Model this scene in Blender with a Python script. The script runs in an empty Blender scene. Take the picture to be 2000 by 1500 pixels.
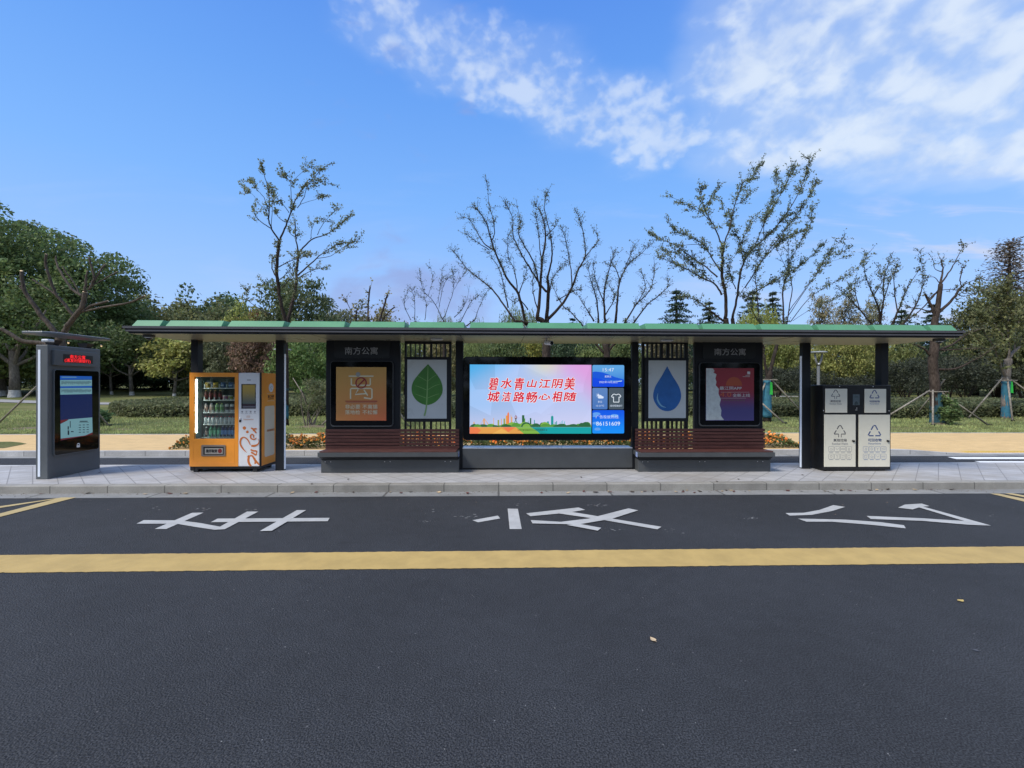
import bpy, math, random
import numpy as np
from mathutils import Vector, Matrix
R = math.radians
random.seed(7)
sc = bpy.context.scene
COL = sc.collection

# ------------------------------------------------------------------ camera
F, CX, CY, H, YAW, ROLL = 883.0, 1000.0, 751.0, 1.85, 0.0290, 0.0022   # measured on the 2000 px wide photograph
cam = bpy.data.cameras.new('camera')
cam.sensor_width = 36.0; cam.lens = 36.0 * F / 2000.0
cam.shift_y = (CY - 750.0) / 2000.0
cam.clip_start = 0.05; cam.clip_end = 3000
co = bpy.data.objects.new('camera', cam); COL.objects.link(co)
r0 = Vector((math.cos(YAW), -math.sin(YAW), 0)); u0 = Vector((0, 0, 1)); fw = Vector((math.sin(YAW), math.cos(YAW), 0))
cr, sr = math.cos(ROLL), math.sin(ROLL)
cR = r0 * cr + u0 * sr; cU = -r0 * sr + u0 * cr
M = Matrix(((cR.x, cU.x, -fw.x, 0), (cR.y, cU.y, -fw.y, 0), (cR.z, cU.z, -fw.z, H), (0, 0, 0, 1)))
co.matrix_world = M
sc.camera = co

# ------------------------------------------------------------------ world: Nishita sky with broken cloud, soft sun
SUN_EL, SUN_AZ = R(48), R(236)          # azimuth clockwise from +Y: from the left, a little behind the camera
w = bpy.data.worlds.new('World'); sc.world = w; w.use_nodes = True
nt = w.node_tree; nt.nodes.clear()
def wn(t, **k):
    n = nt.nodes.new(t)
    for a, b in k.items(): setattr(n, a, b)
    return n
def wl(a, b): nt.links.new(a, b)
def wm(op, a, b=None, c=None, clamp=False):
    n = wn('ShaderNodeMath', operation=op); n.use_clamp = clamp
    for i, v in enumerate((a, b, c)):
        if v is None: continue
        if isinstance(v, (int, float)): n.inputs[i].default_value = v
        else: wl(v, n.inputs[i])
    return n.outputs[0]
def wss(v, lo, hi):
    n = wn('ShaderNodeMapRange', interpolation_type='SMOOTHSTEP')
    wl(v, n.inputs[0]); n.inputs[1].default_value = lo; n.inputs[2].default_value = hi
    return n.outputs[0]
def wnoise(vec, scale, detail=4, rough=.5, dist=0.0):
    n = wn('ShaderNodeTexNoise'); wl(vec, n.inputs['Vector'])
    n.inputs['Scale'].default_value = scale; n.inputs['Detail'].default_value = detail
    n.inputs['Roughness'].default_value = rough; n.inputs['Distortion'].default_value = dist
    return n.outputs[0]
tc = wn('ShaderNodeTexCoord'); sep = wn('ShaderNodeSeparateXYZ'); wl(tc.outputs['Generated'], sep.inputs[0])
dx, dy, dz = sep.outputs
sky = wn('ShaderNodeTexSky', sky_type='NISHITA'); sky.sun_disc = False
sky.sun_elevation = SUN_EL; sky.sun_rotation = SUN_AZ; sky.altitude = 0
sky.air_density = 1.0; sky.dust_density = 0.6; sky.ozone_density = 2.0
zc = wm('MAXIMUM', dz, 0.02)
tint = wn('ShaderNodeMix', data_type='RGBA', blend_type='MULTIPLY'); tint.inputs[0].default_value = 1
wl(sky.outputs[0], tint.inputs[6]); tint.inputs[7].default_value = (0.80, 1.0, 1.20, 1)
# the blue sky grows deeper with height
grad = wn('ShaderNodeValToRGB'); wl(dz, grad.inputs[0]); er = grad.color_ramp.elements
er[0].position = 0.0; er[0].color = (.36, .50, .73, 1); er[1].position = .68; er[1].color = (.070, .215, .63, 1)
for p_, c_ in ((.14, (.28, .45, .74, 1)), (.36, (.160, .365, .735, 1)), (.52, (.108, .290, .69, 1))):
    e_ = er.new(p_); e_.color = c_
gsc = wn('ShaderNodeMix', data_type='RGBA', blend_type='MULTIPLY'); gsc.inputs[0].default_value = 1
wl(grad.outputs[0], gsc.inputs[6]); gsc.inputs[7].default_value = (10.3, 9.9, 10.2, 1)
base = wn('ShaderNodeMix', data_type='RGBA'); base.inputs[0].default_value = 0.85
wl(tint.outputs[2], base.inputs[6]); wl(gsc.outputs[2], base.inputs[7])
# cloud deck coordinates
px_ = wm('DIVIDE', dx, zc); py_ = wm('DIVIDE', dy, zc)
comb = wn('ShaderNodeCombineXYZ'); wl(px_, comb.inputs[0]); wl(py_, comb.inputs[1]); cp = comb.outputs[0]
big = wnoise(cp, 2.2, 4, .5, .3)
dirv = wn('ShaderNodeMapping'); wl(tc.outputs['Generated'], dirv.inputs[0]); dirv.inputs['Rotation'].default_value = (.15, .5, .1); dirv.inputs['Scale'].default_value = (1.0, 1.0, 1.35)
tuft = wnoise(dirv.outputs[0], 36.0, 3, .45, .2)
tuf2 = wnoise(dirv.outputs[0], 15.0, 4, .5, .25)
wob = wm('MULTIPLY', wm('SUBTRACT', big, .5), .5)
# band across the middle
tt = wm('ADD', wm('MULTIPLY', px_, .871), wm('MULTIPLY', py_, .492))
nn = wm('ADD', wm('MULTIPLY', px_, -.492), wm('MULTIPLY', py_, .871))
nd = wm('ABSOLUTE', wm('ADD', wm('SUBTRACT', nn, 1.265), wob))
wid = wm('ADD', .17, wm('MULTIPLY', .10, tt))
bandA = wm('SUBTRACT', 1.0, wss(wm('DIVIDE', nd, wid), .15, 1.25))
bandA = wm('MULTIPLY', bandA, wm('MULTIPLY', wss(tt, .12, .38), wm('SUBTRACT', 1.0, wss(tt, 1.55, 1.80))))
# bank on the right, and an unseen deck overhead / behind added to whiten light
eB = wm('SUBTRACT', px_, wm('ADD', .34, wm('MULTIPLY', wm('MAXIMUM', wm('SUBTRACT', py_, 1.15), 0), .42)))
bankB = wm('MULTIPLY', wss(wm('ADD', eB, wob), -.02, .42), wm('SUBTRACT', 1.0, wss(wm('ADD', py_, wm('MULTIPLY', wob, 1.2)), 1.95, 2.45)))
over = wm('MULTIPLY', wm('SUBTRACT', 1.0, wss(py_, .55, .95)), .75)
dA = wm('ADD', wm('ADD', wm('MULTIPLY', tuft, .6), wm('MULTIPLY', tuf2, .4)), wm('MULTIPLY', wm('SUBTRACT', bandA, 1.0), .22))
cA = wm('ADD', wm('MULTIPLY', wss(dA, .37, .62), .42), wm('MULTIPLY', bandA, .20))
cA = wm('MULTIPLY', cA, wss(bandA, .0, .5))
dB = wm('ADD', wm('ADD', wm('MULTIPLY', tuf2, .48), wm('ADD', wm('MULTIPLY', tuft, .27), wm('MULTIPLY', big, .25))), wm('MULTIPLY', wm('SUBTRACT', bankB, 1.0), .30))
cB = wm('ADD', wm('MULTIPLY', wss(dB, .38, .58), .42), wm('MULTIPLY', bankB, .40))
cB = wm('MULTIPLY', cB, wss(bankB, .0, .45))
cl = wm('MAXIMUM', wm('MAXIMUM', cA, cB), wm('MULTIPLY', over, wss(big, .30, .6)))
cl = wm('MINIMUM', cl, .93)
ccol = wn('ShaderNodeMix', data_type='RGBA'); wl(wss(tuf2, .35, .68), ccol.inputs[0])
ccol.inputs[6].default_value = (4.4, 5.2, 6.6, 1); ccol.inputs[7].default_value = (5.7, 6.3, 7.0, 1)
m1 = wn('ShaderNodeMix', data_type='RGBA'); wl(cl, m1.inputs[0]); wl(base.outputs[2], m1.inputs[6]); wl(ccol.outputs[2], m1.inputs[7])
# low mauve cloud bank near the horizon and faint wisps
yc = wm('MAXIMUM', dy, .05); uu = wm('DIVIDE', dx, yc); vv = wm('DIVIDE', dz, yc)
cuv = wn('ShaderNodeCombineXYZ'); wl(uu, cuv.inputs[0]); wl(wm('MULTIPLY', vv, 1.6), cuv.inputs[1])
ln = wnoise(cuv.outputs[0], 7.0, 5, .5, .3)
su = wm('SUBTRACT', 1.0, wss(wm('ABSOLUTE', wm('ADD', uu, .20)), .10, .28))
sv = wm('SUBTRACT', 1.0, wss(vv, .20, .31))
low = wm('MULTIPLY', wss(wm('ADD', wm('MULTIPLY', ln, 1.5), wm('MULTIPLY', wm('MULTIPLY', su, sv), .45)), .85, 1.25), wm('MULTIPLY', su, .62))
m2 = wn('ShaderNodeMix', data_type='RGBA'); wl(low, m2.inputs[0]); wl(m1.outputs[2], m2.inputs[6]); m2.inputs[7].default_value = (2.25, 2.7, 4.9, 1)
cw = wn('ShaderNodeCombineXYZ'); wl(wm('MULTIPLY', uu, 1.0), cw.inputs[0]); wl(wm('MULTIPLY', vv, 5.0), cw.inputs[1])
wv = wnoise(cw.outputs[0], 3.0, 5, .55, .6)
wis = wm('MULTIPLY', wss(wv, .50, .75), wm('MULTIPLY', wm('SUBTRACT', 1.0, wss(vv, .30, .55)), wm('ADD', .14, wm('MULTIPLY', wss(uu, .2, 1.0), .95))))
m3 = wn('ShaderNodeMix', data_type='RGBA'); wl(wis, m3.inputs[0]); wl(m2.outputs[2], m3.inputs[6]); m3.inputs[7].default_value = (4.3, 4.9, 6.4, 1)
bg = wn('ShaderNodeBackground'); bg.inputs['Strength'].default_value = 0.1
out = wn('ShaderNodeOutputWorld'); wl(m3.outputs[2], bg.inputs[0]); wl(bg.outputs[0], out.inputs[0])

sun = bpy.data.lights.new('sun', 'SUN'); sun.energy = 2.8; sun.angle = R(16); sun.color = (1.0, .93, .82)
so = bpy.data.objects.new('sun', sun); COL.objects.link(so)
sd = Vector((math.sin(SUN_AZ) * math.cos(SUN_EL), math.cos(SUN_AZ) * math.cos(SUN_EL), math.sin(SUN_EL)))
so.rotation_euler = (-sd).to_track_quat('-Z', 'Y').to_euler()

sc.view_settings.view_transform = 'Standard'; sc.view_settings.look = 'None'
sc.view_settings.exposure = 0.5; sc.view_settings.gamma = 1.0; sc.view_settings.use_curve_mapping = False

# ------------------------------------------------------------------ photograph pixel -> point on a world plane
def ray(px, py):
    u = px - CX; v = -(py - CY)
    a = (cr * u - sr * v) / F; b = (sr * u + cr * v) / F
    return math.cos(YAW) * a + math.sin(YAW), -math.sin(YAW) * a + math.cos(YAW), b
def atY(px, py, Y):
    x, y, z = ray(px, py); k = Y / y
    return Vector((x * k, Y, H + z * k))
def atX(px, py, X):
    x, y, z = ray(px, py); k = X / x
    return Vector((X, y * k, H + z * k))
def atZ(px, py, Z):
    x, y, z = ray(px, py); k = (Z - H) / z
    return Vector((x * k, y * k, Z))
P = 0.13                                  # height of the pavements above the road
def terr(y):                              # lawn: rises gently away from the road
    if y < 15.45: return -0.08
    if y < 15.7: return -0.08 + (y - 15.45) / .25 * .195
    if y < 16: return .115
    t = min(y, 52) - 16
    return .122 + .045 * t - (.00028 * t * t if t > 0 else 0)

# ------------------------------------------------------------------ materials
def lin(r, g, b):
    f = lambda c: (c / 255 / 12.92) if c / 255 <= .04045 else ((c / 255 + .055) / 1.055) ** 2.4
    return (f(r), f(g), f(b), 1)
def nodes(m):
    m.use_nodes = True; return m.node_tree
def mat(name, col, rough=.5, metal=0., spec=.5, var=0., vscale=4., bump=0., bscale=40., coat=0., coord='Object', emit=None, estr=1.):
    m = bpy.data.materials.new(name); t = nodes(m); b = t.nodes['Principled BSDF']
    c = tuple(col) if len(col) == 4 else tuple(col) + (1,)
    b.inputs['Base Color'].default_value = c; b.inputs['Roughness'].default_value = rough
    b.inputs['Metallic'].default_value = metal; b.inputs['Specular IOR Level'].default_value = spec
    if coat: b.inputs['Coat Weight'].default_value = coat; b.inputs['Coat Roughness'].default_value = .08
    if emit:
        b.inputs['Emission Color'].default_value = tuple(emit) if len(emit) == 4 else tuple(emit) + (1,)
        b.inputs['Emission Strength'].default_value = estr
    if var or bump:
        tcn = t.nodes.new('ShaderNodeTexCoord')
    if var:
        n = t.nodes.new('ShaderNodeTexNoise'); n.inputs['Scale'].default_value = vscale; n.inputs['Detail'].default_value = 6
        n.inputs['Roughness'].default_value = .65
        t.links.new(tcn.outputs[coord], n.inputs['Vector'])
        mr = t.nodes.new('ShaderNodeMapRange'); mr.inputs[1].default_value = .3; mr.inputs[2].default_value = .7
        mr.inputs[3].default_value = 1 - var; mr.inputs[4].default_value = 1 + var
        t.links.new(n.outputs[0], mr.inputs[0])
        mx = t.nodes.new('ShaderNodeMix'); mx.data_type = 'RGBA'; mx.blend_type = 'MULTIPLY'; mx.inputs[0].default_value = 1
        mx.inputs[6].default_value = c; t.links.new(mr.outputs[0], mx.inputs[7]); t.links.new(mx.outputs[2], b.inputs['Base Color'])
        r2 = t.nodes.new('ShaderNodeMapRange'); r2.inputs[3].default_value = max(.03, rough - .12); r2.inputs[4].default_value = min(1, rough + .12)
        t.links.new(n.outputs[0], r2.inputs[0]); t.links.new(r2.outputs[0], b.inputs['Roughness'])
    if bump:
        n2 = t.nodes.new('ShaderNodeTexNoise'); n2.inputs['Scale'].default_value = bscale; n2.inputs['Detail'].default_value = 4
        t.links.new(tcn.outputs[coord], n2.inputs['Vector'])
        bp = t.nodes.new('ShaderNodeBump'); bp.inputs['Strength'].default_value = bump; bp.inputs['Distance'].default_value = .02
        t.links.new(n2.outputs[0], bp.inputs['Height']); t.links.new(bp.outputs[0], b.inputs['Normal'])
    return m
EM = 2 ** -0.5                             # screens keep their own brightness under the exposure
def glow(name, col, s=1.0):
    s *= EM
    m = bpy.data.materials.new(name); t = nodes(m); b = t.nodes['Principled BSDF']
    b.inputs['Base Color'].default_value = (.01, .01, .01, 1); b.inputs['Roughness'].default_value = .25
    b.inputs['Emission Color'].default_value = col; b.inputs['Emission Strength'].default_value = s
    return m
class G:                                   # tiny node-graph helper for surface materials
    def __init__(s, name):
        s.m = bpy.data.materials.new(name); s.t = nodes(s.m); s.b = s.t.nodes['Principled BSDF']
        s.tc = s.t.nodes.new('ShaderNodeTexCoord').outputs
    def L(s, a, b): s.t.links.new(a, b)
    def n(s, t, **k):
        n = s.t.nodes.new(t)
        for a, v in k.items(): setattr(n, a, v)
        return n
    def val(s, sock, v):
        if isinstance(v, (int, float, tuple)): sock.default_value = v
        else: s.L(v, sock)
    def math(s, op, a, b=None, c=None):
        n = s.n('ShaderNodeMath', operation=op)
        for i, v in enumerate((a, b, c)):
            if v is not None: s.val(n.inputs[i], v)
        return n.outputs[0]
    def noise(s, vec, scale, detail=4, rough=.5, dist=0.):
        n = s.n('ShaderNodeTexNoise'); s.L(vec, n.inputs['Vector']); n.inputs['Scale'].default_value = scale
        n.inputs['Detail'].default_value = detail; n.inputs['Roughness'].default_value = rough; n.inputs['Distortion'].default_value = dist
        return n.outputs[0]
    def voro(s, vec, scale, outn='Distance', feature='F1'):
        n = s.n('ShaderNodeTexVoronoi', feature=feature); s.L(vec, n.inputs['Vector']); n.inputs['Scale'].default_value = scale
        return n.outputs[outn]
    def mr(s, v, a, b, c=0., d=1., smooth=True):
        n = s.n('ShaderNodeMapRange', interpolation_type='SMOOTHSTEP' if smooth else 'LINEAR'); s.L(v, n.inputs[0])
        for i, x in enumerate((a, b, c, d)): n.inputs[i + 1].default_value = x
        return n.outputs[0]
    def mix(s, f, a, b, mode='MIX'):
        n = s.n('ShaderNodeMix', data_type='RGBA', blend_type=mode)
        s.val(n.inputs[0], f); s.val(n.inputs[6], a); s.val(n.inputs[7], b)
        return n.outputs[2]
    def bump(s, h, strength, dist=.01):
        n = s.n('ShaderNodeBump'); n.inputs['Strength'].default_value = strength; n.inputs['Distance'].default_value = dist
        s.L(h, n.inputs['Height']); s.L(n.outputs[0], s.b.inputs['Normal'])
    def rot(s, vec, ang, sc_=(1, 1, 1)):
        n = s.n('ShaderNodeMapping'); s.L(vec, n.inputs[0]); n.inputs['Rotation'].default_value = (0, 0, ang); n.inputs['Scale'].default_value = sc_
        return n.outputs[0]
    def xyz(s, vec):
        n = s.n('ShaderNodeSeparateXYZ'); s.L(vec, n.inputs[0]); return n.outputs

def asphalt():
    g = G('asphalt'); o = g.tc['Object']
    sp = g.noise(o, 110, 3, .6); st = g.voro(o, 85); s2 = g.voro(o, 38); bl = g.noise(o, .55, 5, .6); md = g.noise(o, 7, 5, .6)
    c = g.mix(g.mr(sp, .36, .64), (.010, .012, .016, 1), (.078, .085, .099, 1))
    fl = g.math('MULTIPLY', g.mr(st, .30, .12), g.mr(g.noise(o, 61, 1), .56, .66))
    c = g.mix(g.math('MULTIPLY', fl, .45), c, (.25, .26, .28, 1))
    f2 = g.math('MULTIPLY', g.mr(s2, .20, .08), g.mr(g.noise(o, 17, 1), .66, .70))
    c = g.mix(g.math('MULTIPLY', f2, .8), c, (.48, .49, .50, 1))
    pit = g.math('MULTIPLY', g.mr(g.voro(o, 60), .26, .10), g.mr(g.noise(o, 40, 2), .58, .66))
    c = g.mix(g.math('MULTIPLY', pit, .8), c, (.006, .007, .008, 1))
    k = g.math('ADD', g.mr(bl, .3, .7, .86, 1.12), g.mr(md, .3, .7, -.08, .08))
    c = g.mix(1.0, c, k, 'MULTIPLY'); c = g.mix(1.0, c, (.69, .69, .69, 1), 'MULTIPLY')
    stain = g.math('MULTIPLY', g.mr(g.noise(g.rot(o, 0, (.5, 2.2, 1)), 2.6, 4, .6), .64, .74), .5)
    c = g.mix(stain, c, (.016, .018, .022, 1))
    g.L(c, g.b.inputs['Base Color']); g.b.inputs['Roughness'].default_value = .8; g.b.inputs['Specular IOR Level'].default_value = .35
    g.bump(g.math('ADD', sp, g.math('MULTIPLY', st, .8)), .7, .012)
    return g.m
def stone(name, col, ang=None, tile=.3, gap=.012, var=.12, joint=None, dark=.55):
    g = G(name); o = g.tc['Object']
    sp = g.noise(o, 70, 5, .7); bl = g.noise(g.rot(o, .3, (1, 2.2, 1)), 2.0, 5, .65)
    c = g.mix(g.mr(sp, .3, .7), tuple(x * .84 for x in col) + (1,), tuple(min(1, x * 1.13) for x in col) + (1,))
    c = g.mix(1.0, c, g.mr(bl, .25, .75, 1 - var, 1 + var), 'MULTIPLY')
    if ang is not None:
        q = g.xyz(g.rot(o, ang, (1 / tile, 1 / tile, 1)))
        def ed(v): 
            f = g.math('FRACT', v); return g.math('MINIMUM', f, g.math('SUBTRACT', 1.0, f))
        e = g.math('MINIMUM', ed(q[0]), ed(q[1])); j = g.mr(e, gap * .6 / tile, gap / tile, 1., 0.)
        cv = g.n('ShaderNodeCombineXYZ'); g.L(g.math('FLOOR', q[0]), cv.inputs[0]); g.L(g.math('FLOOR', q[1]), cv.inputs[1])
        wn_ = g.n('ShaderNodeTexWhiteNoise'); g.L(cv.outputs[0], wn_.inputs[0])
        c = g.mix(1.0, c, g.mr(wn_.outputs[0], 0, 1, .93, 1.06, False), 'MULTIPLY')
        c = g.mix(j, c, tuple(x * dark for x in col) + (1,))
    if name == 'pavement_stone':
        c = g.mix(g.math('MULTIPLY', g.mr(g.noise(g.rot(o, 0, (.6, 1.6, 1)), 1.1, 5, .65), .42, .68), .55), c, (.27, .245, .215, 1))
        c = g.mix(g.math('MULTIPLY', g.mr(g.noise(o, 6, 3, .6), .66, .74), .35), c, (.16, .145, .13, 1))
    if joint:
        x = g.xyz(o)[0]; f = g.math('FRACT', g.math('DIVIDE', x, joint)); e = g.math('MINIMUM', f, g.math('SUBTRACT', 1., f))
        c = g.mix(g.mr(e, .006, .012, 1., 0.), c, tuple(x * .4 for x in col) + (1,))
        wn_ = g.n('ShaderNodeTexWhiteNoise', noise_dimensions='1D'); g.L(g.math('FLOOR', g.math('DIVIDE', x, joint)), wn_.inputs['W'])
        c = g.mix(1.0, c, g.mr(wn_.outputs[0], 0, 1, .88, 1.08, False), 'MULTIPLY')
    g.L(c, g.b.inputs['Base Color']); g.b.inputs['Roughness'].default_value = .7; g.b.inputs['Specular IOR Level'].default_value = .4
    g.bump(sp, .25, .006)
    return g.m
def lawn_mat():
    g = G('lawn'); o = g.tc['Object']
    f = g.noise(g.rot(o, 0, (1, .6, 1)), 26, 6, .75); b = g.noise(g.rot(o, .1, (.5, 1.3, 1)), .55, 5, .6); s = g.noise(o, 4, 5, .7)
    c = g.mix(g.mr(f, .3, .7), (.060, .080, .025, 1), (.185, .205, .075, 1))
    c = g.mix(g.math('MULTIPLY', g.mr(b, .42, .62), .55), c, (.23, .21, .10, 1))
    c = g.mix(g.math('MULTIPLY', g.mr(s, .60, .72), .45), c, (.19, .15, .085, 1))
    g.L(c, g.b.inputs['Base Color']); g.b.inputs['Roughness'].default_value = .9; g.b.inputs['Specular IOR Level'].default_value = .15
    g.bump(f, .9, .05)
    return g.m
def paint(name, col, wear=.35, dirt=(.05, .055, .06, 1)):
    g = G(name); o = g.tc['Object']
    a = g.noise(o, 60, 5, .75); b = g.noise(o, 3.5, 5, .65)
    c = g.mix(1.0, tuple(col) + (1,), g.mr(b, .25, .75, .86, 1.08), 'MULTIPLY')
    c = g.mix(g.math('MULTIPLY', g.mr(a, .60, .74), wear), c, dirt)
    c = g.mix(g.math('MULTIPLY', g.mr(g.noise(o, 1.3, 3), .55, .7), wear * .4), c, tuple(x * .6 for x in col) + (1,))
    g.L(c, g.b.inputs['Base Color']); g.b.inputs['Roughness'].default_value = .65; g.bump(a, .35, .006)
    return g.m
def bark(name, c0, c1, scale=1.):
    g = G(name); o = g.tc['Object']
    n = g.noise(g.rot(o, 0, (9 * scale, 9 * scale, 2.2 * scale)), 2.2, 6, .7, .5); b = g.noise(o, 1.3, 4)
    c = g.mix(g.mr(n, .3, .7), c0 + (1,), c1 + (1,)); c = g.mix(1., c, g.mr(b, .3, .7, .75, 1.2), 'MULTIPLY')
    g.L(c, g.b.inputs['Base Color']); g.b.inputs['Roughness'].default_value = .9; g.b.inputs['Specular IOR Level'].default_value = .2
    g.bump(n, .8, .02)
    return g.m
def leaf_mat(name):                        # colour of the object, varied leaf by leaf
    g = G(name); ob = g.n('ShaderNodeObjectInfo'); ge = g.n('ShaderNodeNewGeometry')
    rp = ge.outputs['Random Per Island']; big = g.noise(g.tc['Object'], .8, 3)
    k = g.math('MULTIPLY', g.mr(rp, 0, 1, 1.05, 2.4, False), g.mr(big, .3, .7, .9, 1.45))
    c = g.mix(1., ob.outputs['Color'], k, 'MULTIPLY')
    hs = g.n('ShaderNodeHueSaturation'); g.L(c, hs.inputs['Color']); g.L(g.mr(g.math('FRACT', g.math('MULTIPLY', rp, 7.3)), 0, 1, .468, .515, False), hs.inputs['Hue'])
    hs.inputs['Saturation'].default_value = .92
    g.L(hs.outputs[0], g.b.inputs['Base Color']); g.b.inputs['Roughness'].default_value = .55; g.b.inputs['Specular IOR Level'].default_value = .3
    tr = g.n('ShaderNodeBsdfTranslucent'); g.L(hs.outputs[0], tr.inputs[0])
    ms = g.n('ShaderNodeMixShader'); ms.inputs[0].default_value = .42
    g.L(g.b.outputs[0], ms.inputs[1]); g.L(tr.outputs[0], ms.inputs[2])
    g.L(ms.outputs[0], g.t.nodes['Material Output'].inputs[0])
    return g.m
def glass_mat(name, tint=(1, 1, 1, 1), refl=.10):
    m = bpy.data.materials.new(name); t = nodes(m); t.nodes.remove(t.nodes['Principled BSDF'])
    tr = t.nodes.new('ShaderNodeBsdfTransparent'); tr.inputs[0].default_value = tint
    gl = t.nodes.new('ShaderNodeBsdfGlossy'); gl.inputs['Roughness'].default_value = .03; gl.inputs[0].default_value = (1, 1, 1, 1)
    fr = t.nodes.new('ShaderNodeFresnel'); fr.inputs[0].default_value = 1.5
    ad = t.nodes.new('ShaderNodeMath'); ad.operation = 'MULTIPLY_ADD'; ad.inputs[1].default_value = .9; ad.inputs[2].default_value = refl - .04
    t.links.new(fr.outputs[0], ad.inputs[0])
    mx = t.nodes.new('ShaderNodeMixShader'); t.links.new(ad.outputs[0], mx.inputs[0])
    t.links.new(tr.outputs[0], mx.inputs[1]); t.links.new(gl.outputs[0], mx.inputs[2]); t.links.new(mx.outputs[0], t.nodes['Material Output'].inputs[0])
    return m

MT = dict(
 asphalt=asphalt(), pave=stone('pavement_stone', (.40, .40, .41), R(45), .305, .009), kerb=stone('kerb_stone', (.29, .28, .255), joint=.94, var=.2),
 kerbb=stone('far_kerb_stone', (.46, .46, .46), joint=1.0, var=.15), gutter=stone('gutter_concrete', (.25, .255, .255), var=.15, joint=1.9),
 path=stone('yellow_path', (.62, .43, .20), var=.1), lawn=lawn_mat(),
 yline=paint('yellow_road_paint', (.46, .325, .115), .30), wline=paint('white_road_paint', (.42, .43, .435), .5), zebra=paint('zebra_paint', (.74, .76, .78), .3),
 yhatch=paint('yellow_hatch_paint', (.46, .36, .17), .45),
 char=mat('charcoal_metal', (.072, .078, .083), .42, var=.10, vscale=3, bump=.04, bscale=400), char2=mat('dark_charcoal_metal', (.013, .015, .019), .45, var=.12, vscale=2.5, spec=.3),
 fasc=mat('grey_fascia_metal', (.075, .075, .084), .38, var=.08), black=mat('black_metal', (.008, .009, .011), .35, var=.15, vscale=3), blackgl=mat('black_glass', (.003, .0035, .005), .06, spec=.35),
 green=mat('green_roof_paint', (.082, .262, .135), .42, var=.10, vscale=1.4), green2=mat('dark_green_roof', (.018, .085, .038), .5, var=.1),
 ceil=mat('beige_ceiling', (.27, .265, .20), .30, var=.06, vscale=1.3), steel=mat('brushed_steel', (.62, .66, .72), .3, metal=.35, var=.1),
 wood=None, strip=mat('white_acrylic_strip', (.72, .78, .86), .3, emit=(.7, .8, 1), estr=.08), white=mat('white_enamel', (.72, .73, .74), .35, var=.05),
 bolt=mat('bolt_steel', (.6, .6, .6), .3, metal=.8), rubber=mat('black_rubber', (.012, .012, .013), .7, var=.2),
 kiosk=mat('grey_kiosk_metal', (.105, .118, .128), .40, var=.08, vscale=3, bump=.03, bscale=300),
 orange=mat('orange_enamel', (.88, .315, .034), .33, var=.07, vscale=3, coat=.3), cream=mat('cream_panel', (.70, .62, .49), .4, var=.05),
 beige=mat('beige_bin_panel', (.72, .69, .57), .38, var=.05, vscale=3), blue=mat('blue_print', (.035, .075, .22), .5), grey=mat('grey_print', (.075, .070, .085), .5), lgrey=mat('light_grey_print', (.30, .30, .31), .5),
 lblue=mat('light_blue_print', (.22, .28, .42), .5), orangep=mat('orange_print', (.58, .16, .025), .5), brown=mat('brown_print', (.13, .035, .01), .5),
 leaf=leaf_mat('leaf'), stake=bark('stake_timber', (.15, .135, .11), (.36, .33, .28)), bark=bark('bark', (.018, .014, .012), (.062, .050, .044)), barkl=bark('pale_bark', (.10, .085, .075), (.27, .24, .21)),
 wash=mat('whitewash', (.50, .49, .47), .8, var=.35, vscale=6, bump=.4, bscale=30), cut=mat('sawn_wood', (.66, .50, .30), .7, var=.15),
)
g = G('brown_slat_wood'); o_ = g.tc['Object']; gn = g.noise(g.rot(o_, 0, (1.2, 22, 22)), 3, 5, .6, .3)
g.L(g.mix(g.mr(gn, .3, .7), (.060, .020, .017, 1), (.115, .042, .034, 1)), g.b.inputs['Base Color']); g.b.inputs['Roughness'].default_value = .5; g.bump(gn, .15, .004); MT['wood'] = g.m

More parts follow.
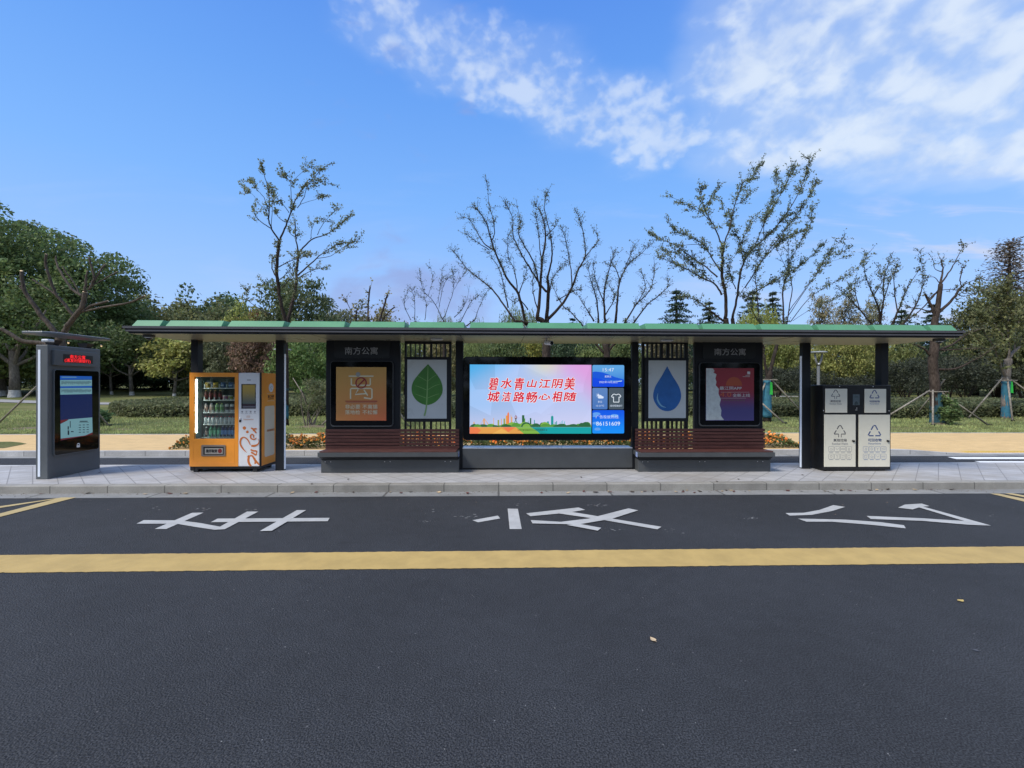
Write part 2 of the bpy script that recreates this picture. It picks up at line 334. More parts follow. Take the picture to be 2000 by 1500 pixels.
# ------------------------------------------------------------------ mesh helpers
class MB:
    def __init__(s): s.v = []; s.f = []; s.mi = []; s.mats = []
    def slot(s, m):
        if m not in s.mats: s.mats.append(m)
        return s.mats.index(m)
    def add(s, vs, fs, m):
        k = len(s.v); i = s.slot(m); s.v += [tuple(x) for x in vs]
        for f in fs: s.f.append(tuple(a + k for a in f)); s.mi.append(i)
        return s
    def box(s, x0, y0, z0, x1, y1, z1, m):
        v = [(x0, y0, z0), (x1, y0, z0), (x1, y1, z0), (x0, y1, z0), (x0, y0, z1), (x1, y0, z1), (x1, y1, z1), (x0, y1, z1)]
        return s.add(v, [(0, 3, 2, 1), (4, 5, 6, 7), (0, 1, 5, 4), (1, 2, 6, 5), (2, 3, 7, 6), (3, 0, 4, 7)], m)
    def hexa(s, v, m):
        return s.add(v, [(0, 3, 2, 1), (4, 5, 6, 7), (0, 1, 5, 4), (1, 2, 6, 5), (2, 3, 7, 6), (3, 0, 4, 7)], m)
    def prism(s, poly, m, d):            # poly: 3D points, d: extrusion vector (away from the viewer side)
        n = len(poly); d = Vector(d); a = [Vector(p) for p in poly]; b = [p + d for p in a]
        return s.add(a + b, [tuple(range(n)), tuple(range(2 * n - 1, n - 1, -1))] + [(i, n + i, n + (i + 1) % n, (i + 1) % n) for i in range(n)], m)
    def flat(s, poly, m): return s.add(poly, [tuple(range(len(poly)))], m)
    def tube(s, pts, rad, m, sides=7, cap=True, capm=None):
        pts = [Vector(p) for p in pts]; n = len(pts)
        if not hasattr(rad, '__len__'): rad = [rad] * n
        k = len(s.v); i = s.slot(m); ref = None
        for j, p in enumerate(pts):
            t = (pts[min(j + 1, n - 1)] - pts[max(j - 1, 0)])
            t = t.normalized() if t.length > 1e-9 else Vector((0, 0, 1))
            if ref is None: ref = t.orthogonal().normalized()
            ref = (ref - t * ref.dot(t)); ref = ref.normalized() if ref.length > 1e-6 else t.orthogonal().normalized()
            bi = t.cross(ref)
            for q in range(sides):
                a = 2 * math.pi * q / sides; s.v.append(tuple(p + (ref * math.cos(a) + bi * math.sin(a)) * rad[j]))
        for j in range(n - 1):
            for q in range(sides):
                a = k + j * sides + q; b = k + j * sides + (q + 1) % sides
                s.f.append((a, b, b + sides, a + sides)); s.mi.append(i)
        if cap:
            ci = s.slot(capm) if capm else i
            s.f.append(tuple(k + q for q in reversed(range(sides)))); s.mi.append(i)
            s.f.append(tuple(k + (n - 1) * sides + q for q in range(sides))); s.mi.append(ci)
        return s
    def ball(s, c, r, m, seg=14, rings=8, half=None):
        c = Vector(c); r = Vector(r) if hasattr(r, '__len__') else Vector((r, r, r)); vs = []; fs = []
        for i in range(rings + 1):
            th = math.pi * i / rings
            for j in range(seg):
                ph = 2 * math.pi * j / seg
                vs.append((c.x + r.x * math.sin(th) * math.cos(ph), c.y + r.y * math.sin(th) * math.sin(ph), c.z + r.z * math.cos(th)))
        for i in range(rings):
            for j in range(seg):
                a = i * seg + j; b = i * seg + (j + 1) % seg; fs.append((a, a + seg, b + seg, b))
        return s.add(vs, fs, m)
    def build(s, name, parent=None, bevel=0., smooth=False, seg=2):
        me = bpy.data.meshes.new(name); me.from_pydata(s.v, [], s.f)
        for m in s.mats: me.materials.append(m)
        me.polygons.foreach_set('material_index', s.mi)
        if smooth: me.polygons.foreach_set('use_smooth', [True] * len(me.polygons))
        me.update(); o = bpy.data.objects.new(name, me); COL.objects.link(o)
        if parent: attach(o, parent)
        if bevel:
            b = o.modifiers.new('bevel', 'BEVEL'); b.width = bevel; b.segments = seg; b.limit_method = 'ANGLE'; b.angle_limit = R(35); b.harden_normals = False
        return o
def attach(o, parent):
    o.parent = parent
    o.matrix_parent_inverse = Matrix.Translation(-parent.location)   # parts are modelled in place
def tag(o, label=None, cat=None, group=None, kind=None):
    if label: o['label'] = label
    if cat: o['category'] = cat
    if group: o['group'] = group
    if kind: o['kind'] = kind
    return o
def thing(name, loc, label, cat, group=None):
    o = bpy.data.objects.new(name, None); o.empty_display_size = .1; o.location = loc; COL.objects.link(o)
    return tag(o, label, cat, group)
def struct(o): o['kind'] = 'structure'; return o
def rrect(x0, y0, x1, y1, r, n=5):       # rounded rectangle outline, 2D
    pts = []
    for cx, cy, a0 in ((x1 - r, y1 - r, 0), (x0 + r, y1 - r, 90), (x0 + r, y0 + r, 180), (x1 - r, y0 + r, 270)):
        for i in range(n + 1):
            a = R(a0 + 90 * i / n); pts.append((cx + r * math.cos(a), cy + r * math.sin(a)))
    return pts
# picture planes: rectangles given in photograph pixels, turned into real rectangles on one vertical plane
class PY:                                 # plane y = Y, facing the road
    def __init__(s, Y): s.Y = Y
    def __call__(s, px, py, off=0.): v = atY(px, py, s.Y); v.y -= off; return v
    nrm = Vector((0, -1, 0))
class PX:                                 # plane x = X, facing +x
    def __init__(s, X): s.X = X
    def __call__(s, px, py, off=0.): v = atX(px, py, s.X); v.x += off; return v
    nrm = Vector((1, 0, 0))
def rect3(pl, x0, y0, x1, y1, off=0.):   # axis-aligned world rectangle from pixel extents -> bl, br, tr, tl
    xm, ym = (x0 + x1) / 2, (y0 + y1) / 2
    a = pl(x0, ym, off); b = pl(x1, ym, off); t = pl(xm, y0, off).z; d = pl(xm, y1, off).z
    return [Vector((a.x, a.y, d)), Vector((b.x, b.y, d)), Vector((b.x, b.y, t)), Vector((a.x, a.y, t))]
def poly2(q, pts):                        # unit-square points -> rectangle q
    return [q[0] + (q[1] - q[0]) * u + (q[3] - q[0]) * v for u, v in pts]
def rr3(q, r):                            # rounded rectangle with radius r metres on rectangle q
    W = (q[1] - q[0]).length; Hh = (q[3] - q[0]).length
    return poly2(q, [(x / W, y / Hh) for x, y in rrect(0, 0, W, Hh, r)])
def text(mb, s, q, m, off=0., bold=.0, shear=0., spread=0.):
    """lettering fitted to rectangle q; spread thickens the strokes by shifted copies (metres)"""
    c = bpy.data.curves.new('t', 'FONT'); c.body = s; c.size = 1; c.shear = shear; c.resolution_u = 3
    o = bpy.data.objects.new('t', c); me = bpy.data.meshes.new_from_object(o)
    vs = [v.co.copy() for v in me.vertices]; fs = [tuple(p.vertices) for p in me.polygons]
    bpy.data.objects.remove(o); bpy.data.meshes.remove(me); bpy.data.curves.remove(c)
    if not vs: return mb
    a0 = min(v.x for v in vs); a1 = max(v.x for v in vs); b0 = min(v.y for v in vs); b1 = max(v.y for v in vs)
    ux = q[1] - q[0]; uy = q[3] - q[0]; nv = ux.cross(uy).normalized(); ex, ey = ux.normalized(), uy.normalized()
    spread = spread or bold * uy.length
    sh = [(0, 0)] if not spread else [(spread * math.cos(a), spread * math.sin(a)) for a in np.linspace(0, 2 * math.pi, 9)[:-1]]
    for k, (sx, sy) in enumerate(sh):
        o3 = ex * sx + ey * sy + nv * (off + .00012 * k)
        mb.add([q[0] + ux * ((v.x - a0) / (a1 - a0)) + uy * ((v.y - b0) / (b1 - b0)) + o3 for v in vs], fs, m)
    return mb
def ribbon(pts):                          # [(u, v, w)] -> list of quads in 2D
    qs = []
    P2 = [Vector((p[0], p[1])) for p in pts]; n = len(pts); L = []; Rr = []
    for i in range(n):
        t = (P2[min(i + 1, n - 1)] - P2[max(i - 1, 0)]); t = t.normalized() if t.length > 0 else Vector((1, 0))
        nn = Vector((-t.y, t.x)) * pts[i][2] / 2; L.append(P2[i] + nn); Rr.append(P2[i] - nn)
    for i in range(n - 1): qs.append([tuple(L[i]), tuple(Rr[i]), tuple(Rr[i + 1]), tuple(L[i + 1])])
    return qs
def smooth_pts(pts, n=5):                 # Catmull-Rom through tuples of any length
    if len(pts) < 3: 
        a = np.array(pts, float); return [tuple(a[0] + (a[-1] - a[0]) * t) for t in np.linspace(0, 1, n + 1)]
    a = np.array([pts[0]] + list(pts) + [pts[-1]], float); o = []
    for i in range(1, len(a) - 2):
        p0, p1, p2, p3 = a[i - 1:i + 3]
        for k in range(n):
            t = k / n; o.append(tuple(.5 * (2 * p1 + (p2 - p0) * t + (2 * p0 - 5 * p1 + 4 * p2 - p3) * t * t + (3 * p1 - p0 - 3 * p2 + p3) * t ** 3)))
    o.append(tuple(a[-2])); return o
# ================================================================== the setting
# lawn: one sheet out to the horizon
def make_ground():
    ys = [-300, -120, -40, 0, 8, 11.6, 11.85, 12.1, 14, 16] + [16 + i * 1.5 for i in range(1, 26)] + [60, 75, 100, 160, 300, 700, 1500]
    xs = [-1500, -600, -250, -120] + [-90 + 3 * i for i in range(61)] + [120, 250, 600, 1500]
    rr = random.Random(3); v = []; f = []
    for y in ys:
        for x in xs:
            z = terr(y)
            if 17 < y < 52: z += .05 * math.sin(x * .35 + y * .2) + .04 * math.sin(x * .13 - y * .41)
            v.append((x, y, z))
    n = len(xs)
    for j in range(len(ys) - 1):
        for i in range(n - 1): a = j * n + i; f.append((a, a + 1, a + n + 1, a + n))
    m = MB(); m.add(v, f, MT['lawn']); return struct(m.build('lawn', smooth=True))
def terrz(x, y):
    z = terr(y)
    if 17 < y < 52: z += .05 * math.sin(x * .35 + y * .2) + .04 * math.sin(x * .13 - y * .41)
    return z
make_ground()
m = MB(); m.flat([(-160, -40, 0), (160, -40, 0), (160, 11.75, 0), (-160, 11.75, 0)], MT['asphalt']); struct(m.build('road'))
# platform (the stop's island) : stone slab with kerb in front
def isl_back(x): return 9.70 if x < 11 else 9.70 - .028 * (x - 11) ** 2
xs = [-60, -30] + [i * 1.0 for i in range(-20, 12)] + [12, 13, 14, 15, 16, 17]
m = MB(); n = len(xs)
for j in range(n - 1):
    a, b = xs[j], xs[j + 1]
    m.hexa([(a, 7.97, -.03), (b, 7.97, -.03), (b, isl_back(b), -.03), (a, isl_back(a), -.03), (a, 7.97, P - .002), (b, 7.97, P - .002), (b, isl_back(b), P - .002), (a, isl_back(a), P - .002)], MT['pave'])
struct(m.build('island_pavement'))
m = MB(); m.box(-60, 7.80, -.03, 17, 7.967, P, MT['kerb']); struct(m.build('kerb', bevel=.012))
m = MB(); m.box(-160, 7.50, -.02, 160, 7.797, .006, MT['gutter']); struct(m.build('gutter'))
m = MB()
for j in range(n - 1):
    a, b = xs[j], xs[j + 1]; y0, y1 = isl_back(a) + .003, isl_back(b) + .003
    m.hexa([(a, y0, -.03), (b, y1, -.03), (b, y1 + .12, -.03), (a, y0 + .12, -.03), (a, y0, P), (b, y1, P), (b, y1 + .12, P), (a, y0 + .12, P)], MT['kerbb'])
struct(m.build('island_back_kerb'))
# far pavement with its kerb, dropped for the crossing on the right
KX0, KX1 = atZ(1745, 888, 0).x, atZ(1895, 886, 0).x
def dropf(x): t = min(1, max(0, (x - KX0) / (KX1 - KX0))); return t * t * (3 - 2 * t)
def kz(x): return P + .003 - (P - .012) * dropf(x)
kx = [-160, -60] + [-20 + i for i in range(0, 32)] + [KX0 + (KX1 - KX0) * i / 8 for i in range(9)] + [24, 30, 40, 160]; kx = sorted(set(round(x, 3) for x in kx))
m = MB()
for a, b in zip(kx[:-1], kx[1:]):
    m.hexa([(a, 11.78, -.03), (b, 11.78, -.03), (b, 11.93, -.03), (a, 11.93, -.03), (a, 11.78, kz(a)), (b, 11.78, kz(b)), (b, 11.93, kz(b)), (a, 11.93, kz(a))], MT['kerbb'])
struct(m.build('far_kerb'))
m = MB(); m.box(-160, 11.52, -.02, 160, 11.777, .006, MT['gutter']); struct(m.build('far_gutter'))
m = MB(); v = []; f = []
rows = [11.933, 12.3, 12.9, 13.6, 15.75]
for y in rows:
    for x in kx:
        t = max(0, 1 - (y - 11.93) / 1.7); z = P + .001 - (P - .014) * dropf(x) * t
        yy = y if y < 15 else 15.75 + .12 * math.sin(x * .11) 
        v.append((x, yy, z))
nk = len(kx)
for j in range(len(rows) - 1):
    for i in range(nk - 1): a = j * nk + i; f.append((a, a + 1, a + nk + 1, a + nk))
m.add(v, f, MT['path']); struct(m.build('yellow_pavement'))
m = MB(); v = []; f = []                   # pale edging between pavement and lawn
for i, x in enumerate(kx[1:-1]): v += [(x, 15.752 + .12 * math.sin(x * .11), P + .012), (x, 15.83 + .12 * math.sin(x * .11), P + .012), (x, 15.84 + .12 * math.sin(x * .11), P - .06), (x, 15.751 + .12 * math.sin(x * .11), P - .06)]
for i in range(len(kx) - 3):
    a = i * 4; f += [(a, a + 4, a + 5, a + 1), (a + 3, a + 7, a + 4, a), (a + 1, a + 5, a + 6, a + 2)]
m.add(v, f, MT['kerbb']); struct(m.build('path_edging'))
# grass triangle cut into the yellow pavement at the left
q = [atZ(-150, 866, P + .006), atZ(-150, 893 - 18, P + .006), atZ(8, 875, P + .006), atZ(52, 866.5, P + .006), atZ(40, 864.2, P + .006), atZ(20, 862.6, P + .006)]
m = MB(); m.flat([(p.x, p.y, P + .008) for p in reversed(q)], MT['lawn']); struct(m.build('grass_strip'))
# tactile strip at the dropped kerb
t0, t1 = atZ(1878, 880, .05).x, atZ(2080, 881, .05).x
m = MB(); tm = mat('tactile_yellow', (.58, .42, .09), .6, var=.1)
for i in range(int((t1 - t0) / .1)):
    x = t0 + i * .1; m.box(x, 12.0, .016, x + .055, 12.28, .034, tm)
struct(m.build('tactile_paving'))
# footpath beyond the lawn
pm = stone('grey_footpath', (.30, .30, .31), var=.1)
def strip(name, pts, wd, mt):
    m = MB(); v = []; f = []; pts = smooth_pts(pts, 6)
    for x, y in pts:
        v += [(x, y - wd / 2, terrz(x, y - wd / 2) + .03), (x, y + wd / 2, terrz(x, y + wd / 2) + .03)]
    for i in range(len(pts) - 1): a = 2 * i; f.append((a, a + 2, a + 3, a + 1))
    m.add(v, f, mt); return struct(m.build(name))
strip('park_path', [(-70, 34), (-40, 31.5), (-30, 29), (-24, 28.6), (-16, 30), (0, 33)], 1.3, pm)
strip('park_path', [(20, 35), (32, 34), (37, 31.5), (44, 33), (70, 36)], 1.6, pm)

# road markings --------------------------------------------------------------
def mark(name, polys, m, z=.006):
    b = MB()
    for k, pl in enumerate(polys):
        pts = [atZ(x, y, z) for x, y in pl]; pts = [Vector((p.x, p.y, z + .0015 * k)) for p in pts]
        a = sum((pts[i].x * pts[(i + 1) % len(pts)].y - pts[(i + 1) % len(pts)].x * pts[i].y) for i in range(len(pts)))
        b.flat(pts if a > 0 else pts[::-1], m)
    return struct(b.build(name))
rn = random.Random(2); m = MB(); v = []; f = []; xl = [-160] + [-8 + i * .04 for i in range(401)] + [160]   # edges as ragged as sprayed paint
for x in xl: a = abs(x) < 9; v += [(x, 4.55 + (rn.gauss(0, .003) if a else 0), .005), (x, 5.018 + (rn.gauss(0, .003) if a else 0), .005)]
for i in range(len(xl) - 1): f.append((2 * i, 2 * i + 2, 2 * i + 3, 2 * i + 1))
m.add(v, f, MT['yline']); struct(m.build('yellow_lane_line'))
trc = paint('old_paint', (.24, .25, .26), .6); m = MB()                                     # grey-white traces of old paint on the lane
for px, py, k in ((395, 995, 16), (495, 994, 10), (915, 1008, 16), (830, 1017, 8), (845, 998, 6), (1470, 1013, 14), (1170, 987, 16), (1190, 1035, 8), (1320, 1035, 6), (310, 990, 4), (510, 1037, 5), (1945, 1009, 4), (1015, 985, 5)):
    for _ in range(k):
        c = atZ(px + rn.gauss(0, 11), py + rn.gauss(0, 2.2), .005); r = .003 + .011 * rn.random() ** 2
        m.flat([(c.x + r * (1.6 + .8 * rn.random()) * math.cos(a), c.y + r * math.sin(a) * (.6 + .6 * rn.random()), .005) for a in (0, 1.2, 2.3, 3.4, 4.6, 5.5)], trc)
struct(m.build('paint_traces'))
def zz(x0, y0, s, pts): return [(x0 + a / s, y0 + b / s) for a, b in pts]
L = lambda pts: zz(0, 940, 2, pts); Q = lambda pts: zz(1000, 940, 2, pts)
mark('lane_lettering', [L([(750, 123), (796, 122), (650, 186), (604, 186)]),
    L([(533, 166), (562, 152), (700, 153), (780, 163), (872, 180), (840, 190), (760, 178), (690, 166)]),
    L([(965, 119), (1009, 119), (878, 188), (838, 190)]), L([(850, 147), (1288, 144), (1280, 157), (823, 161)]), L([(1160, 114), (1196, 114), (1062, 195), (1015, 196)])], MT['wline'])
mark('lane_lettering', [L([(1845, 152), (1945, 134), (1954, 145), (1868, 160)]), L([(1983, 107), (2023, 108), (2038, 187), (1991, 187)]),
    Q([(55, 126), (260, 103), (286, 112), (225, 122), (190, 126), (72, 137)]), Q([(178, 126), (235, 121), (584, 179), (568, 189), (350, 151)]),
    Q([(73, 153), (190, 160), (300, 147), (455, 107), (493, 115), (390, 148), (260, 170), (80, 166)]), Q([(213, 172), (262, 168), (349, 184), (335, 195)])], MT['wline'])
mark('lane_lettering', [Q([(1068, 124), (1140, 123), (1200, 112), (1255, 93), (1301, 100), (1250, 116), (1170, 131), (1085, 134)]),
    Q([(1117, 146), (1300, 150), (1440, 160), (1531, 172), (1538, 184), (1400, 170), (1250, 158), (1150, 158)]),
    Q([(1385, 136), (1600, 145), (1770, 156), (1871, 174), (1780, 170), (1600, 155), (1402, 148)]),
    Q([(1508, 104), (1535, 92), (1600, 88), (1631, 98), (1606, 100), (1871, 174), (1796, 165), (1590, 103), (1565, 111)])], MT['wline'])
mark('yellow_hatching', [[(-300, 1028), (-300, 1034), (0, 992), (117.5, 973), (115.5, 972.4), (0, 988.5)], [(-300, 1086), (-300, 1097), (0, 1009.6), (149, 971.5), (119, 971.8), (0, 1003)]], MT['yhatch'])
mark('yellow_hatching', [[(1934, 964), (1951.4, 964), (2000, 974), (2300, 1037), (2300, 1060), (2000, 979.5)], [(1962.5, 963.8), (1976.5, 963.6), (2000, 967.6), (2300, 1018), (2300, 1030), (2000, 971)]], MT['yhatch'])
zc_ = [[(1850, 892.4), (2400, 892.4), (2400, 897.2), (1868, 896.6)], [(1903, 900.6), (2400, 900.6), (2400, 905.2), (1921, 904.6)]]
mark('crossing_stripes', zc_, MT['zebra'])

# ================================================================== the bus shelter
YP = 9.13
pp = PY(YP)
shelter = thing('bus_shelter', (1.0, 9.1, P), 'long dark grey bus shelter with pale green panels along its flat roof', 'bus shelter')
XL, XR = -6.51, 8.51
ZB, ZT = 2.722, 2.850
roof = MB()
# stepped fascia profile (y outwards, z up), extruded along x with raking ends
YF, YB = 8.0, 9.62
def fascia(m, yo, sgn):
    prof = [(0, ZT, 0), (0, ZT - .042, .010), (.035, ZT - .044, .015), (.035, ZT - .062, .03), (.012, ZT - .066, .035), (.012, ZT - .094, .055), (.045, ZT - .098, .06), (.045, ZB, .095)]
    mats = [MT['fasc'], MT['char2'], MT['black'], MT['char2'], MT['fasc'], MT['char2'], MT['char2']]
    for i in range(len(prof) - 1):
        (a, za, ia), (b, zb, ib) = prof[i], prof[i + 1]
        m.flat([(XL + ia, yo + sgn * a, za), (XL + ib, yo + sgn * b, zb), (XR - ib, yo + sgn * b, zb), (XR - ia, yo + sgn * a, za)][::(1 if sgn > 0 else -1)], mats[i])
fascia(roof, YF, 1); fascia(roof, YB, -1)
for xo, s in ((XL, 1), (XR, -1)):          # end fascias
    a = [(xo, YF, ZT), (xo, YB, ZT), (xo + s * .095, YB - .045, ZB), (xo + s * .095, YF + .045, ZB)]
    roof.flat(a if s > 0 else a[::-1], MT['fasc'])
roof.flat([(XL, YF, ZT), (XR, YF, ZT), (XR, YB, ZT), (XL, YB, ZT)], MT['green2'])
roof_o = roof.build('roof', shelter)
m = MB(); m.flat([(XL + .095, YF + .045, ZB), (XL + .095, YB - .045, ZB), (XR - .095, YB - .045, ZB), (XR - .095, YF + .045, ZB)], MT['ceil'])
for px in (640, 905, 1020, 1240, 1500):     # joints between ceiling sheets
    x = atY(px, 660, 8.8).x; m.box(x - .004, YF + .06, ZB - .003, x + .004, YB - .06, ZB - .001, MT['char2'])
m.build('ceiling', roof_o)
gaps = [(261 - 9, 255), (312.5, 321), (433, 442), (553, 561.4), (673, 680), (791, 796.5), (908, 916), (1024, 1030.5), (1139, 1147), (1253, 1261), (1368, 1373.5), (1481, 1488), (1592, 1600), (1703, 1711), (1813, 1821), (1872, 1880)]
gx = [(atY(a, 639, 8.09).x, atY(b, 639, 8.09).x) for a, b in gaps]
for i in range(len(gx) - 1):
    x0, x1 = gx[i][1] + .010, gx[i + 1][0] - .010; ix = .014
    m = MB(); z0, z1 = ZT + .004, ZT + .125
    m.hexa([(x0, 8.09, z0), (x1, 8.09, z0), (x1, YB - .06, z0), (x0, YB - .06, z0), (x0 + ix, 8.20, z1), (x1 - ix, 8.20, z1), (x1 - ix, YB - .17, z1), (x0 + ix, YB - .17, z1)], MT['green'])
    m.build('roof_panel', roof_o, bevel=.006)
def post(px0, px1, dep, strip=None, y=YP):
    x0 = atY(px0, 850, y).x; x1 = atY(px1, 850, y).x
    m = MB(); m.box(x0, y, P, x1, y + dep, ZB - .001, MT['char2']); m.box(x0 - .0, y - .0, P, x1, y + .001, P + .001, MT['char2'])
    o = m.build('post', shelter, bevel=.008)
    if strip:
        s = MB(); xa, xb = (x1 + .002, x1 + .022) if strip > 0 else (x0 - .022, x0 - .002)
        s.box(xa, y + .02, P + .02, xb, y + .06, 2.45, MT['strip']); s.build('light_strip', o, bevel=.004)
    return o
post(372.5, 386, .155); post(538, 553.5, .10, 1); post(889.5, 904, .12); post(1234.5, 1247, .12); post(1567.5, 1583, .10, -1); post(1721, 1735, .155)
# dark side panels that carry the stop name
def side_panel(px0, px1, sign, txt, label):
    q = rect3(PY(9.12), px0, 657, px1, 840); x0, x1 = q[0].x, q[1].x
    m = MB(); m.box(x0, 9.12, P, x1, 9.24, ZB - .002, MT['char2']); o = m.build('side_panel', shelter, bevel=.006)
    o['label'] = label
    s = MB(); pl = PY(9.12); qq = rect3(pl, *sign); s.prism(rr3([p + Vector((0, -.012, 0)) for p in qq], .05), MT['black'], (0, .011, 0)); so_ = s.build('name_plate', o)
    t = MB(); text(t, '南方公寓', rect3(pl, *txt), mat('name_lettering', (.42, .44, .47), .5), off=.015, bold=.006); t.build('lettering', so_)
    for xa, xb in ((x0 - .014, x0 - .001), (x1 + .001, x1 + .014)): e = MB(); e.box(xa, 9.15, .82, xb, 9.21, ZB - .1, MT['fasc']); e.build('edge_trim', o)
    return o
side_panel(637, 780, (653, 664, 762, 699), (674, 678, 738, 692.5), 'left dark panel with the stop name above the orange poster')
side_panel(1358, 1490, (1372, 665, 1475, 700), (1394.5, 680.5, 1455.5, 694), 'right dark panel with the stop name above the red and blue poster')
# slatted screens beside the panels
def lattice(bars, x0, x1, label):
    Y = 9.22; m = MB(); pl = PY(Y)
    for a, b in bars:
        xa, xb = pl(a, 700).x, pl(b, 700).x
        m.box(xa, Y, P, xb, Y + .05, ZB - .003, MT['black'])
    xa, xb = pl(x0, 700).x, pl(x1, 700).x
    zt = pl((x0 + x1) / 2, 667).z; zb = pl((x0 + x1) / 2, 672).z
    m.box(xa, Y - .004, zb, xb, Y + .054, zt, MT['black'])
    o = m.build('slat_screen', shelter); o['label'] = label; return o
lattice([(790, 794), (801, 803), (810, 811.7), (818.8, 820.6), (826.5, 831), (839.8, 844), (851, 852.6), (859.8, 861.6), (868.6, 870.6), (877, 881.5)], 790, 881.5, 'dark upright bars behind the green leaf poster')
lattice([(1254, 1259), (1263.7, 1266.5), (1272.3, 1275.6), (1280.8, 1284), (1289.3, 1295), (1302, 1308), (1312, 1315.3), (1321, 1324), (1330, 1332.6), (1337.3, 1344)], 1254, 1344, 'dark upright bars behind the blue drop poster')
# low wall between the posts under the big screen
xa, xb = pp(903.5, 890).x, pp(1235, 890).x; zt = pp(1070, 876).z
m = MB(); m.box(xa, YP - .01, P + .035, xb, YP + .30, zt, MT['char']); lw = m.build('low_wall', shelter, bevel=.004)
m = MB(); m.box(xa, YP - .012, zt + .001, xb, YP + .302, zt + .02, MT['steel']); m.build('ledge', lw, bevel=.004)
m = MB(); m.box(xa, YP + .03, P, xb, YP + .28, P + .034, MT['black']); m.build('plinth', lw)
# ceiling cameras and a lamp: each its own thing
def dome(px, py, flip, lab):
    c = atY(px, py, 8.22); t = thing('dome_camera', (c.x, c.y, ZB), lab, 'security camera', 'dome cameras under the shelter roof')
    m = MB(); m.box(c.x - .075, c.y - .06, ZB - .05, c.x + .075, c.y + .06, ZB - .002, MT['char']); m.build('housing', t, bevel=.01)
    m = MB(); m.ball((c.x, c.y, ZB - .052), (.05, .05, .045), MT['blackgl']); d = m.build('dome', t, smooth=True)
    m = MB(); pts = [(c.x + .056 * math.cos(a), c.y + .056 * math.sin(a), ZB - .055) for a in np.linspace(0, 2 * math.pi, 17)]
    m.tube(pts, .007, MT['white'], 6, cap=False); m.build('ring', t, smooth=True)
dome(291, 655, 0, 'small black dome camera under the left end of the shelter roof')
dome(1834, 664, 0, 'small black dome camera under the right end of the shelter roof')
c = atY(1076, 662, 8.45)
t = thing('bullet_camera', (c.x, c.y, ZB), 'white bullet camera hanging from the ceiling above the big screen', 'security camera')
m = MB(); d = Vector((.5, -.75, -.10)).normalized(); c0 = Vector((c.x - .03, c.y + .05, ZB - .085))
m.tube([c0 - d * .11, c0 - d * .10, c0 + d * .08], [.03, .042, .045], MT['white'], 12); m.build('body', t, smooth=False)
m = MB(); m.tube([c0 + d * .081, c0 + d * .09], [.036, .034], MT['blackgl'], 12); m.build('lens', t)
m = MB(); m.tube([c0 - d * .07 + Vector((0, 0, .03)), (c.x - .08, c.y + .1, ZB - .003)], [.014, .02], MT['white'], 8); m.build('bracket', t)
for px, py, lab in ((853, 661, 'small flat lamp on the ceiling above the green leaf poster'), (1302, 664, 'small flat lamp on the ceiling above the blue drop poster')):
    c = atY(px, py, 8.6); t = thing('ceiling_lamp', (c.x, c.y, ZB), lab, 'lamp', 'flat lamps under the shelter roof')
    m = MB(); m.box(c.x - .11, c.y - .07, ZB - .03, c.x + .11, c.y + .07, ZB - .002, MT['steel']); m.build('housing', t, bevel=.008)
    m = MB(); m.box(c.x - .095, c.y - .055, ZB - .036, c.x + .095, c.y + .055, ZB - .031, MT['white']); m.build('diffuser', t)

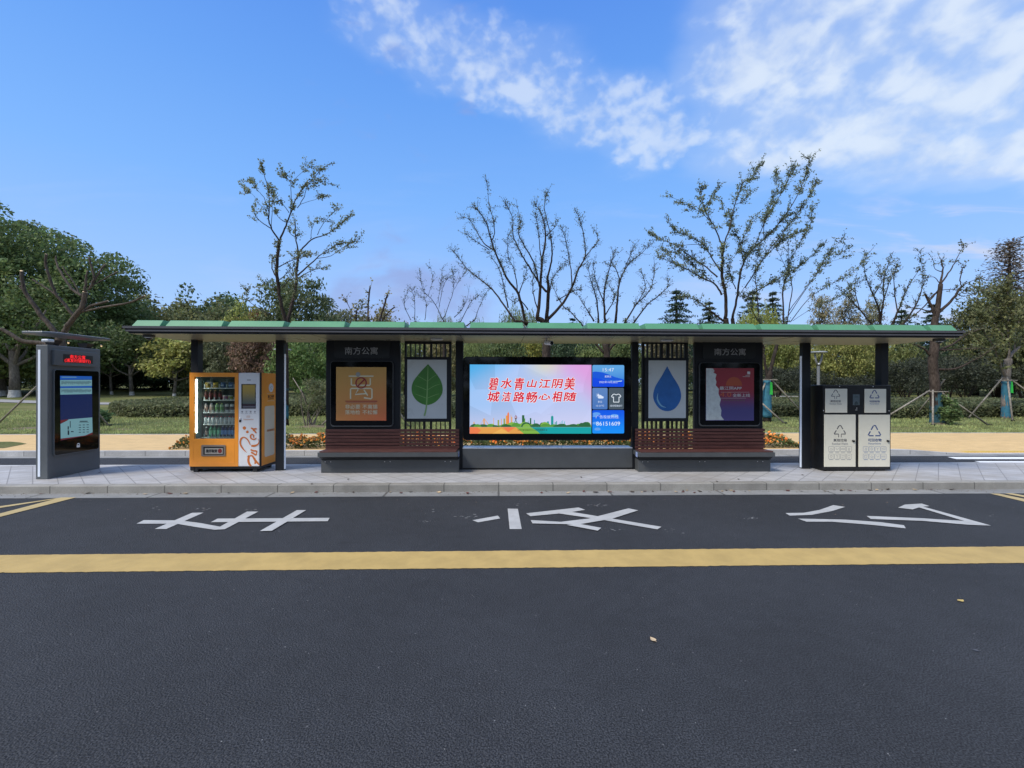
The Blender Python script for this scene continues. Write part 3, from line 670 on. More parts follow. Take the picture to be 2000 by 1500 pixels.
# ------------------------------------------------------------------ benches
def bench(seat, base, back, side, label):
    xs0, xs1 = atY(seat[0], 884, 8.69).x, atY(seat[1], 884, 8.69).x
    xb0, xb1 = atY(base[0], 910, 8.86).x, atY(base[1], 910, 8.86).x
    xk0, xk1 = atY(back[0], 850, 9.09).x, atY(back[1], 850, 9.09).x
    t = thing('bench', ((xs0 + xs1) / 2, 8.95, P), label, 'bench', 'slatted benches of the shelter')
    xm = (seat[0] + seat[1]) / 2
    z1 = atY(xm, 884, 8.69).z; z2 = atY(xm, 892.5, 8.69).z; z3 = atY(xm, 898, 8.86).z
    m = MB(); m.box(xb0, 8.86, P, xb1, 9.10, z3, MT['char']); bo = m.build('plinth', t, bevel=.004)
    for k in (.03, .07, .46, .5, .9, .94):
        x = xb0 + (xb1 - xb0) * k; b = MB(); b.ball((x, 8.858, z3 - .035), (.010, .006, .010), MT['bolt'], 8, 6); b.build('bolt', bo, smooth=True)
    m = MB(); e0, e1 = xs0, xs1
    m.hexa([(e0, 8.69, z2), (e1, 8.69, z2), (e1, 9.10, z2), (e0, 9.10, z2), (e0, 8.69, z1), (e1, 8.69, z1), (e1, 9.10, z1), (e0, 9.10, z1)], MT['char'])
    m.hexa([(xb0 + .005, 8.858, z3 + .001), (xb1 - .005, 8.858, z3 + .001), (xb1 - .005, 9.098, z3 + .001), (xb0 + .005, 9.098, z3 + .001), (e0 + .02, 8.72, z2 - .001), (e1 - .02, 8.72, z2 - .001), (e1 - .02, 9.098, z2 - .001), (e0 + .02, 9.098, z2 - .001)], MT['char2'])
    m.build('seat_frame', t, bevel=.003)
    m = MB(); ins = .03
    for i in range(4): y = 8.70 + i * .095; m.box(e0 + ins, y, z1 + .002, e1 - ins, y + .082, z1 + .026, MT['wood'])
    m.build('seat_slats', t, bevel=.003)
    m = MB(); pl = PY(9.09); xm = (back[0] + back[1]) / 2
    for i in range(6):
        y0 = 838 + i * 6.55 if side > 0 else 837 + i * 6.55; za, zb = pl(xm, y0 + 5.3).z, pl(xm, y0).z
        m.box(xk0, 9.068, za, xk1, 9.09, zb, MT['wood'])
    m.build('back_slats', t, bevel=.003)
    for x in (xk0 + .04, (xk0 + xk1) / 2, xk1 - .04): m = MB(); m.box(x - .02, 9.092, z1, x + .02, 9.105, pl(xm, 838).z - .01, MT['char2']); m.build('back_bracket', t)
    xx = e1 if side > 0 else e0; s = 1 if side > 0 else -1
    m = MB(); a = (xx + s * .002, xx + s * .012); m.box(min(a), 8.80, z2 - .02, max(a), 8.90, z1 - .01, mat('blue_socket', (.30, .38, .62), .3)); m.build('charging_socket', t, bevel=.004)
bench((620, 894), (627, 896), (636, 897), 1, 'brown slatted bench on a grey plinth under the orange poster')
bench((1249, 1514), (1247, 1505), (1240, 1493), -1, 'brown slatted bench on a grey plinth under the red and blue poster')

# ------------------------------------------------------------------ poster cases
ivory = mat('ivory_print', (.70, .66, .46), .5); redp = mat('red_print', (.30, .025, .03), .5)
def case(name, case_px, label, cat, group):
    pl = PY(9.06); q = rect3(pl, *case_px); c = (q[0] + q[1]) / 2
    t = thing(name, (c.x, 9.1, q[0].z), label, cat, group)
    m = MB(); m.prism(rr3(q, .07), MT['char'], (0, .058, 0)); m.build('case', t, bevel=.012)
    g_ = MB(); g_.prism(rr3([q[0] + Vector((.012, -.004, .03)), q[1] + Vector((-.012, -.004, .03)), q[2] + Vector((-.012, -.004, -.012)), q[3] + Vector((.012, -.004, -.012))], .06), MT['blackgl'], (0, .003, 0)); g_.build('glass_front', t)
    return t, PY(9.054)
t, pl = case('poster_case', (645, 705, 768, 834), 'black poster case with orange travel notice above the left bench', 'poster', 'poster cases of the shelter')
gm = G('orange_poster'); cz = gm.xyz(gm.tc['Generated'])
gm.L(gm.mix(gm.math('MULTIPLY', gm.math('SUBTRACT', 1.0, cz[2]), gm.math('ADD', .45, gm.math('MULTIPLY', cz[0], .55))), (.56, .33, .085, 1), (.62, .15, .065, 1)), gm.b.inputs['Base Color']); gm.b.inputs['Roughness'].default_value = .35
q = rect3(pl, 656.5, 717, 754.5, 821.5, .001); m = MB(); m.prism(q, gm.m, (0, .0008, 0)); po = m.build('poster', t)
Z = lambda pts, s=10.715: [(640 + a / s, 700 + b / s) for a, b in pts]
def stroke_px(m, pts, wd, mt, pl, off, n=4, curve=False, origin=(640, 700), s=10.715):
    pts = [(origin[0] + a / s, origin[1] + b / s, (wd if not hasattr(wd, '__len__') else wd[i]) / s) for i, (a, b) in enumerate(pts)]
    if curve: pts = smooth_pts(pts, n)
    for k, qd in enumerate(ribbon(pts)): m.flat([pl(x, y, off + .00012 * (k % 3)) for x, y in qd], mt)
m = MB()
for k, s in enumerate([[(440, 372), (960, 372)], [(497, 418), (497, 555), (520, 562), (880, 562), (893, 548), (893, 415)], [(480, 845), (480, 640), (500, 628), (900, 628), (928, 645), (928, 830), (905, 845), (760, 822)], [(640, 650), (575, 755), (820, 735)], [(760, 655), (840, 778)]]):
    stroke_px(m, s, 27, ivory, pl, .004 + .0005 * k)
m.build('pictogram', po)
m = MB(); ring = [(702 + 108 * math.cos(a), 512 + 108 * math.sin(a)) for a in np.linspace(0, 2 * math.pi, 25)]
stroke_px(m, ring, 26, redp, pl, .0085); stroke_px(m, [(628, 588), (776, 436)], 30, redp, pl, .0095); m.build('prohibition_sign', po)
m = MB(); hd = mat('pale_print', (.30, .30, .28), .5)
m.flat([pl(640 + (638 + 48 * math.cos(a)) / 10.715, 700 + (335 + 50 * math.sin(a)) / 10.715, .0078) for a in np.linspace(2 * math.pi, 0, 17)[:-1]], hd); m.build('round_mark', po)
m = MB()
text(m, '非必要', rect3(pl, *(Z([(368, 965)])[0] + Z([(680, 1058)])[0])), ivory, .003, .008); text(m, '不离锡', rect3(pl, *(Z([(728, 965)])[0] + Z([(1042, 1058)])[0])), ivory, .003, .008)
text(m, '落地检', rect3(pl, *(Z([(365, 1080)])[0] + Z([(680, 1172)])[0])), ivory, .003, .008); text(m, '不松懈', rect3(pl, *(Z([(728, 1080)])[0] + Z([(1042, 1172)])[0])), ivory, .003, .008)
m.build('lettering', po)
m = MB(); m.prism(rect3(pl, *(Z([(370, 886)])[0] + Z([(1040, 905)])[0]), .002), redp, (0, .0005, 0)); m.prism(rect3(pl, *(Z([(390, 918)])[0] + Z([(1020, 936)])[0]), .002), mat('faint_print', (.40, .16, .09), .5), (0, .0005, 0)); m.build('printed_band', po)

t, pl = case('poster_case', (1366, 708, 1485, 833), 'black poster case with red and blue torn paper advert above the right bench', 'poster', 'poster cases of the shelter')
gm = G('red_blue_poster'); cz = gm.xyz(gm.tc['Generated'])
gm.L(gm.mix(gm.mr(cz[2], .18, .62), (.075, .065, .21, 1), (.28, .028, .042, 1)), gm.b.inputs['Base Color']); gm.b.inputs['Roughness'].default_value = .35
q = rect3(pl, 1378.5, 719, 1472.5, 821.5, .001); m = MB(); m.prism(q, gm.m, (0, .0008, 0)); po = m.build('poster', t)
Z5 = lambda a, b: (1220 + a / 4.6875, 620 + b / 4.6875)
m = MB(); torn = [(745, 465), (808, 467), (822, 490), (812, 505), (840, 520), (830, 560), (840, 590), (833, 620), (862, 655), (858, 700), (880, 750), (868, 800), (885, 850), (880, 900), (908, 938), (745, 940)]
m.flat([pl(*Z5(a, b), .004) for a, b in reversed(torn)], mat('torn_paper', (.52, .57, .56), .6, var=.15, vscale=14)); m.build('torn_paper', po)
m = MB(); m.flat([pl(*Z5(1000 + 75 * math.cos(a), 625 + 80 * math.sin(a)), .003) for a in np.linspace(0, -math.pi, 19)], mat('sun_disc_print', (.38, .075, .03), .5)); m.build('sun_disc', po)
def rz(x0, y0, x1, y1, off=0.): a = Z5(x0, y0); b = Z5(x1, y1); return rect3(pl, a[0], a[1], b[0], b[1], off)
wp = mat('white_print', (.60, .60, .60), .5); op = mat('orange_numerals', (.50, .11, .05), .5)
m = MB(); text(m, '最江阴APP', rz(868, 632, 1070, 664), wp, .006, .008); text(m, '4.0', rz(872, 685, 975, 726), op, .006, .012); text(m, '全新上线', rz(988, 697, 1146, 728), wp, .006, .008); m.build('lettering', po)
m = MB()
for x0, y0, x1, y1 in ((1122, 495, 1148, 520), (1105, 528, 1146, 531), (1080, 541, 1146, 544), (880, 683, 1140, 685), (870, 738, 1110, 740)): m.prism(rz(x0, y0, x1, y1, .005), wp, (0, .0005, 0))
fp = mat('dim_print', (.14, .08, .11), .5)
for i in range(8): m.prism(rz(900 + i * 26, 752, 918 + i * 26, 766, .005), fp, (0, .0005, 0))
m.build('printed_marks', po)

# lighter posters in the slatted screens: artwork replaced by a plain leaf and a plain drop
def lightposter(fr, pc, label):
    pl = PY(9.17); q = rect3(pl, *fr); c = (q[0] + q[1]) / 2
    t = thing('framed_poster', (c.x, 9.19, q[0].z), label, 'poster', 'framed posters in the slat screens')
    m = MB(); m.prism(q, MT['char2'], (0, .045, 0)); m.build('frame', t, bevel=.006)
    q2 = rect3(pl, *pc, .003); m = MB(); m.prism(q2, mat('pale_poster_sheet', (.56, .60, .60), .3, var=.04, vscale=2, coat=.4), (0, .002, 0)); return t, m.build('poster', t), PY(9.165)
t, po, pl = lightposter((790, 697, 881, 824), (795.5, 702.5, 872.5, 817.5), 'pale framed poster with a plain green leaf in the left slat screen')
gl1 = mat('green_leaf_print', (.055, .20, .03), .45, var=.15, vscale=5); gl2 = mat('pale_green_print', (.22, .40, .13), .45)
m = MB(); lp = smooth_pts([(836, 711), (820, 728), (806, 748), (805, 768), (816, 784), (834, 791), (852, 784), (864, 767), (862, 746), (850, 727), (836, 711)], 5)
m.flat([pl(x, y, .002) for x, y in reversed(lp)], gl1)
for k, s in enumerate([[(836, 715, .9), (835, 750, 2.0), (833, 792, 2.6), (829, 812, 3.2)], [(835, 745, .6), (846, 736, .8), (855, 731, .4)], [(835, 745, .6), (823, 738, .8), (815, 734, .4)], [(834, 762, .7), (848, 754, .9), (860, 750, .4)], [(834, 762, .7), (820, 756, .9), (810, 753, .4)], [(834, 778, .7), (848, 772, .9), (858, 769, .4)], [(834, 778, .7), (821, 773, .9), (812, 770, .4)]]):
    for j, qd in enumerate(ribbon(smooth_pts(s, 4))): m.flat([pl(x, y, .003 + .0002 * k + .00005 * (j % 2)) for x, y in qd], gl2)
m.build('leaf_print', po)
t, po, pl = lightposter((1259, 698.5, 1345, 823), (1266.5, 704, 1339.5, 816.5), 'pale framed poster with a plain blue drop in the right slat screen')
bl1 = mat('blue_drop_print', (.02, .13, .40), .4, var=.15, vscale=5); bl2 = mat('pale_blue_print', (.20, .45, .62), .4)
m = MB(); dp = smooth_pts([(1303, 715), (1292, 735), (1279, 757), (1276, 778), (1287, 797), (1303, 803), (1319, 797), (1330, 778), (1327, 757), (1314, 735), (1303, 715)], 5)
m.flat([pl(x, y, .002) for x, y in reversed(dp)], bl1)
for j, qd in enumerate(ribbon(smooth_pts([(1285, 768, .5), (1284, 780, 2.6), (1291, 792, 2.8), (1301, 796, .6)], 5))): m.flat([pl(x, y, .003 + .0001 * (j % 2)) for x, y in qd], bl2)
m.build('drop_print', po)

# ------------------------------------------------------------------ the large LED screen
pl = PY(9.03); q = rect3(pl, 904.3, 697, 1233.5, 860)
scr = thing('display_screen', ((q[0].x + q[1].x) / 2, 9.1, q[0].z), 'large black framed LED screen showing red slogan and city skyline', 'screen')
m = MB(); m.prism(rr3(q, .075), MT['blackgl'], (0, .16, 0)); m.build('frame', scr, bevel=.01)
for px in (931, 1023, 1115, 1209): x = pl(px, 696).x; z = q[3].z; m = MB(); m.box(x - .035, 9.06, z - .002, x + .035, 9.14, z + .012, MT['black']); m.build('top_bracket', scr)
for px in (905, 1232): x = pl(px, 770).x; m = MB(); m.box(x - .06, 9.125, 1.0, x + .06, 9.16, 1.3, MT['black']); m.build('mount', scr)
pl = PY(9.028)
gm = G('screen_sky_image'); cz = gm.xyz(gm.tc['Generated']); u, v = cz[0], cz[2]
c = gm.mix(gm.mr(u, 0, .85), (.34, .53, .86, 1), (.50, .58, .88, 1))
c = gm.mix(gm.math('MULTIPLY', gm.mr(v, .45, .05), .55), c, (.72, .68, .90, 1))
c = gm.mix(gm.math('MULTIPLY', gm.mr(gm.math('ADD', u, gm.math('MULTIPLY', gm.math('SUBTRACT', 1.0, v), 1.1)), .55, .0), .85), c, (.03, .43, .87, 1))
c = gm.mix(gm.math('MULTIPLY', gm.mr(gm.math('ADD', gm.math('MULTIPLY', gm.math('SUBTRACT', 1.0, u), 1.3), gm.math('SUBTRACT', 1.0, v)), .75, .1), .72), c, (.80, .26, .68, 1))
yb = gm.math('MULTIPLY', gm.mr(gm.math('ABSOLUTE', gm.math('SUBTRACT', u, .62)), .22, .0), gm.mr(v, .72, 1.0))
c = gm.mix(gm.math('MULTIPLY', yb, .55), c, (.72, .72, .36, 1))
vt = gm.n('ShaderNodeTexVoronoi', feature='F1'); gm.L(gm.tc['Object'], vt.inputs['Vector']); vt.inputs['Scale'].default_value = 1.9
hv = gm.n('ShaderNodeRGBToBW'); gm.L(vt.outputs['Color'], hv.inputs[0]); c = gm.mix(1., c, gm.mr(hv.outputs[0], .2, .8, .93, 1.06), 'MULTIPLY')
gm.b.inputs['Base Color'].default_value = (.01, .01, .01, 1); gm.L(c, gm.b.inputs['Emission Color']); gm.b.inputs['Emission Strength'].default_value = EM; gm.b.inputs['Roughness'].default_value = .2
q = rect3(pl, 917.5, 712.3, 1155, 846.3); m = MB(); m.prism(q, gm.m, (0, .001, 0)); im = m.build('main_picture', scr)
ZS = lambda a, b: (905 + a / 6.0606, 800 + b / 6.0606)
lay = [0.0]
def scp(m, pts, mt, zf=ZS):
    lay[0] += .00006; pts = [zf(a, b) for a, b in pts]
    ar = sum(pts[i][0] * pts[(i + 1) % len(pts)][1] - pts[(i + 1) % len(pts)][0] * pts[i][1] for i in range(len(pts)))
    pts = pts if ar < 0 else pts[::-1]
    m.flat([pl(x, y, .0015 + lay[0]) for x, y in pts], mt)
E = lambda n, r, g_, b_, s=1.: glow(n, lin(r, g_, b_), s)
or1, or2, or3 = E('screen_orange', 235, 125, 75), E('screen_amber', 226, 160, 78), E('screen_olive', 150, 160, 75)
gr1, gr2, gr3, te1, te2 = E('screen_green', 88, 150, 60), E('screen_dark_green', 44, 100, 60), E('screen_lime', 128, 178, 72), E('screen_teal', 20, 150, 150), E('screen_aqua', 70, 185, 200)
m = MB()
bx = lambda a, b, c_, d_: [(a, b), (c_, b), (c_, d_), (a, d_)]
for (a, b, c_, d_, mt_) in ((120, 145, 132, 195, or2), (237, 105, 248, 195, or2), (250, 105, 256, 195, or2), (356, 100, 362, 190, or2), (405, 122, 424, 190, or3), (446, 108, 454, 190, or2), (475, 106, 494, 190, or3), (502, 70, 522, 190, or2), (520, 45, 542, 190, or1), (560, 60, 566, 180, or2), (568, 85, 580, 180, or2),
      (694, 66, 722, 185, gr2), (720, 104, 732, 185, gr1), (764, 130, 770, 180, te1), (787, 100, 804, 180, gr2), (836, 122, 846, 180, te1), (990, 140, 1012, 180, te1), (1037, 80, 1066, 185, te1), (1044, 72, 1058, 90, te1), (1082, 148, 1092, 185, te1), (1098, 136, 1108, 185, te1), (1142, 150, 1148, 195, te2), (1158, 135, 1163, 195, te2), (1172, 128, 1178, 195, te2), (1192, 140, 1200, 195, te2)):
    scp(m, bx(a, b, c_, d_), mt_)
scp(m, [(524, 48), (532, 22), (540, 48)], or1); scp(m, [(195, 190), (240, 112), (244, 112), (200, 190)], or2); scp(m, [(300, 175), (256, 112), (252, 112), (292, 178)], or2)
for (a, b) in (((600, 165), (632, 100)), ((640, 165), (610, 100))): stroke = ribbon([(a[0], a[1], 7), (b[0], b[1], 7)])[0]; scp(m, stroke, gr2)
scp(m, [(621, 64), (638, 90), (621, 116), (606, 90)], E('screen_maroon', 140, 45, 50)); scp(m, [(621, 76), (629, 90), (621, 104), (614, 90)], E('screen_paper', 210, 215, 240))
m.build('skyline', im)
m = MB(); rn = random.Random(5)
for i in range(62):
    x = 78 + (1510 - 78) * rn.random(); hgt = 14 + 26 * rn.random() + (22 if 540 < x < 760 or 840 < x < 1000 or x > 1360 else 0); ww = 30 + 45 * rn.random(); b0 = 206
    x0, x1 = max(77, x - ww), min(1513, x + ww)
    arc = [(x0 + (x1 - x0) * (1 - math.cos(a)) / 2, b0 - hgt * math.sin(a)) for a in np.linspace(0, math.pi, 9)]
    scp(m, arc, rn.choice([gr1, gr1, gr2, gr3]))
m.build('tree_line', im)
m = MB(); scp(m, bx(76, 207, 1514, 284), or2)
for pts, mt_ in (([(76, 207), (160, 207), (210, 245), (170, 284), (76, 284)], or1), ([(465, 207), (620, 207), (530, 268)], or1), ([(620, 207), (880, 207), (980, 284), (715, 284)], gr3), ([(800, 207), (1514, 207), (1514, 284), (905, 284), (880, 260)], te1), ([(985, 207), (930, 255), (1010, 284), (1514, 284), (1514, 207)], E('screen_sea', 10, 160, 165)), ([(340, 284), (450, 225), (560, 284)], E('screen_gold', 236, 178, 90))): scp(m, pts, mt_)
m.build('colour_band', im)
m = MB(); lay[0] += .0002; dk = E('screen_ink', 40, 50, 45)
a, b = ZS(640, 232), ZS(992, 250); text(m, '江阴市客运服务中心 江阴传媒集团 宣', rect3(pl, a[0], a[1], b[0], b[1]), dk, .004 + lay[0], .01)
wt = E('screen_white', 250, 250, 255); rd = E('screen_red', 214, 22, 52)
ZT6 = lambda a, b: (930 + a / 9.524, 725 + b / 9.524)
row1 = zip('碧水青山江阴美', [(228, 122, 388, 350), (448, 135, 650, 320), (695, 125, 868, 345), (938, 158, 1100, 300), (1155, 150, 1362, 310), (1400, 150, 1580, 315), (1630, 118, 1815, 345)])
row2 = zip('城洁路畅心相随', [(200, 380, 412, 565), (470, 385, 622, 560), (680, 385, 880, 570), (920, 385, 1115, 580), (1150, 420, 1360, 530), (1405, 375, 1570, 565), (1625, 390, 1835, 555)])
W_ = MB(); Rd = MB()
for ch, (x0, y0, x1, y1) in list(row1) + list(row2):
    a, b = ZT6(x0, y0), ZT6(x1, y1); q = rect3(pl, a[0], a[1], b[0], b[1]); e = .010
    sh = (q[1] - q[0]) * 0 + Vector((.038, 0, 0)); q[2] = q[2] + sh; q[3] = q[3] + sh
    text(W_, ch, q, wt, .0060 + lay[0], spread=.013)
    text(Rd, ch, q, rd, .0080 + lay[0], spread=.0055)
W_.build('slogan_outline', im); Rd.build('slogan', im); m.build('credit_line', im)
# tiles on the right of the screen
def tile(name, px, col, grad=None):
    q = rect3(pl, *px, .0005); m = MB()
    if grad:
        gm = G(name + '_image'); cz = gm.xyz(gm.tc['Generated'])
        gm.L(gm.mix(gm.mr(cz[2], 0, 1), grad[0], grad[1]), gm.b.inputs['Emission Color']); gm.b.inputs['Emission Strength'].default_value = EM; gm.b.inputs['Base Color'].default_value = (.01, .01, .01, 1); mt_ = gm.m
    else: mt_ = col
    m.prism(rr3(q, .025), mt_, (0, .0005, 0)); return m.build(name, scr)
ZR = lambda a, b: (1150 + a / 9.378, 700 + b / 9.375)
def rzr(x0, y0, x1, y1): a = ZR(x0, y0); b = ZR(x1, y1); return rect3(pl, a[0], a[1], b[0], b[1])
w1 = E('tile_white', 215, 228, 250)
tl = tile('clock_tile', (1157, 713, 1219, 755.5), None, (lin(40, 120, 215), lin(95, 165, 225)))
m = MB(); lay[0] = .001
scp(m, [(70, 250), (120, 240), (250, 255), (380, 300), (470, 340), (640, 385), (640, 430), (500, 410), (300, 390), (70, 350)], E('tile_ridge', 20, 85, 215), ZR); scp(m, [(70, 350), (200, 372), (330, 400), (500, 425), (640, 405), (640, 500), (620, 520), (90, 520), (70, 500)], E('tile_deep', 10, 70, 225), ZR); scp(m, [(500, 418), (560, 410), (610, 404), (600, 424), (540, 428)], E('tile_mist', 170, 205, 235), ZR)
m.build('mountains', tl)
m = MB(); text(m, '15:47', rzr(255, 178, 460, 240), w1, .006); text(m, '星期五', rzr(290, 312, 412, 350), w1, .006); text(m, '2022年10月28日', rzr(190, 410, 520, 455), w1, .006); m.build('lettering', tl)
tl = tile('weather_tile', (1157, 757.5, 1186.5, 799.5), None, (lin(70, 115, 185), lin(90, 130, 190)))
m = MB(); scp(m, [(175 + 22 * math.cos(a), 675 + 22 * math.sin(a)) for a in np.linspace(0, 6.28, 13)[:-1]], w1, ZR)
for i in range(7):
    a = R(100 + i * 36); scp(m, ribbon([(175 + 30 * math.cos(a), 675 - 30 * math.sin(a), 6), (175 + 42 * math.cos(a), 675 - 42 * math.sin(a), 6)])[0], w1, ZR)
scp(m, smooth_pts([(170, 722), (168, 705), (185, 692), (200, 675), (222, 670), (238, 688), (262, 695), (270, 715), (258, 732), (185, 733), (170, 722)], 3)[:-1], w1, ZR); m.build('cloud_symbol', tl)
m = MB(); text(m, '多云', rzr(165, 775, 243, 815), w1, .006); text(m, '15~21℃', rzr(132, 850, 278, 882), w1, .006); m.build('lettering', tl)
tl = tile('clothing_tile', (1189, 757.5, 1218.5, 799.5), E('tile_grey', 72, 86, 98))
m = MB(); shirt = [(450, 655), (415, 690), (428, 712), (452, 705), (452, 800), (552, 800), (552, 705), (574, 712), (588, 690), (552, 655), (528, 655), (502, 668), (475, 655), (450, 655)]
for j in range(len(shirt) - 1):
    a, b = shirt[j], shirt[j + 1]; scp(m, ribbon([(a[0], a[1], 11), (b[0], b[1], 11)])[0], E('tile_bright', 235, 245, 255) if j == 0 else m.mats[0], ZR)
m.build('shirt_symbol', tl)
m = MB(); text(m, '适合短袖出行', rzr(388, 848, 612, 884), w1, .006); m.build('lettering', tl)
tl = tile('hotline_tile', (1157, 801, 1219, 846.5), None, (lin(0, 140, 245), lin(0, 85, 230)))
m = MB(); cb = E('tile_cloud', 95, 160, 240)
for cx_, cy_, ww, hh in ((140, 1020, 75, 34), (105, 1060, 40, 24), (470, 1050, 75, 30), (120, 1190, 55, 30), (160, 1300, 60, 34)):
    scp(m, [(max(70, cx_ + ww * math.cos(a)), cy_ + hh * math.sin(a) * (1 if math.sin(a) < 0 else .6)) for a in np.linspace(0, 6.28, 17)[:-1]], cb, ZR)
m.build('clouds', tl)
m = MB(); text(m, '广告投放热线:', rzr(125, 1040, 550, 1100), w1, .006); text(m, '86151609', rzr(135, 1158, 570, 1230), E('tile_number', 225, 240, 255), .006); m.build('lettering', tl)
# ================================================================== information kiosk (its wide face looks along the pavement)
KX = -8.10
kp = PX(KX)
y0, y1 = 8.36, 9.43
kt = kp(92, 675).z; kt2 = kp(196, 681).z; kz_ = (kt + kt2) / 2
kio = thing('information_kiosk', (-8.2, 8.9, P), 'grey upright kiosk with tall black screen and red dot letters at the left', 'information kiosk')
m = MB(); m.box(-8.31, y0, P, KX, y1, kz_, MT['kiosk']); body = m.build('body', kio, bevel=.01)
m = MB(); xa, xb = atY(74.5, 800, y0).x, atY(79, 800, y0).x; m.box(xa, y0 - .006, atY(76, 931, y0).z, xb, y0 - .001, atY(76, 683, y0).z, MT['strip']); m.build('light_strip', body)
rz0 = kz_ + .10
A, B_, C_ = atZ(36, 648, rz0 + .03), atZ(90, 646.5, rz0 + .03), atZ(221, 663, rz0 + .03)
m = MB(); xl, xr, ya, yb = A.x, (B_.x + C_.x) / 2 + .02, (A.y + B_.y) / 2, C_.y
plate = [(x, y, rz0) for x, y in [(xl + .12, ya), (xr - .10, ya), (xr, ya + .12), (xr, yb - .15), (xr - .12, yb), (xl + .12, yb), (xl, yb - .12), (xl, ya + .12)]]
m.prism([(a, b, rz0 + .035) for a, b, c in plate], MT['steel'], (0, 0, -.006)); m.prism([(a, b, rz0 + .0285) for a, b, c in plate], MT['kiosk'], (0, 0, -.028)); m.build('roof_plate', kio, bevel=.004)
for yy in (8.56, 9.22):
    m = MB(); m.hexa([(-8.26, yy - .05, kz_), (-8.15, yy - .05, kz_), (-8.15, yy + .05, kz_), (-8.26, yy + .05, kz_), (-8.30, yy - .08, rz0), (-8.10, yy - .08, rz0), (-8.10, yy + .08, rz0), (-8.30, yy + .08, rz0)], MT['char2']); m.build('roof_bracket', kio)
m = MB(); yy = kp(88, 660).y; m.box(-8.16, 8.30, rz0 - .05, -8.04, 8.42, rz0 - .001, MT['steel']); m.build('sensor_box', kio, bevel=.01)
wl_ = glow('warm_lamp', (1, .72, .40, 1), .75)
for yy in (8.66, 9.36): m = MB(); m.ball((-8.02, yy, rz0 - .035), (.014, .016, .022), wl_, 10, 6); m.tube([(-8.02, yy, rz0 - .03), (-8.02, yy, rz0)], .014, MT['black'], 6); m.build('lamp', kio, smooth=True)
def kr(x0, y0a, y0b, x1, y1a, y1b, off=0.):      # left edge px (x0, top y0a, bottom y0b), right edge likewise
    a0, b0 = kp(x0, y0a, off), kp(x0, y0b, off); a1, b1 = kp(x1, y1a, off), kp(x1, y1b, off)
    zt = (a0.z + a1.z) / 2; zb = (b0.z + b1.z) / 2
    return [Vector((a0.x, a0.y, zb)), Vector((a0.x, a1.y, zb)), Vector((a0.x, a1.y, zt)), Vector((a0.x, a0.y, zt))]
KZ = lambda a, b: (100 + a / 6.82, 680 + b / 6.82)
def kq(l, t0, b0, r, t1, b1, off=0.): x0, ya = KZ(l, t0); _, yb_ = KZ(l, b0); x1, yc_ = KZ(r, t1); _, yd = KZ(r, b1); return kr(x0, ya, yb_, x1, yc_, yd, off)
q = kq(5, 25, 228, 580, 55, 252); m = MB(); m.prism([p + Vector((.05, 0, 0)) for p in rr3(q, .02)], MT['kiosk'], (-.049, 0, 0)); sg = m.build('sign_box', kio, bevel=.008)
q = kq(122, 82, 190, 520, 100, 208); m = MB(); m.prism([p + Vector((.0525, 0, 0)) for p in q], mat('dark_led_window', (.030, .026, .026), .3), (-.0025, 0, 0)); m.build('led_window', sg)
led = glow('red_led', lin(255, 40, 48), 1.6); m = MB()
text(m, '南方公寓', kq(212, 88, 140, 415, 100, 150), led, .055); text(m, '(浦发村镇银行)', kq(140, 138, 196, 485, 152, 202), led, .055); m.build('lettering', sg)
q = kq(15, 285, 1440, 615, 300, 1350); m = MB(); m.prism([p + Vector((.035, 0, 0)) for p in rr3(q, .05)], MT['kiosk'], (-.034, 0, 0)); fr = m.build('screen_frame', kio, bevel=.006)
q = kq(22, 292, 1425, 610, 306, 1338); m = MB(); m.prism([p + Vector((.037, 0, 0)) for p in rr3(q, .04)], MT['blackgl'], (-.002, 0, 0)); m.build('screen_glass', fr)
def kpan(name, pts, mt_, o, par):                  # free polygon on the kiosk screen in zoom pixels
    m = MB(); v = [kp(*KZ(a, b), o) for a, b in pts]
    m.flat(v, mt_); return m.build(name, par)
navy = glow('kiosk_navy', lin(8, 30, 84), .75); pale = glow('kiosk_pale', lin(118, 165, 178), .7); kblue = glow('kiosk_blue', lin(25, 85, 175), .8); kred = glow('kiosk_red', lin(95, 30, 40), .8)
cw = lambda pts: pts[::-1]                          # zoom y points down
dsp = kpan('screen_picture', cw([(90, 368), (515, 375), (525, 1150), (98, 1230)]), navy, .0375, fr)
kpan('title_bar', cw([(90, 368), (515, 375), (515, 418), (90, 420)]), kblue, .0380, dsp)
kpan('route_panel', cw([(90, 425), (515, 422), (515, 502), (92, 508)]), pale, .0384, dsp)
kpan('route_bar', cw([(92, 510), (515, 504), (515, 524), (92, 530)]), kblue, .0384, dsp)
kpan('route_panel', cw([(92, 533), (515, 528), (516, 610), (93, 620)]), pale, .0384, dsp)
kpan('notice_panel', cw([(95, 1010), (185, 965), (205, 948), (520, 922), (525, 1120), (400, 1175), (250, 1186), (98, 1205)]), pale, .0384, dsp)
kpan('red_wave', cw([(95, 960), (200, 945), (180, 968), (95, 1005)]), kred, .0382, dsp)
kpan('red_wave', cw([(98, 1207), (250, 1188), (400, 1177), (524, 1122), (524, 1150), (98, 1228)]), kred, .0385, dsp)
m = MB(); ink = mat('kiosk_ink', (.02, .045, .06), .5); rn = random.Random(4)
def kbar(m, l, t, r, b, mt_): m.flat([kp(*KZ(a, c_), .0389) for a, c_ in cw([(l, t), (r, t), (r, b), (l, b)])], mt_)
for k, (ya, yb) in enumerate(((436, 486), (545, 596))):
    for i in range(40):
        x = 108 + i * 10; kbar(m, x, ya + rn.random() * 10, x + 4.5, yb - rn.random() * 22, ink)
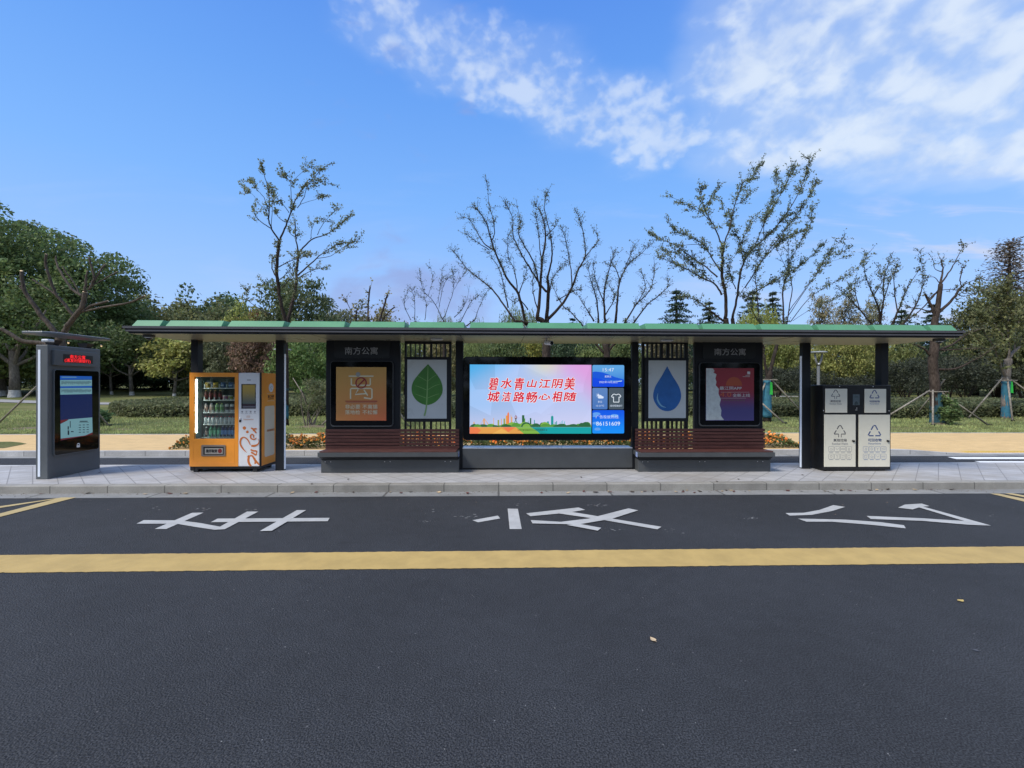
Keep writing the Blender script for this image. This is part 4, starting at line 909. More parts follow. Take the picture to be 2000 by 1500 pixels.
for i in range(3):
    for j in range(4): kbar(m, 340 + i * 52, 1020 + j * 32 - i * 2, 370 + i * 52, 1029 + j * 32 - i * 2, ink)
kbar(m, 345, 988, 475, 992, ink); kbar(m, 352, 968, 458, 980, ink); kbar(m, 190, 1040, 206, 1085, ink); kbar(m, 190, 1095, 212, 1155, ink); kbar(m, 220, 970, 230, 1060, ink); kbar(m, 235, 1105, 270, 1118, ink); kbar(m, 110, 382, 310, 390, pale)
m.build('screen_print', dsp)
m = MB(); bw = mat('white_symbol', (.75, .78, .78), .4)
m.flat([kp(*KZ(a, b), .0375) for a, b in cw([(313, 1290), (322, 1268), (345, 1262), (356, 1275), (356, 1318), (313, 1322)])], bw); m.flat([kp(*KZ(a, b), .038) for a, b in cw([(322, 1280), (346, 1276), (346, 1290), (322, 1294)])], MT['black']); m.build('symbol', fr)

# ================================================================== vending machine
VY = 8.95
vp = PY(VY); q = rect3(vp, 370, 728, 508.5, 911); VX0, VX1, VZ0, VZ1 = q[0].x, q[1].x, q[0].z, q[3].z
VB = 9.60
vm = thing('vending_machine', ((VX0 + VX1) / 2, 9.25, P), 'orange and white drinks vending machine with a glass front beside the left post', 'vending machine')
# cabinet with an open bay behind the glass
gq = rect3(vp, 379, 736, 458.5, 857); gx0, gx1, gz0, gz1 = gq[0].x, gq[1].x, gq[0].z, gq[3].z
inn = mat('pale_green_lining', (.30, .38, .37), .4, var=.05)
m = MB(); yi = VY + .05
m.box(VX0, yi, VZ0, gx0 - .001, VB, VZ1, MT['orange']); m.box(gx1 + .001, yi, VZ0, VX1, VB, VZ1, MT['orange'])
m.box(gx0 - .001, yi, VZ0, gx1 + .001, VB, gz0 - .002, MT['orange']); m.box(gx0 - .001, yi, gz1 + .002, gx1 + .001, VB, VZ1, MT['orange']); m.box(gx0 - .001, VB - .03, gz0 - .002, gx1 + .001, VB, gz1 + .002, MT['orange'])
cab = m.build('cabinet', vm)
m = MB(); lb = VY + .47
m.flat([(gx0, yi, gz0), (gx0, lb, gz0), (gx0, lb, gz1), (gx0, yi, gz1)][::-1], inn); m.flat([(gx1, yi, gz0), (gx1, lb, gz0), (gx1, lb, gz1), (gx1, yi, gz1)], inn)
m.flat([(gx0, lb, gz0), (gx1, lb, gz0), (gx1, lb, gz1), (gx0, lb, gz1)], mat('dark_lining', (.045, .065, .068), .5)); m.flat([(gx0, yi, gz0), (gx1, yi, gz0), (gx1, lb, gz0), (gx0, lb, gz0)], inn); m.flat([(gx0, yi, gz1), (gx1, yi, gz1), (gx1, lb, gz1), (gx0, lb, gz1)][::-1], inn)
m.build('lining', cab)
# front door frame
dx1 = vp(465.5, 800).x
m = MB(); F0, F1 = VY, VY + .049
for a in ((VX0, VZ0, gx0, VZ1), (gx1, VZ0, dx1 - .002, VZ1), (gx0, VZ0, gx1, gz0), (gx0, gz1, gx1, VZ1)): m.box(a[0], F0, a[1], a[2], F1, a[3], MT['orange'])
door = m.build('door', vm)
q = rect3(vp, 376, 903.5, 458, 906, .003); m = MB(); m.prism(q, MT['orange'], (0, .0025, 0)); q = rect3(vp, 376, 861, 377.3, 903.5, .003); m.prism(q, MT['orange'], (0, .0025, 0)); q = rect3(vp, 457, 861, 458.3, 903.5, .003); m.prism(q, MT['orange'], (0, .0025, 0)); m.build('door_trim', door, bevel=.001)
m = MB(); m.prism(gq, glass_mat('vending_glass', (.90, .95, .94, 1), .07), (0, .004, 0))
for i, v_ in enumerate(m.v): m.v[i] = (v_[0], v_[1] + .02, v_[2])
m.build('glass_pane', door)
m = MB(); a = rect3(vp, 380.2, 741, 382.2, 846); m.box(gx0 + .004, VY + .055, a[0].z, gx0 + .014, VY + .070, a[3].z, glow('tube_light', (.95, 1, .95, 1), 16)); m.build('tube_light', cab)
q = rect3(vp, 393.5, 869, 441, 891); m = MB(); m.prism(rr3([p + Vector((0, -.012, 0)) for p in q], .02), mat('taupe_frame', (.20, .17, .14), .4), (0, .011, 0)); fl = m.build('flap_frame', door, bevel=.004)
q = rect3(vp, 398, 872.5, 437.5, 888, .013); m = MB(); m.prism(q, MT['black'], (0, .0008, 0)); q = rect3(vp, 401, 875, 436, 886.5, .015); m.prism(q, mat('flap_panel', (.36, .33, .28), .45), (0, .0015, 0)); fp_ = m.build('flap', fl)
m = MB(); text(m, '推开取货', rect3(vp, 403.5, 877.5, 425, 883.5), MT['black'], .018, .03); dr = mat('dark_red_print', (.20, .02, .02), .5)
cq = rect3(vp, 426.5, 876, 434.5, 884.8, .0175); m.flat(poly2(cq, [(.5 + .5 * math.cos(a), .5 + .5 * math.sin(a)) for a in np.linspace(0, 2 * math.pi, 17)[:-1]]), dr); m.build('lettering', fp_)
# white control column
m = MB(); q = rect3(vp, 466, 728, 507, 911); m.box(q[0].x, VY - .008, VZ0, q[1].x, VY + .049, VZ1, MT['white']); wc_ = m.build('control_panel', vm, bevel=.012)
m = MB(); m.box(q[1].x + .001, VY, VZ0, VX1, VY + .049, VZ1, MT['char2']); m.build('edge_trim', vm)
wp_ = PY(VY - .008); V7 = lambda a, b: (460 + a / 7.5, 725 + b / 7.5)
def vr(x0, y0, x1, y1, off=0.): a = V7(x0, y0); b = V7(x1, y1); return rect3(wp_, a[0], a[1], b[0], b[1], off)
m = MB(); m.prism(vr(86, 188, 298, 548, .003), MT['blackgl'], (0, .0025, 0)); sc_ = m.build('touch_screen', wc_, bevel=.001)
gm = G('touch_image'); cz = gm.xyz(gm.tc['Generated']); nz = gm.noise(gm.tc['Object'], 9, 4)
cc = gm.mix(gm.mr(cz[2], .1, .9), (.03, .045, .055, 1), (.115, .095, .030, 1)); cc = gm.mix(gm.math('MULTIPLY', gm.mr(nz, .55, .65), gm.mr(cz[2], .62, .3)), cc, (.13, .16, .20, 1))
gm.L(cc, gm.b.inputs['Emission Color']); gm.b.inputs['Emission Strength'].default_value = .9 * EM; gm.b.inputs['Base Color'].default_value = (.01, .01, .01, 1); gm.b.inputs['Roughness'].default_value = .1
m = MB(); m.prism(vr(104, 198, 290, 480, .0038), gm.m, (0, .0006, 0)); m.prism(vr(104, 488, 290, 500, .0038), mat('mauve_bar', (.10, .06, .08), .4), (0, .0006, 0)); m.prism(vr(104, 508, 290, 535, .0038), mat('grey_bar', (.14, .13, .15), .4), (0, .0006, 0)); m.build('screen_picture', sc_)
m = MB()
for x in (98, 160, 222, 284):
    c_ = vr(x - 14, 580, x + 14, 608, .001); m.flat(poly2(c_, [(.5 + .5 * math.cos(a), .5 + .5 * math.sin(a)) for a in np.linspace(0, 2 * math.pi, 13)[:-1]]), MT['lgrey'] if x != 160 else mat('pale_grey_print', (.45, .45, .46), .5)); m.prism(vr(x - 20, 618, x + 20, 622, .001), MT['lgrey'], (0, .0005, 0))
m.prism(vr(168, 122, 226, 136, .001), MT['lgrey'], (0, .0005, 0)); m.build('printed_marks', wc_)
m = MB()
for b in ((165, 648, 212, 652), (158, 664, 216, 676), (112, 700, 265, 708), (125, 712, 258, 717)): m.prism(vr(*b, .001), mat('pale_orange_print', (.52, .33, .26), .5), (0, .0005, 0))
m.build('printed_lines', wc_)
m = MB(); cdx = vr(52, 680, 86, 712); m.ball((cdx[0] + cdx[2]) / 2 + Vector((0, -.004, 0)), (.028, .02, .026), MT['white'], 12, 8); m.prism(vr(56, 712, 82, 745, .008), MT['black'], (0, .008, 0)); m.build('lock', wc_, smooth=False)
m = MB(); lay[0] = 0
def vs(pts):
    for qd in ribbon(smooth_pts([(a, b, c_ * 1.25) for a, b, c_ in pts], 5)):
        lay[0] += .00003; m.flat([wp_(*V7(a, b), .0015 + lay[0]) for a, b in qd], MT['orangep'])
vs([(180, 1258, 22), (195, 1248, 26), (188, 1310, 26), (205, 1362, 26), (232, 1388, 16)]); vs([(195, 1246, 16), (245, 1240, 18), (285, 1300, 24), (325, 1345, 22), (352, 1375, 8)]); vs([(278, 1268, 16), (290, 1310, 18), (288, 1358, 20)])
vs([(228, 1185, 18), (262, 1205, 20), (298, 1225, 18), (310, 1208, 10)]); vs([(222, 1148, 18), (262, 1165, 18), (310, 1172, 16), (306, 1208, 10)])
vs([(165, 1192, 4), (110, 1135, 16), (72, 1065, 20), (80, 995, 20), (125, 968, 14), (175, 1000, 14), (205, 1050, 12), (218, 1085, 5)]); vs([(232, 1092, 22), (285, 1092, 22), (330, 1068, 14), (345, 1030, 8), (332, 990, 4)])
vs([(268, 975, 12), (262, 935, 14), (238, 925, 14), (220, 950, 16), (232, 985, 16), (275, 998, 14), (308, 975, 8)]); vs([(228, 832, 16), (262, 850, 18), (305, 905, 18)]); vs([(265, 878, 10), (262, 850, 12), (300, 842, 16), (312, 850, 8)])
for cx_, cy_, r_ in ((130, 832, 25), (174, 889, 20)): m.flat([wp_(*V7(cx_ + r_ * math.cos(a), cy_ - r_ * math.sin(a)), .002) for a in np.linspace(0, 2 * math.pi, 17)[:-1]], MT['orangep'])
m.build('script_lettering', wc_)
# right side of the cabinet
sp = PX(VX1); SZ = lambda a, b: (505 + a / 7.49, 725 + b / 7.5)
def sq(l, t0, b0, r, t1, b1, off):
    def kk(x, t, b): return sp(*SZ(x, t), off), sp(*SZ(x, b), off)
    a, b = kk(l, t0, b0); c_, d = kk(r, t1, b1); zt, zb = (a.z + c_.z) / 2, (b.z + d.z) / 2
    return [Vector((a.x, a.y, zb)), Vector((a.x, c_.y, zb)), Vector((a.x, c_.y, zt)), Vector((a.x, a.y, zt))]
q = sq(88, 512, 1255, 245, 500, 1215, .002); q[1].y = q[2].y = VB - .10
m = MB(); m.prism(rr3(q, .05), MT['cream'], (-.0015, 0, 0)); m.build('cream_panel', cab)
m = MB(); q = sq(148, 178, 308, 216, 178, 304, .0025); m.flat(poly2(q, [(.5 + .5 * math.cos(a), .5 + .5 * math.sin(a)) for a in np.linspace(0, 2 * math.pi, 25)[:-1]]), MT['white']); ov = m.build('oval_badge', cab)
m = MB(); q = sq(155, 205, 280, 212, 205, 280, .0035)
for qd in ribbon(smooth_pts([(.05, .45, .05), (.35, .5, .08), (.6, .85, .08), (.8, .6, .07), (.45, .2, .07), (.95, .25, .03)], 4)): m.flat(poly2(q, qd), MT['lgrey'])
m.build('badge_mark', ov)
m = MB(); text(m, '富仁沙棘', sq(135, 350, 392, 222, 347, 384, .002), MT['brown'], .001, .03); text(m, '饮料自助售货', sq(122, 850, 888, 228, 838, 866, .002), MT['orangep'], .003, .02)
for b in ((125, 322, 327, 232, 320, 325), (125, 434, 439, 228, 428, 433)): m.flat(sq(*b, .002), MT['cream'])
m.flat(sq(140, 402, 412, 220, 398, 408, .002), MT['brown']); m.build('side_lettering', cab)
m = MB(); m.box(VX0 + .01, VY + .03, VZ0 - .055, VX1 - .01, VB - .02, VZ0 - .001, MT['black']); m.build('base', vm)
for x in (VX0 + .10, VX1 - .12):
    for y in (VY + .06, VB - .08): m = MB(); m.box(x - .045, y - .03, P, x + .045, y + .03, VZ0 - .056, MT['rubber']); m.build('foot', vm, bevel=.006)
m = MB(); m.box(VX0 + .002, VY + .02, VZ0 - .075, VX0 + .07, VY + .28, VZ0 - .002, MT['black']); m.build('cable_box', vm)
# shelves
SY = VY + .20; sx0 = atY(396.5, 800, SY).x; sx1 = gx1 - .005
shz = [atY(428, y, SY).z for y in (757.5, 781, 805.5, 828.5)] + [gz0 + .012]
shm = mat('shelf_white', (.66, .68, .66), .4)
for z in shz:
    m = MB(); m.box(sx0, SY, z - .016, sx1, lb - .01, z, shm); sh = m.build('shelf', cab)
m = MB(); m.box(sx0 - .02, SY - .004, gz0 + .02, sx0 - .006, SY + .01, gz1 - .08, MT['black']); m.build('shelf_rail', cab)
trm = mat('clear_divider', (.36, .40, .39), .25)
def item(name, prof, z, x, mats, label, grp, cat, flatbag=None):
    o = None; m = MB()
    if flatbag:
        w_, h_ = flatbag; n = 6; v = []; f = []
        for i in range(n + 1):
            for j in range(n + 1):
                u, t = i / n - .5, j / n; b = .035 * max(0, (1 - (2 * u) ** 4)) * max(0, 1 - (2 * t - 1) ** 4) + .004
                v.append((u * w_ * (1 - .06 * math.sin(math.pi * t)), -b, t * h_)); 
        k = (n + 1) ** 2; v += [(a, .5 * -b, c_) for a, b, c_ in v]
        for i in range(n):
            for j in range(n): a = i * (n + 1) + j; f += [(a, a + n + 1, a + n + 2, a + 1), (k + a, k + a + 1, k + a + n + 2, k + a + n + 1)]
        m.add(v, f, mats[0]); m.box(-w_ * .32, -.045, h_ * .30, w_ * .32, -.039, h_ * .55, mats[1])
    else:
        for (z0, z1, r0_, r1_, mi) in prof: m.tube([(0, 0, z0), (0, 0, z1)], [r0_, r1_], mats[mi], 12)
    o = m.build(name); o.location = (x, SY + .055, z); tag(o, label, cat, grp); return o
def row(first, xs):
    for i, x in enumerate(xs):
        if i == 0: o = first; o.location.x = x
        else:
            o = first.copy(); COL.objects.link(o); o.location.x = x
def sxs(px): return [atY(p, 800, SY + .05).x for p in px]
cm = lambda n, c: mat(n, tuple(min(.75, x * 1.5 + .01) for x in c), .35, var=.1)
bot = [(0, .012, .026, .030, 0), (.012, .135, .030, .030, 0), (.05, .11, .0308, .0308, 1), (.135, .165, .030, .013, 0), (.165, .185, .014, .014, 2)]
def bott(h, r, a=.72): return [(0, .01, r * .9, r, 0), (.01, h * a, r, r, 0), (h * .2, h * .6, r * 1.03, r * 1.03, 1), (h * a, h * .88, r, r * .42, 0), (h * .88, h, r * .46, r * .46, 2)]
can = lambda h, r: [(0, .008, r * .85, r, 2), (.008, h - .01, r, r, 0), (h * .3, h * .7, r * 1.01, r * 1.01, 1), (h - .01, h, r, r * .8, 2)]
wh_ = cm('cap_white', (.6, .6, .58))
row(item('snack_bag', None, shz[0], 0, (cm('bag_yellow', (.42, .28, .03)), cm('bag_brown', (.16, .09, .02))), 'yellow snack bag on the top shelf of the vending machine', 'yellow snack bags', 'snack', (.10, .11)), sxs((405.5, 421)))
row(item('snack_bag', None, shz[0], 0, (cm('bag_blue', (.05, .10, .22)), cm('bag_pale', (.2, .28, .36))), 'dark blue snack bag on the top shelf of the vending machine', 'blue snack bags', 'snack', (.10, .11)), sxs((436, 451.5)))
row(item('drink_bottle', bott(.20, .030), shz[1], 0, (cm('drink_dark_red', (.07, .02, .02)), cm('label_maroon', (.16, .03, .03)), cm('cap_gold', (.30, .22, .07))), 'dark red bottle with a gold cap on the second shelf of the vending machine', 'dark red bottles', 'bottle'), sxs((402, 411, 420.5, 430)))
row(item('drink_carton', [(0, .09, .042, .042, 0), (.02, .07, .0425, .0425, 1)], shz[1], 0, (cm('carton_white', (.5, .48, .46)), cm('carton_pink', (.42, .14, .25)), wh_), 'white and pink carton on the second shelf of the vending machine', None, 'carton'), sxs((439.5,)))
row(item('drink_carton', [(0, .09, .042, .042, 0), (.02, .07, .0425, .0425, 1)], shz[1], 0, (cm('carton_cream', (.5, .48, .40)), cm('carton_olive', (.25, .26, .05)), wh_), 'cream and olive carton on the second shelf of the vending machine', None, 'carton'), sxs((450,)))
row(item('drink_bottle', bott(.18, .034, .8), shz[2], 0, (cm('drink_milk_tea', (.42, .34, .30)), cm('label_tan', (.34, .22, .17)), wh_), 'milky beige bottle on the middle shelf of the vending machine', 'milky beige bottles', 'bottle'), sxs((402.5, 413)))
row(item('drink_bottle', bott(.18, .034, .8), shz[2], 0, (cm('drink_pale_green', (.24, .36, .22)), cm('label_green', (.10, .24, .06)), cm('cap_lime', (.3, .36, .1))), 'pale green bottle on the middle shelf of the vending machine', 'pale green bottles', 'bottle'), sxs((423.5, 433)))
row(item('drink_can', can(.165, .036), shz[2], 0, (cm('can_grey', (.5, .5, .5)), cm('can_black', (.04, .035, .035)), wh_), 'white and black can on the middle shelf of the vending machine', 'white and black cans', 'can'), sxs((443, 453)))
row(item('drink_bottle', bott(.155, .030, .8), shz[3], 0, (cm('drink_pale_grey', (.40, .43, .43)), cm('label_grey', (.46, .48, .48)), cm('cap_crimson', (.25, .02, .05))), 'pale grey bottle with a crimson cap on the fourth shelf of the vending machine', 'pale grey bottles', 'bottle'), sxs((401.5, 408.5, 416, 424, 432, 440, 448, 455)))
row(item('drink_bottle', bott(.22, .032), shz[4], 0, (cm('drink_green', (.03, .18, .09)), cm('label_mint', (.16, .42, .26)), cm('cap_dark_green', (.02, .12, .05))), 'green bottle on the bottom shelf of the vending machine', 'green bottles', 'bottle'), sxs((412, 420, 428)))
row(item('drink_bottle', bott(.22, .032), shz[4], 0, (cm('drink_blue', (.02, .04, .12)), cm('label_blue', (.12, .25, .62)), cm('cap_grey_blue', (.2, .25, .3))), 'bright blue bottle on the bottom shelf of the vending machine', 'blue bottles', 'bottle'), sxs((435, 442, 449.5, 456)))
row(item('drink_bottle', bott(.20, .032), shz[4], 0, (cm('drink_cola', (.05, .035, .03)), cm('label_blush', (.30, .22, .20)), wh_), 'brown bottle at the left end of the bottom shelf of the vending machine', None, 'bottle'), sxs((403.5,)))
m = MB()
for k, z in enumerate(shz):
    for px in np.linspace(399, 457, (5, 7, 8, 9, 9)[k]): x = atY(px, 800, SY).x; m.box(x - .011, SY + .002, z + .001, x + .011, SY + .006, z + .055 + (.02 if k == 0 else 0), trm)
m.build('product_divider', cab)

# ================================================================== two-compartment bin
BY = 8.86
bp = PY(BY); q = rect3(bp, 1608, 752, 1740, 920); BX0, BX1, BZ1 = q[0].x, q[1].x, q[3].z
bn = thing('waste_bin', ((BX0 + BX1) / 2, 9.2, P), 'black two-door waste bin with four cream panels, right of the shelter post', 'waste bin')
m = MB(); m.box(BX0, BY, P + .02, BX1, 9.60, BZ1, MT['black']); m.box(BX0 + .06, BY + .05, P, BX1 - .06, 9.55, P + .021, MT['rubber']); bb = m.build('cabinet', bn, bevel=.03, seg=3)
ZB_ = lambda a, b: (1600 + a / 8.572, 750 + b / 8.571)
def br(x0, y0, x1, y1, off=0.): a = ZB_(x0, y0); b = ZB_(x1, y1); return rect3(bp, a[0], a[1], b[0], b[1], off)
def tri_icon(m, q, mt_, kind):
    segs = [[(-.10, .90, .1), (-.27, .55, .1)], [(-.34, .42, .1), (-.52, .08, .1)], [(.27, .55, .1), (.08, .92, .1), (-.08, .93, .1)], [(.52, .10, .1), (.34, .42, .1)]]
    if kind == 'r': segs += [[(-.46, .04, .1), (-.07, .04, .1)], [(.07, .04, .1), (.50, .04, .1)]]
    else: segs = [[(a * .98, .24 + b * .76, w_ * .8) for a, b, w_ in s] for s in segs] + [[(-.52, .26, .07), (-.12, .26, .07), (-.12, .0, .07)], [(.52, .26, .07), (.12, .26, .07), (.12, .0, .07)]]
    for k, s in enumerate(segs):
        for j, qd in enumerate(ribbon(s)): m.flat(poly2(q, [(.5 + a * .92, b + .0) for a, b in qd]), mt_)
def bin_panel(px, name, par, kn):
    q = br(*px); m = MB(); m.prism([p + Vector((0, -.014, 0)) for p in q], MT['beige'], (0, .013, 0)); return m.build(name, par, bevel=.004)
ptop = bin_panel((95, 78, 462, 480), 'flap', bb, 0); ptop2 = bin_panel((752, 82, 1112, 482), 'flap', bb, 0)
d1 = bin_panel((78, 512, 602, 1385), 'door', bb, 1); d2 = bin_panel((654, 514, 1176, 1385), 'door', bb, 1)
OF = .0155
for par, kind, tri, tx, en, mt_ in ((ptop, 'w', (190, 92, 342, 246), (180, 268, 352, 306), (165, 318, 368, 344), MT['grey']), (ptop2, 'r', (832, 96, 998, 238), (832, 274, 1002, 308), (838, 320, 994, 346), MT['blue']),
                                    (d1, 'w', (238, 684, 438, 890), (230, 915, 455, 962), (208, 980, 470, 1016), MT['grey']), (d2, 'r', (805, 680, 1024, 872), (808, 912, 1032, 962), (814, 980, 1022, 1018), MT['blue'])):
    m = MB(); tri_icon(m, br(*tri, OF), mt_, kind); m.build('waste_symbol', par)
    m = MB(); text(m, '其他垃圾' if kind == 'w' else '可回收物', br(*tx), mt_, OF, .015); text(m, 'Residual Waste' if kind == 'w' else 'Recyclable', br(*en), MT['lgrey'] if kind == 'w' else MT['lblue'], OF, .005); m.build('lettering', par)
def icons(par, x0, mt_, kn):
    m = MB(); rn = random.Random(kn)
    for r_ in range(2):
        for c_ in range(4):
            xa = x0 + c_ * 99; ya = 1045 + r_ * 124
            fr_ = rrect(xa, ya, xa + 88, ya + 84, 12, 3); fr_.append(fr_[0])
            for qd in ribbon([(a, b, 4.5) for a, b in fr_]): m.flat([bp(*ZB_(a, b), OF) for a, b in qd], mt_)
            glyph = [[(20, 50), (40, 30), (70, 45), (62, 62), (30, 60)], [(22, 25), (44, 55), (70, 28)], [(15, 35), (72, 35), (72, 52), (15, 52), (15, 35)], [(30, 70), (36, 28), (60, 24), (52, 68)], [(44, 18), (64, 38), (50, 60), (40, 60), (24, 38), (44, 18)], [(26, 18), (44, 38), (62, 18), (44, 38), (44, 70)], [(16, 32), (70, 22), (70, 50), (18, 58)], [(20, 28), (66, 28), (58, 66), (28, 66), (20, 28)]][(r_ * 4 + c_ + kn) % 8]
            for qd in ribbon([(xa + a, ya + b, 5) for a, b in glyph]): m.flat([bp(*ZB_(a, b), OF) for a, b in qd], mt_)
            m.prism(br(xa + 12, ya + 92, xa + 76, ya + 99, OF), mt_, (0, .0004, 0))
    m.build('sorting_icons', par)
icons(d1, 148, MT['lgrey'], 0); icons(d2, 726, MT['lblue'], 3)
for par, x in ((d1, 552), (d2, 1128)):
    a = bp(*ZB_(x, 950), .02); m = MB(); m.tube([a + Vector((0, .006, 0)), a + Vector((0, -.012, 0))], [.018, .016], MT['black'], 12); m.box(a.x - .004, a.y - .016, a.z - .02, a.x + .03, a.y - .008, a.z + .012, MT['black']); m.build('lock', par)
m = MB(); m.prism(br(560, 172, 675, 352, .004), mat('bin_display', (.10, .13, .14), .12), (0, .003, 0)); ds = m.build('display', bb)
m = MB(); gp = mat('grey_green_picture', (.05, .07, .075), .2)
m.flat(poly2(br(578, 270, 660, 345, .0045), [(.5 + .42 * math.cos(a), .75 * math.sin(a)) for a in np.linspace(0, math.pi, 9)]), gp); m.prism(br(585, 212, 650, 222, .0045), gp, (0, .0003, 0)); m.build('display_picture', ds)
m = MB()
for x, y, r_ in ((338, 42, .011), (900, 44, .011), (72, 446, .011), (1168, 450, .011)): m.ball(bp(*ZB_(x, y), .002), (r_, .008, r_), MT['bolt'], 8, 6)
m.build('bolt', bb, smooth=True)
m = MB(); m.prism(br(618, 396, 636, 412, .003), MT['bolt'], (0, .002, 0)); m.prism(br(604, 428, 636, 440, .003), MT['bolt'], (0, .002, 0)); m.build('card_slot', bb)
# ================================================================== park lamps
def lamp(px, py, Y, label):
    c = atY(px, py, Y); z0 = terrz(c.x, Y); t = thing('park_lamp', (c.x, Y, z0), label, 'street lamp', 'park lamps with flat discs')
    gmt = mat('lamp_grey', (.20, .21, .22), .4)
    m = MB(); m.tube([(c.x, Y, z0), (c.x, Y, c.z - .62)], [.065, .06], gmt, 12); m.build('pole', t, smooth=False)
    m = MB(); m.tube([(c.x, Y, c.z - .64), (c.x - .12, Y, c.z - .35), (c.x - .16, Y, c.z - .02)], [.05, .04, .035], gmt, 8); m.tube([(c.x, Y, c.z - .64), (c.x + .13, Y, c.z - .35), (c.x + .17, Y, c.z - .02)], [.05, .04, .035], gmt, 8); m.build('forked_arm', t, smooth=True)
    m = MB(); m.tube([(c.x, Y, c.z - .03), (c.x, Y, c.z), (c.x, Y, c.z + .03), (c.x, Y, c.z + .045)], [.30, .345, .345, .28], mat('lamp_disc', (.42, .45, .48), .4), 28); m.build('lamp_disc', t)
    m = MB(); m.ball((c.x - .02, Y - .05, c.z - .52), .045, MT['white'], 8, 6); m.build('spotlight', t, smooth=True)
lamp(1598.5, 688.5, 20.0, 'grey disc topped park lamp on the lawn behind the waste bin')
lamp(552, 683.5, 20.0, 'grey disc topped park lamp mostly hidden behind the post beside the vending machine')
# ================================================================== vegetation
def rng(s): return np.random.default_rng(s)
def leaf_cloud(c, size, rg, nrm=None, asp=.55, hang=0.):
    """c (N,3) centres, size (N,) -> pointed leaf faces"""
    n = len(c); 
    d = rg.normal(size=(n, 3)); d[:, 2] -= hang * 2; d /= np.linalg.norm(d, axis=1)[:, None] + 1e-9
    k = rg.normal(size=(n, 3)); 
    if nrm is not None: k = k * .75 + nrm
    b = np.cross(k, d); b /= np.linalg.norm(b, axis=1)[:, None] + 1e-9
    s = size[:, None]; v = np.empty((n, 4, 3))
    v[:, 0] = c - d * s * .5; v[:, 1] = c - d * s * .02 + b * s * asp * .5; v[:, 2] = c + d * s * .5; v[:, 3] = c - d * s * .02 - b * s * asp * .5
    return v.reshape(-1, 3)
def quads_mesh(name, v, m):
    n = len(v) // 4; me = bpy.data.meshes.new(name)
    me.vertices.add(len(v)); me.vertices.foreach_set('co', v.astype(np.float32).ravel())
    me.loops.add(4 * n); me.loops.foreach_set('vertex_index', np.arange(4 * n, dtype=np.int32))
    me.polygons.add(n); me.polygons.foreach_set('loop_start', np.arange(0, 4 * n, 4, dtype=np.int32)); me.polygons.foreach_set('loop_total', np.full(n, 4, dtype=np.int32))
    me.materials.append(m); me.update(); me.validate(); return me
def leaf_obj(name, v, parent, col, m=None):
    o = bpy.data.objects.new(name, quads_mesh(name, v, m or MT['leaf'])); COL.objects.link(o)
    if parent: attach(o, parent)
    o.color = tuple(col) + (1,); return o
def clump_points(centres, radii, per, rg, flat=.6):
    out = []; nr = []
    for c, r in zip(centres, radii):
        k = max(4, int(per * r * r)); d = rg.normal(size=(k, 3)); d /= np.linalg.norm(d, axis=1)[:, None]
        rr = r * rg.random(k) ** .45; p = d * rr[:, None]; p[:, 2] = p[:, 2] * flat + .12 * r * (1 - (rr / r) ** 2) - .25 * r * (p[:, 0] ** 2 + p[:, 1] ** 2) / r ** 2
        out.append(c + p); nr.append(d * .6 + np.array([0, 0, .8]))
    return np.vstack(out), np.vstack(nr)
def dome_crown(rx, ry, h, zc, ncl, rcl, per, size, seed, flat=.6, shell=.55, asp=.6, low=-.55, lump=.18):
    """crown of leaf clumps over an ellipsoid centred at height zc"""
    rg = rng(seed); d = rg.normal(size=(ncl * 3, 3)); d /= np.linalg.norm(d, axis=1)[:, None]; d = d[d[:, 2] > low][:ncl]
    ph = np.arctan2(d[:, 1], d[:, 0]); lum = 1 + lump * np.sin(ph * 3 + seed) * np.cos(d[:, 2] * 4 + seed * 1.7) + lump * .8 * rg.normal(size=len(d))
    r = (shell + (1 - shell) * rg.random(len(d)) ** .6) * lum
    c = d * r[:, None] * np.array([rx, ry, h]) + np.array([0, 0, zc])
    rad = rcl * (.65 + .7 * rg.random(len(c)))
    p, nrm = clump_points(c, rad, per, rg, flat)
    return leaf_cloud(p, size * (.6 + .8 * rg.random(len(p))), rg, nrm, asp)
def trunk_mb(m, z0, z1, r, seed, limbs=5, spread=1.5, mt_=None, lean=.0, wash=None, rise=1.8):
    rn = random.Random(seed); mt_ = mt_ or MT['bark']; pts = [Vector((lean * t * t * (z1 - z0), .1 * math.sin(3 * t + seed), z0 + (z1 - z0) * t)) for t in (0, .05, .2, .45, .7, 1)]
    rad = [r * 1.55, r * 1.2, r, r * .9, r * .82, r * .7]
    if wash:
        k = 2 + (z1 - z0 > 2.2); m.tube([pts[0], pts[1], pts[2]], rad[:3], wash, 10, cap=False); m.tube(pts[2:], rad[2:], mt_, 10)
    else: m.tube(pts, rad, mt_, 10)
    for i in range(limbs):
        a = i * 2.4 + rn.random(); b = pts[-1] if i % 2 else pts[-2]; L_ = spread * (.7 + .6 * rn.random())
        e = b + Vector((math.cos(a) * L_, math.sin(a) * L_, rise * (.6 + .7 * rn.random()))); mid = (b + e) / 2 + Vector((math.cos(a) * .2, math.sin(a) * .2, -.15))
        q = smooth_pts([tuple(b), tuple(mid), tuple(e)], 4); m.tube(q, list(np.linspace(r * .5, r * .15, len(q))), mt_, 6)
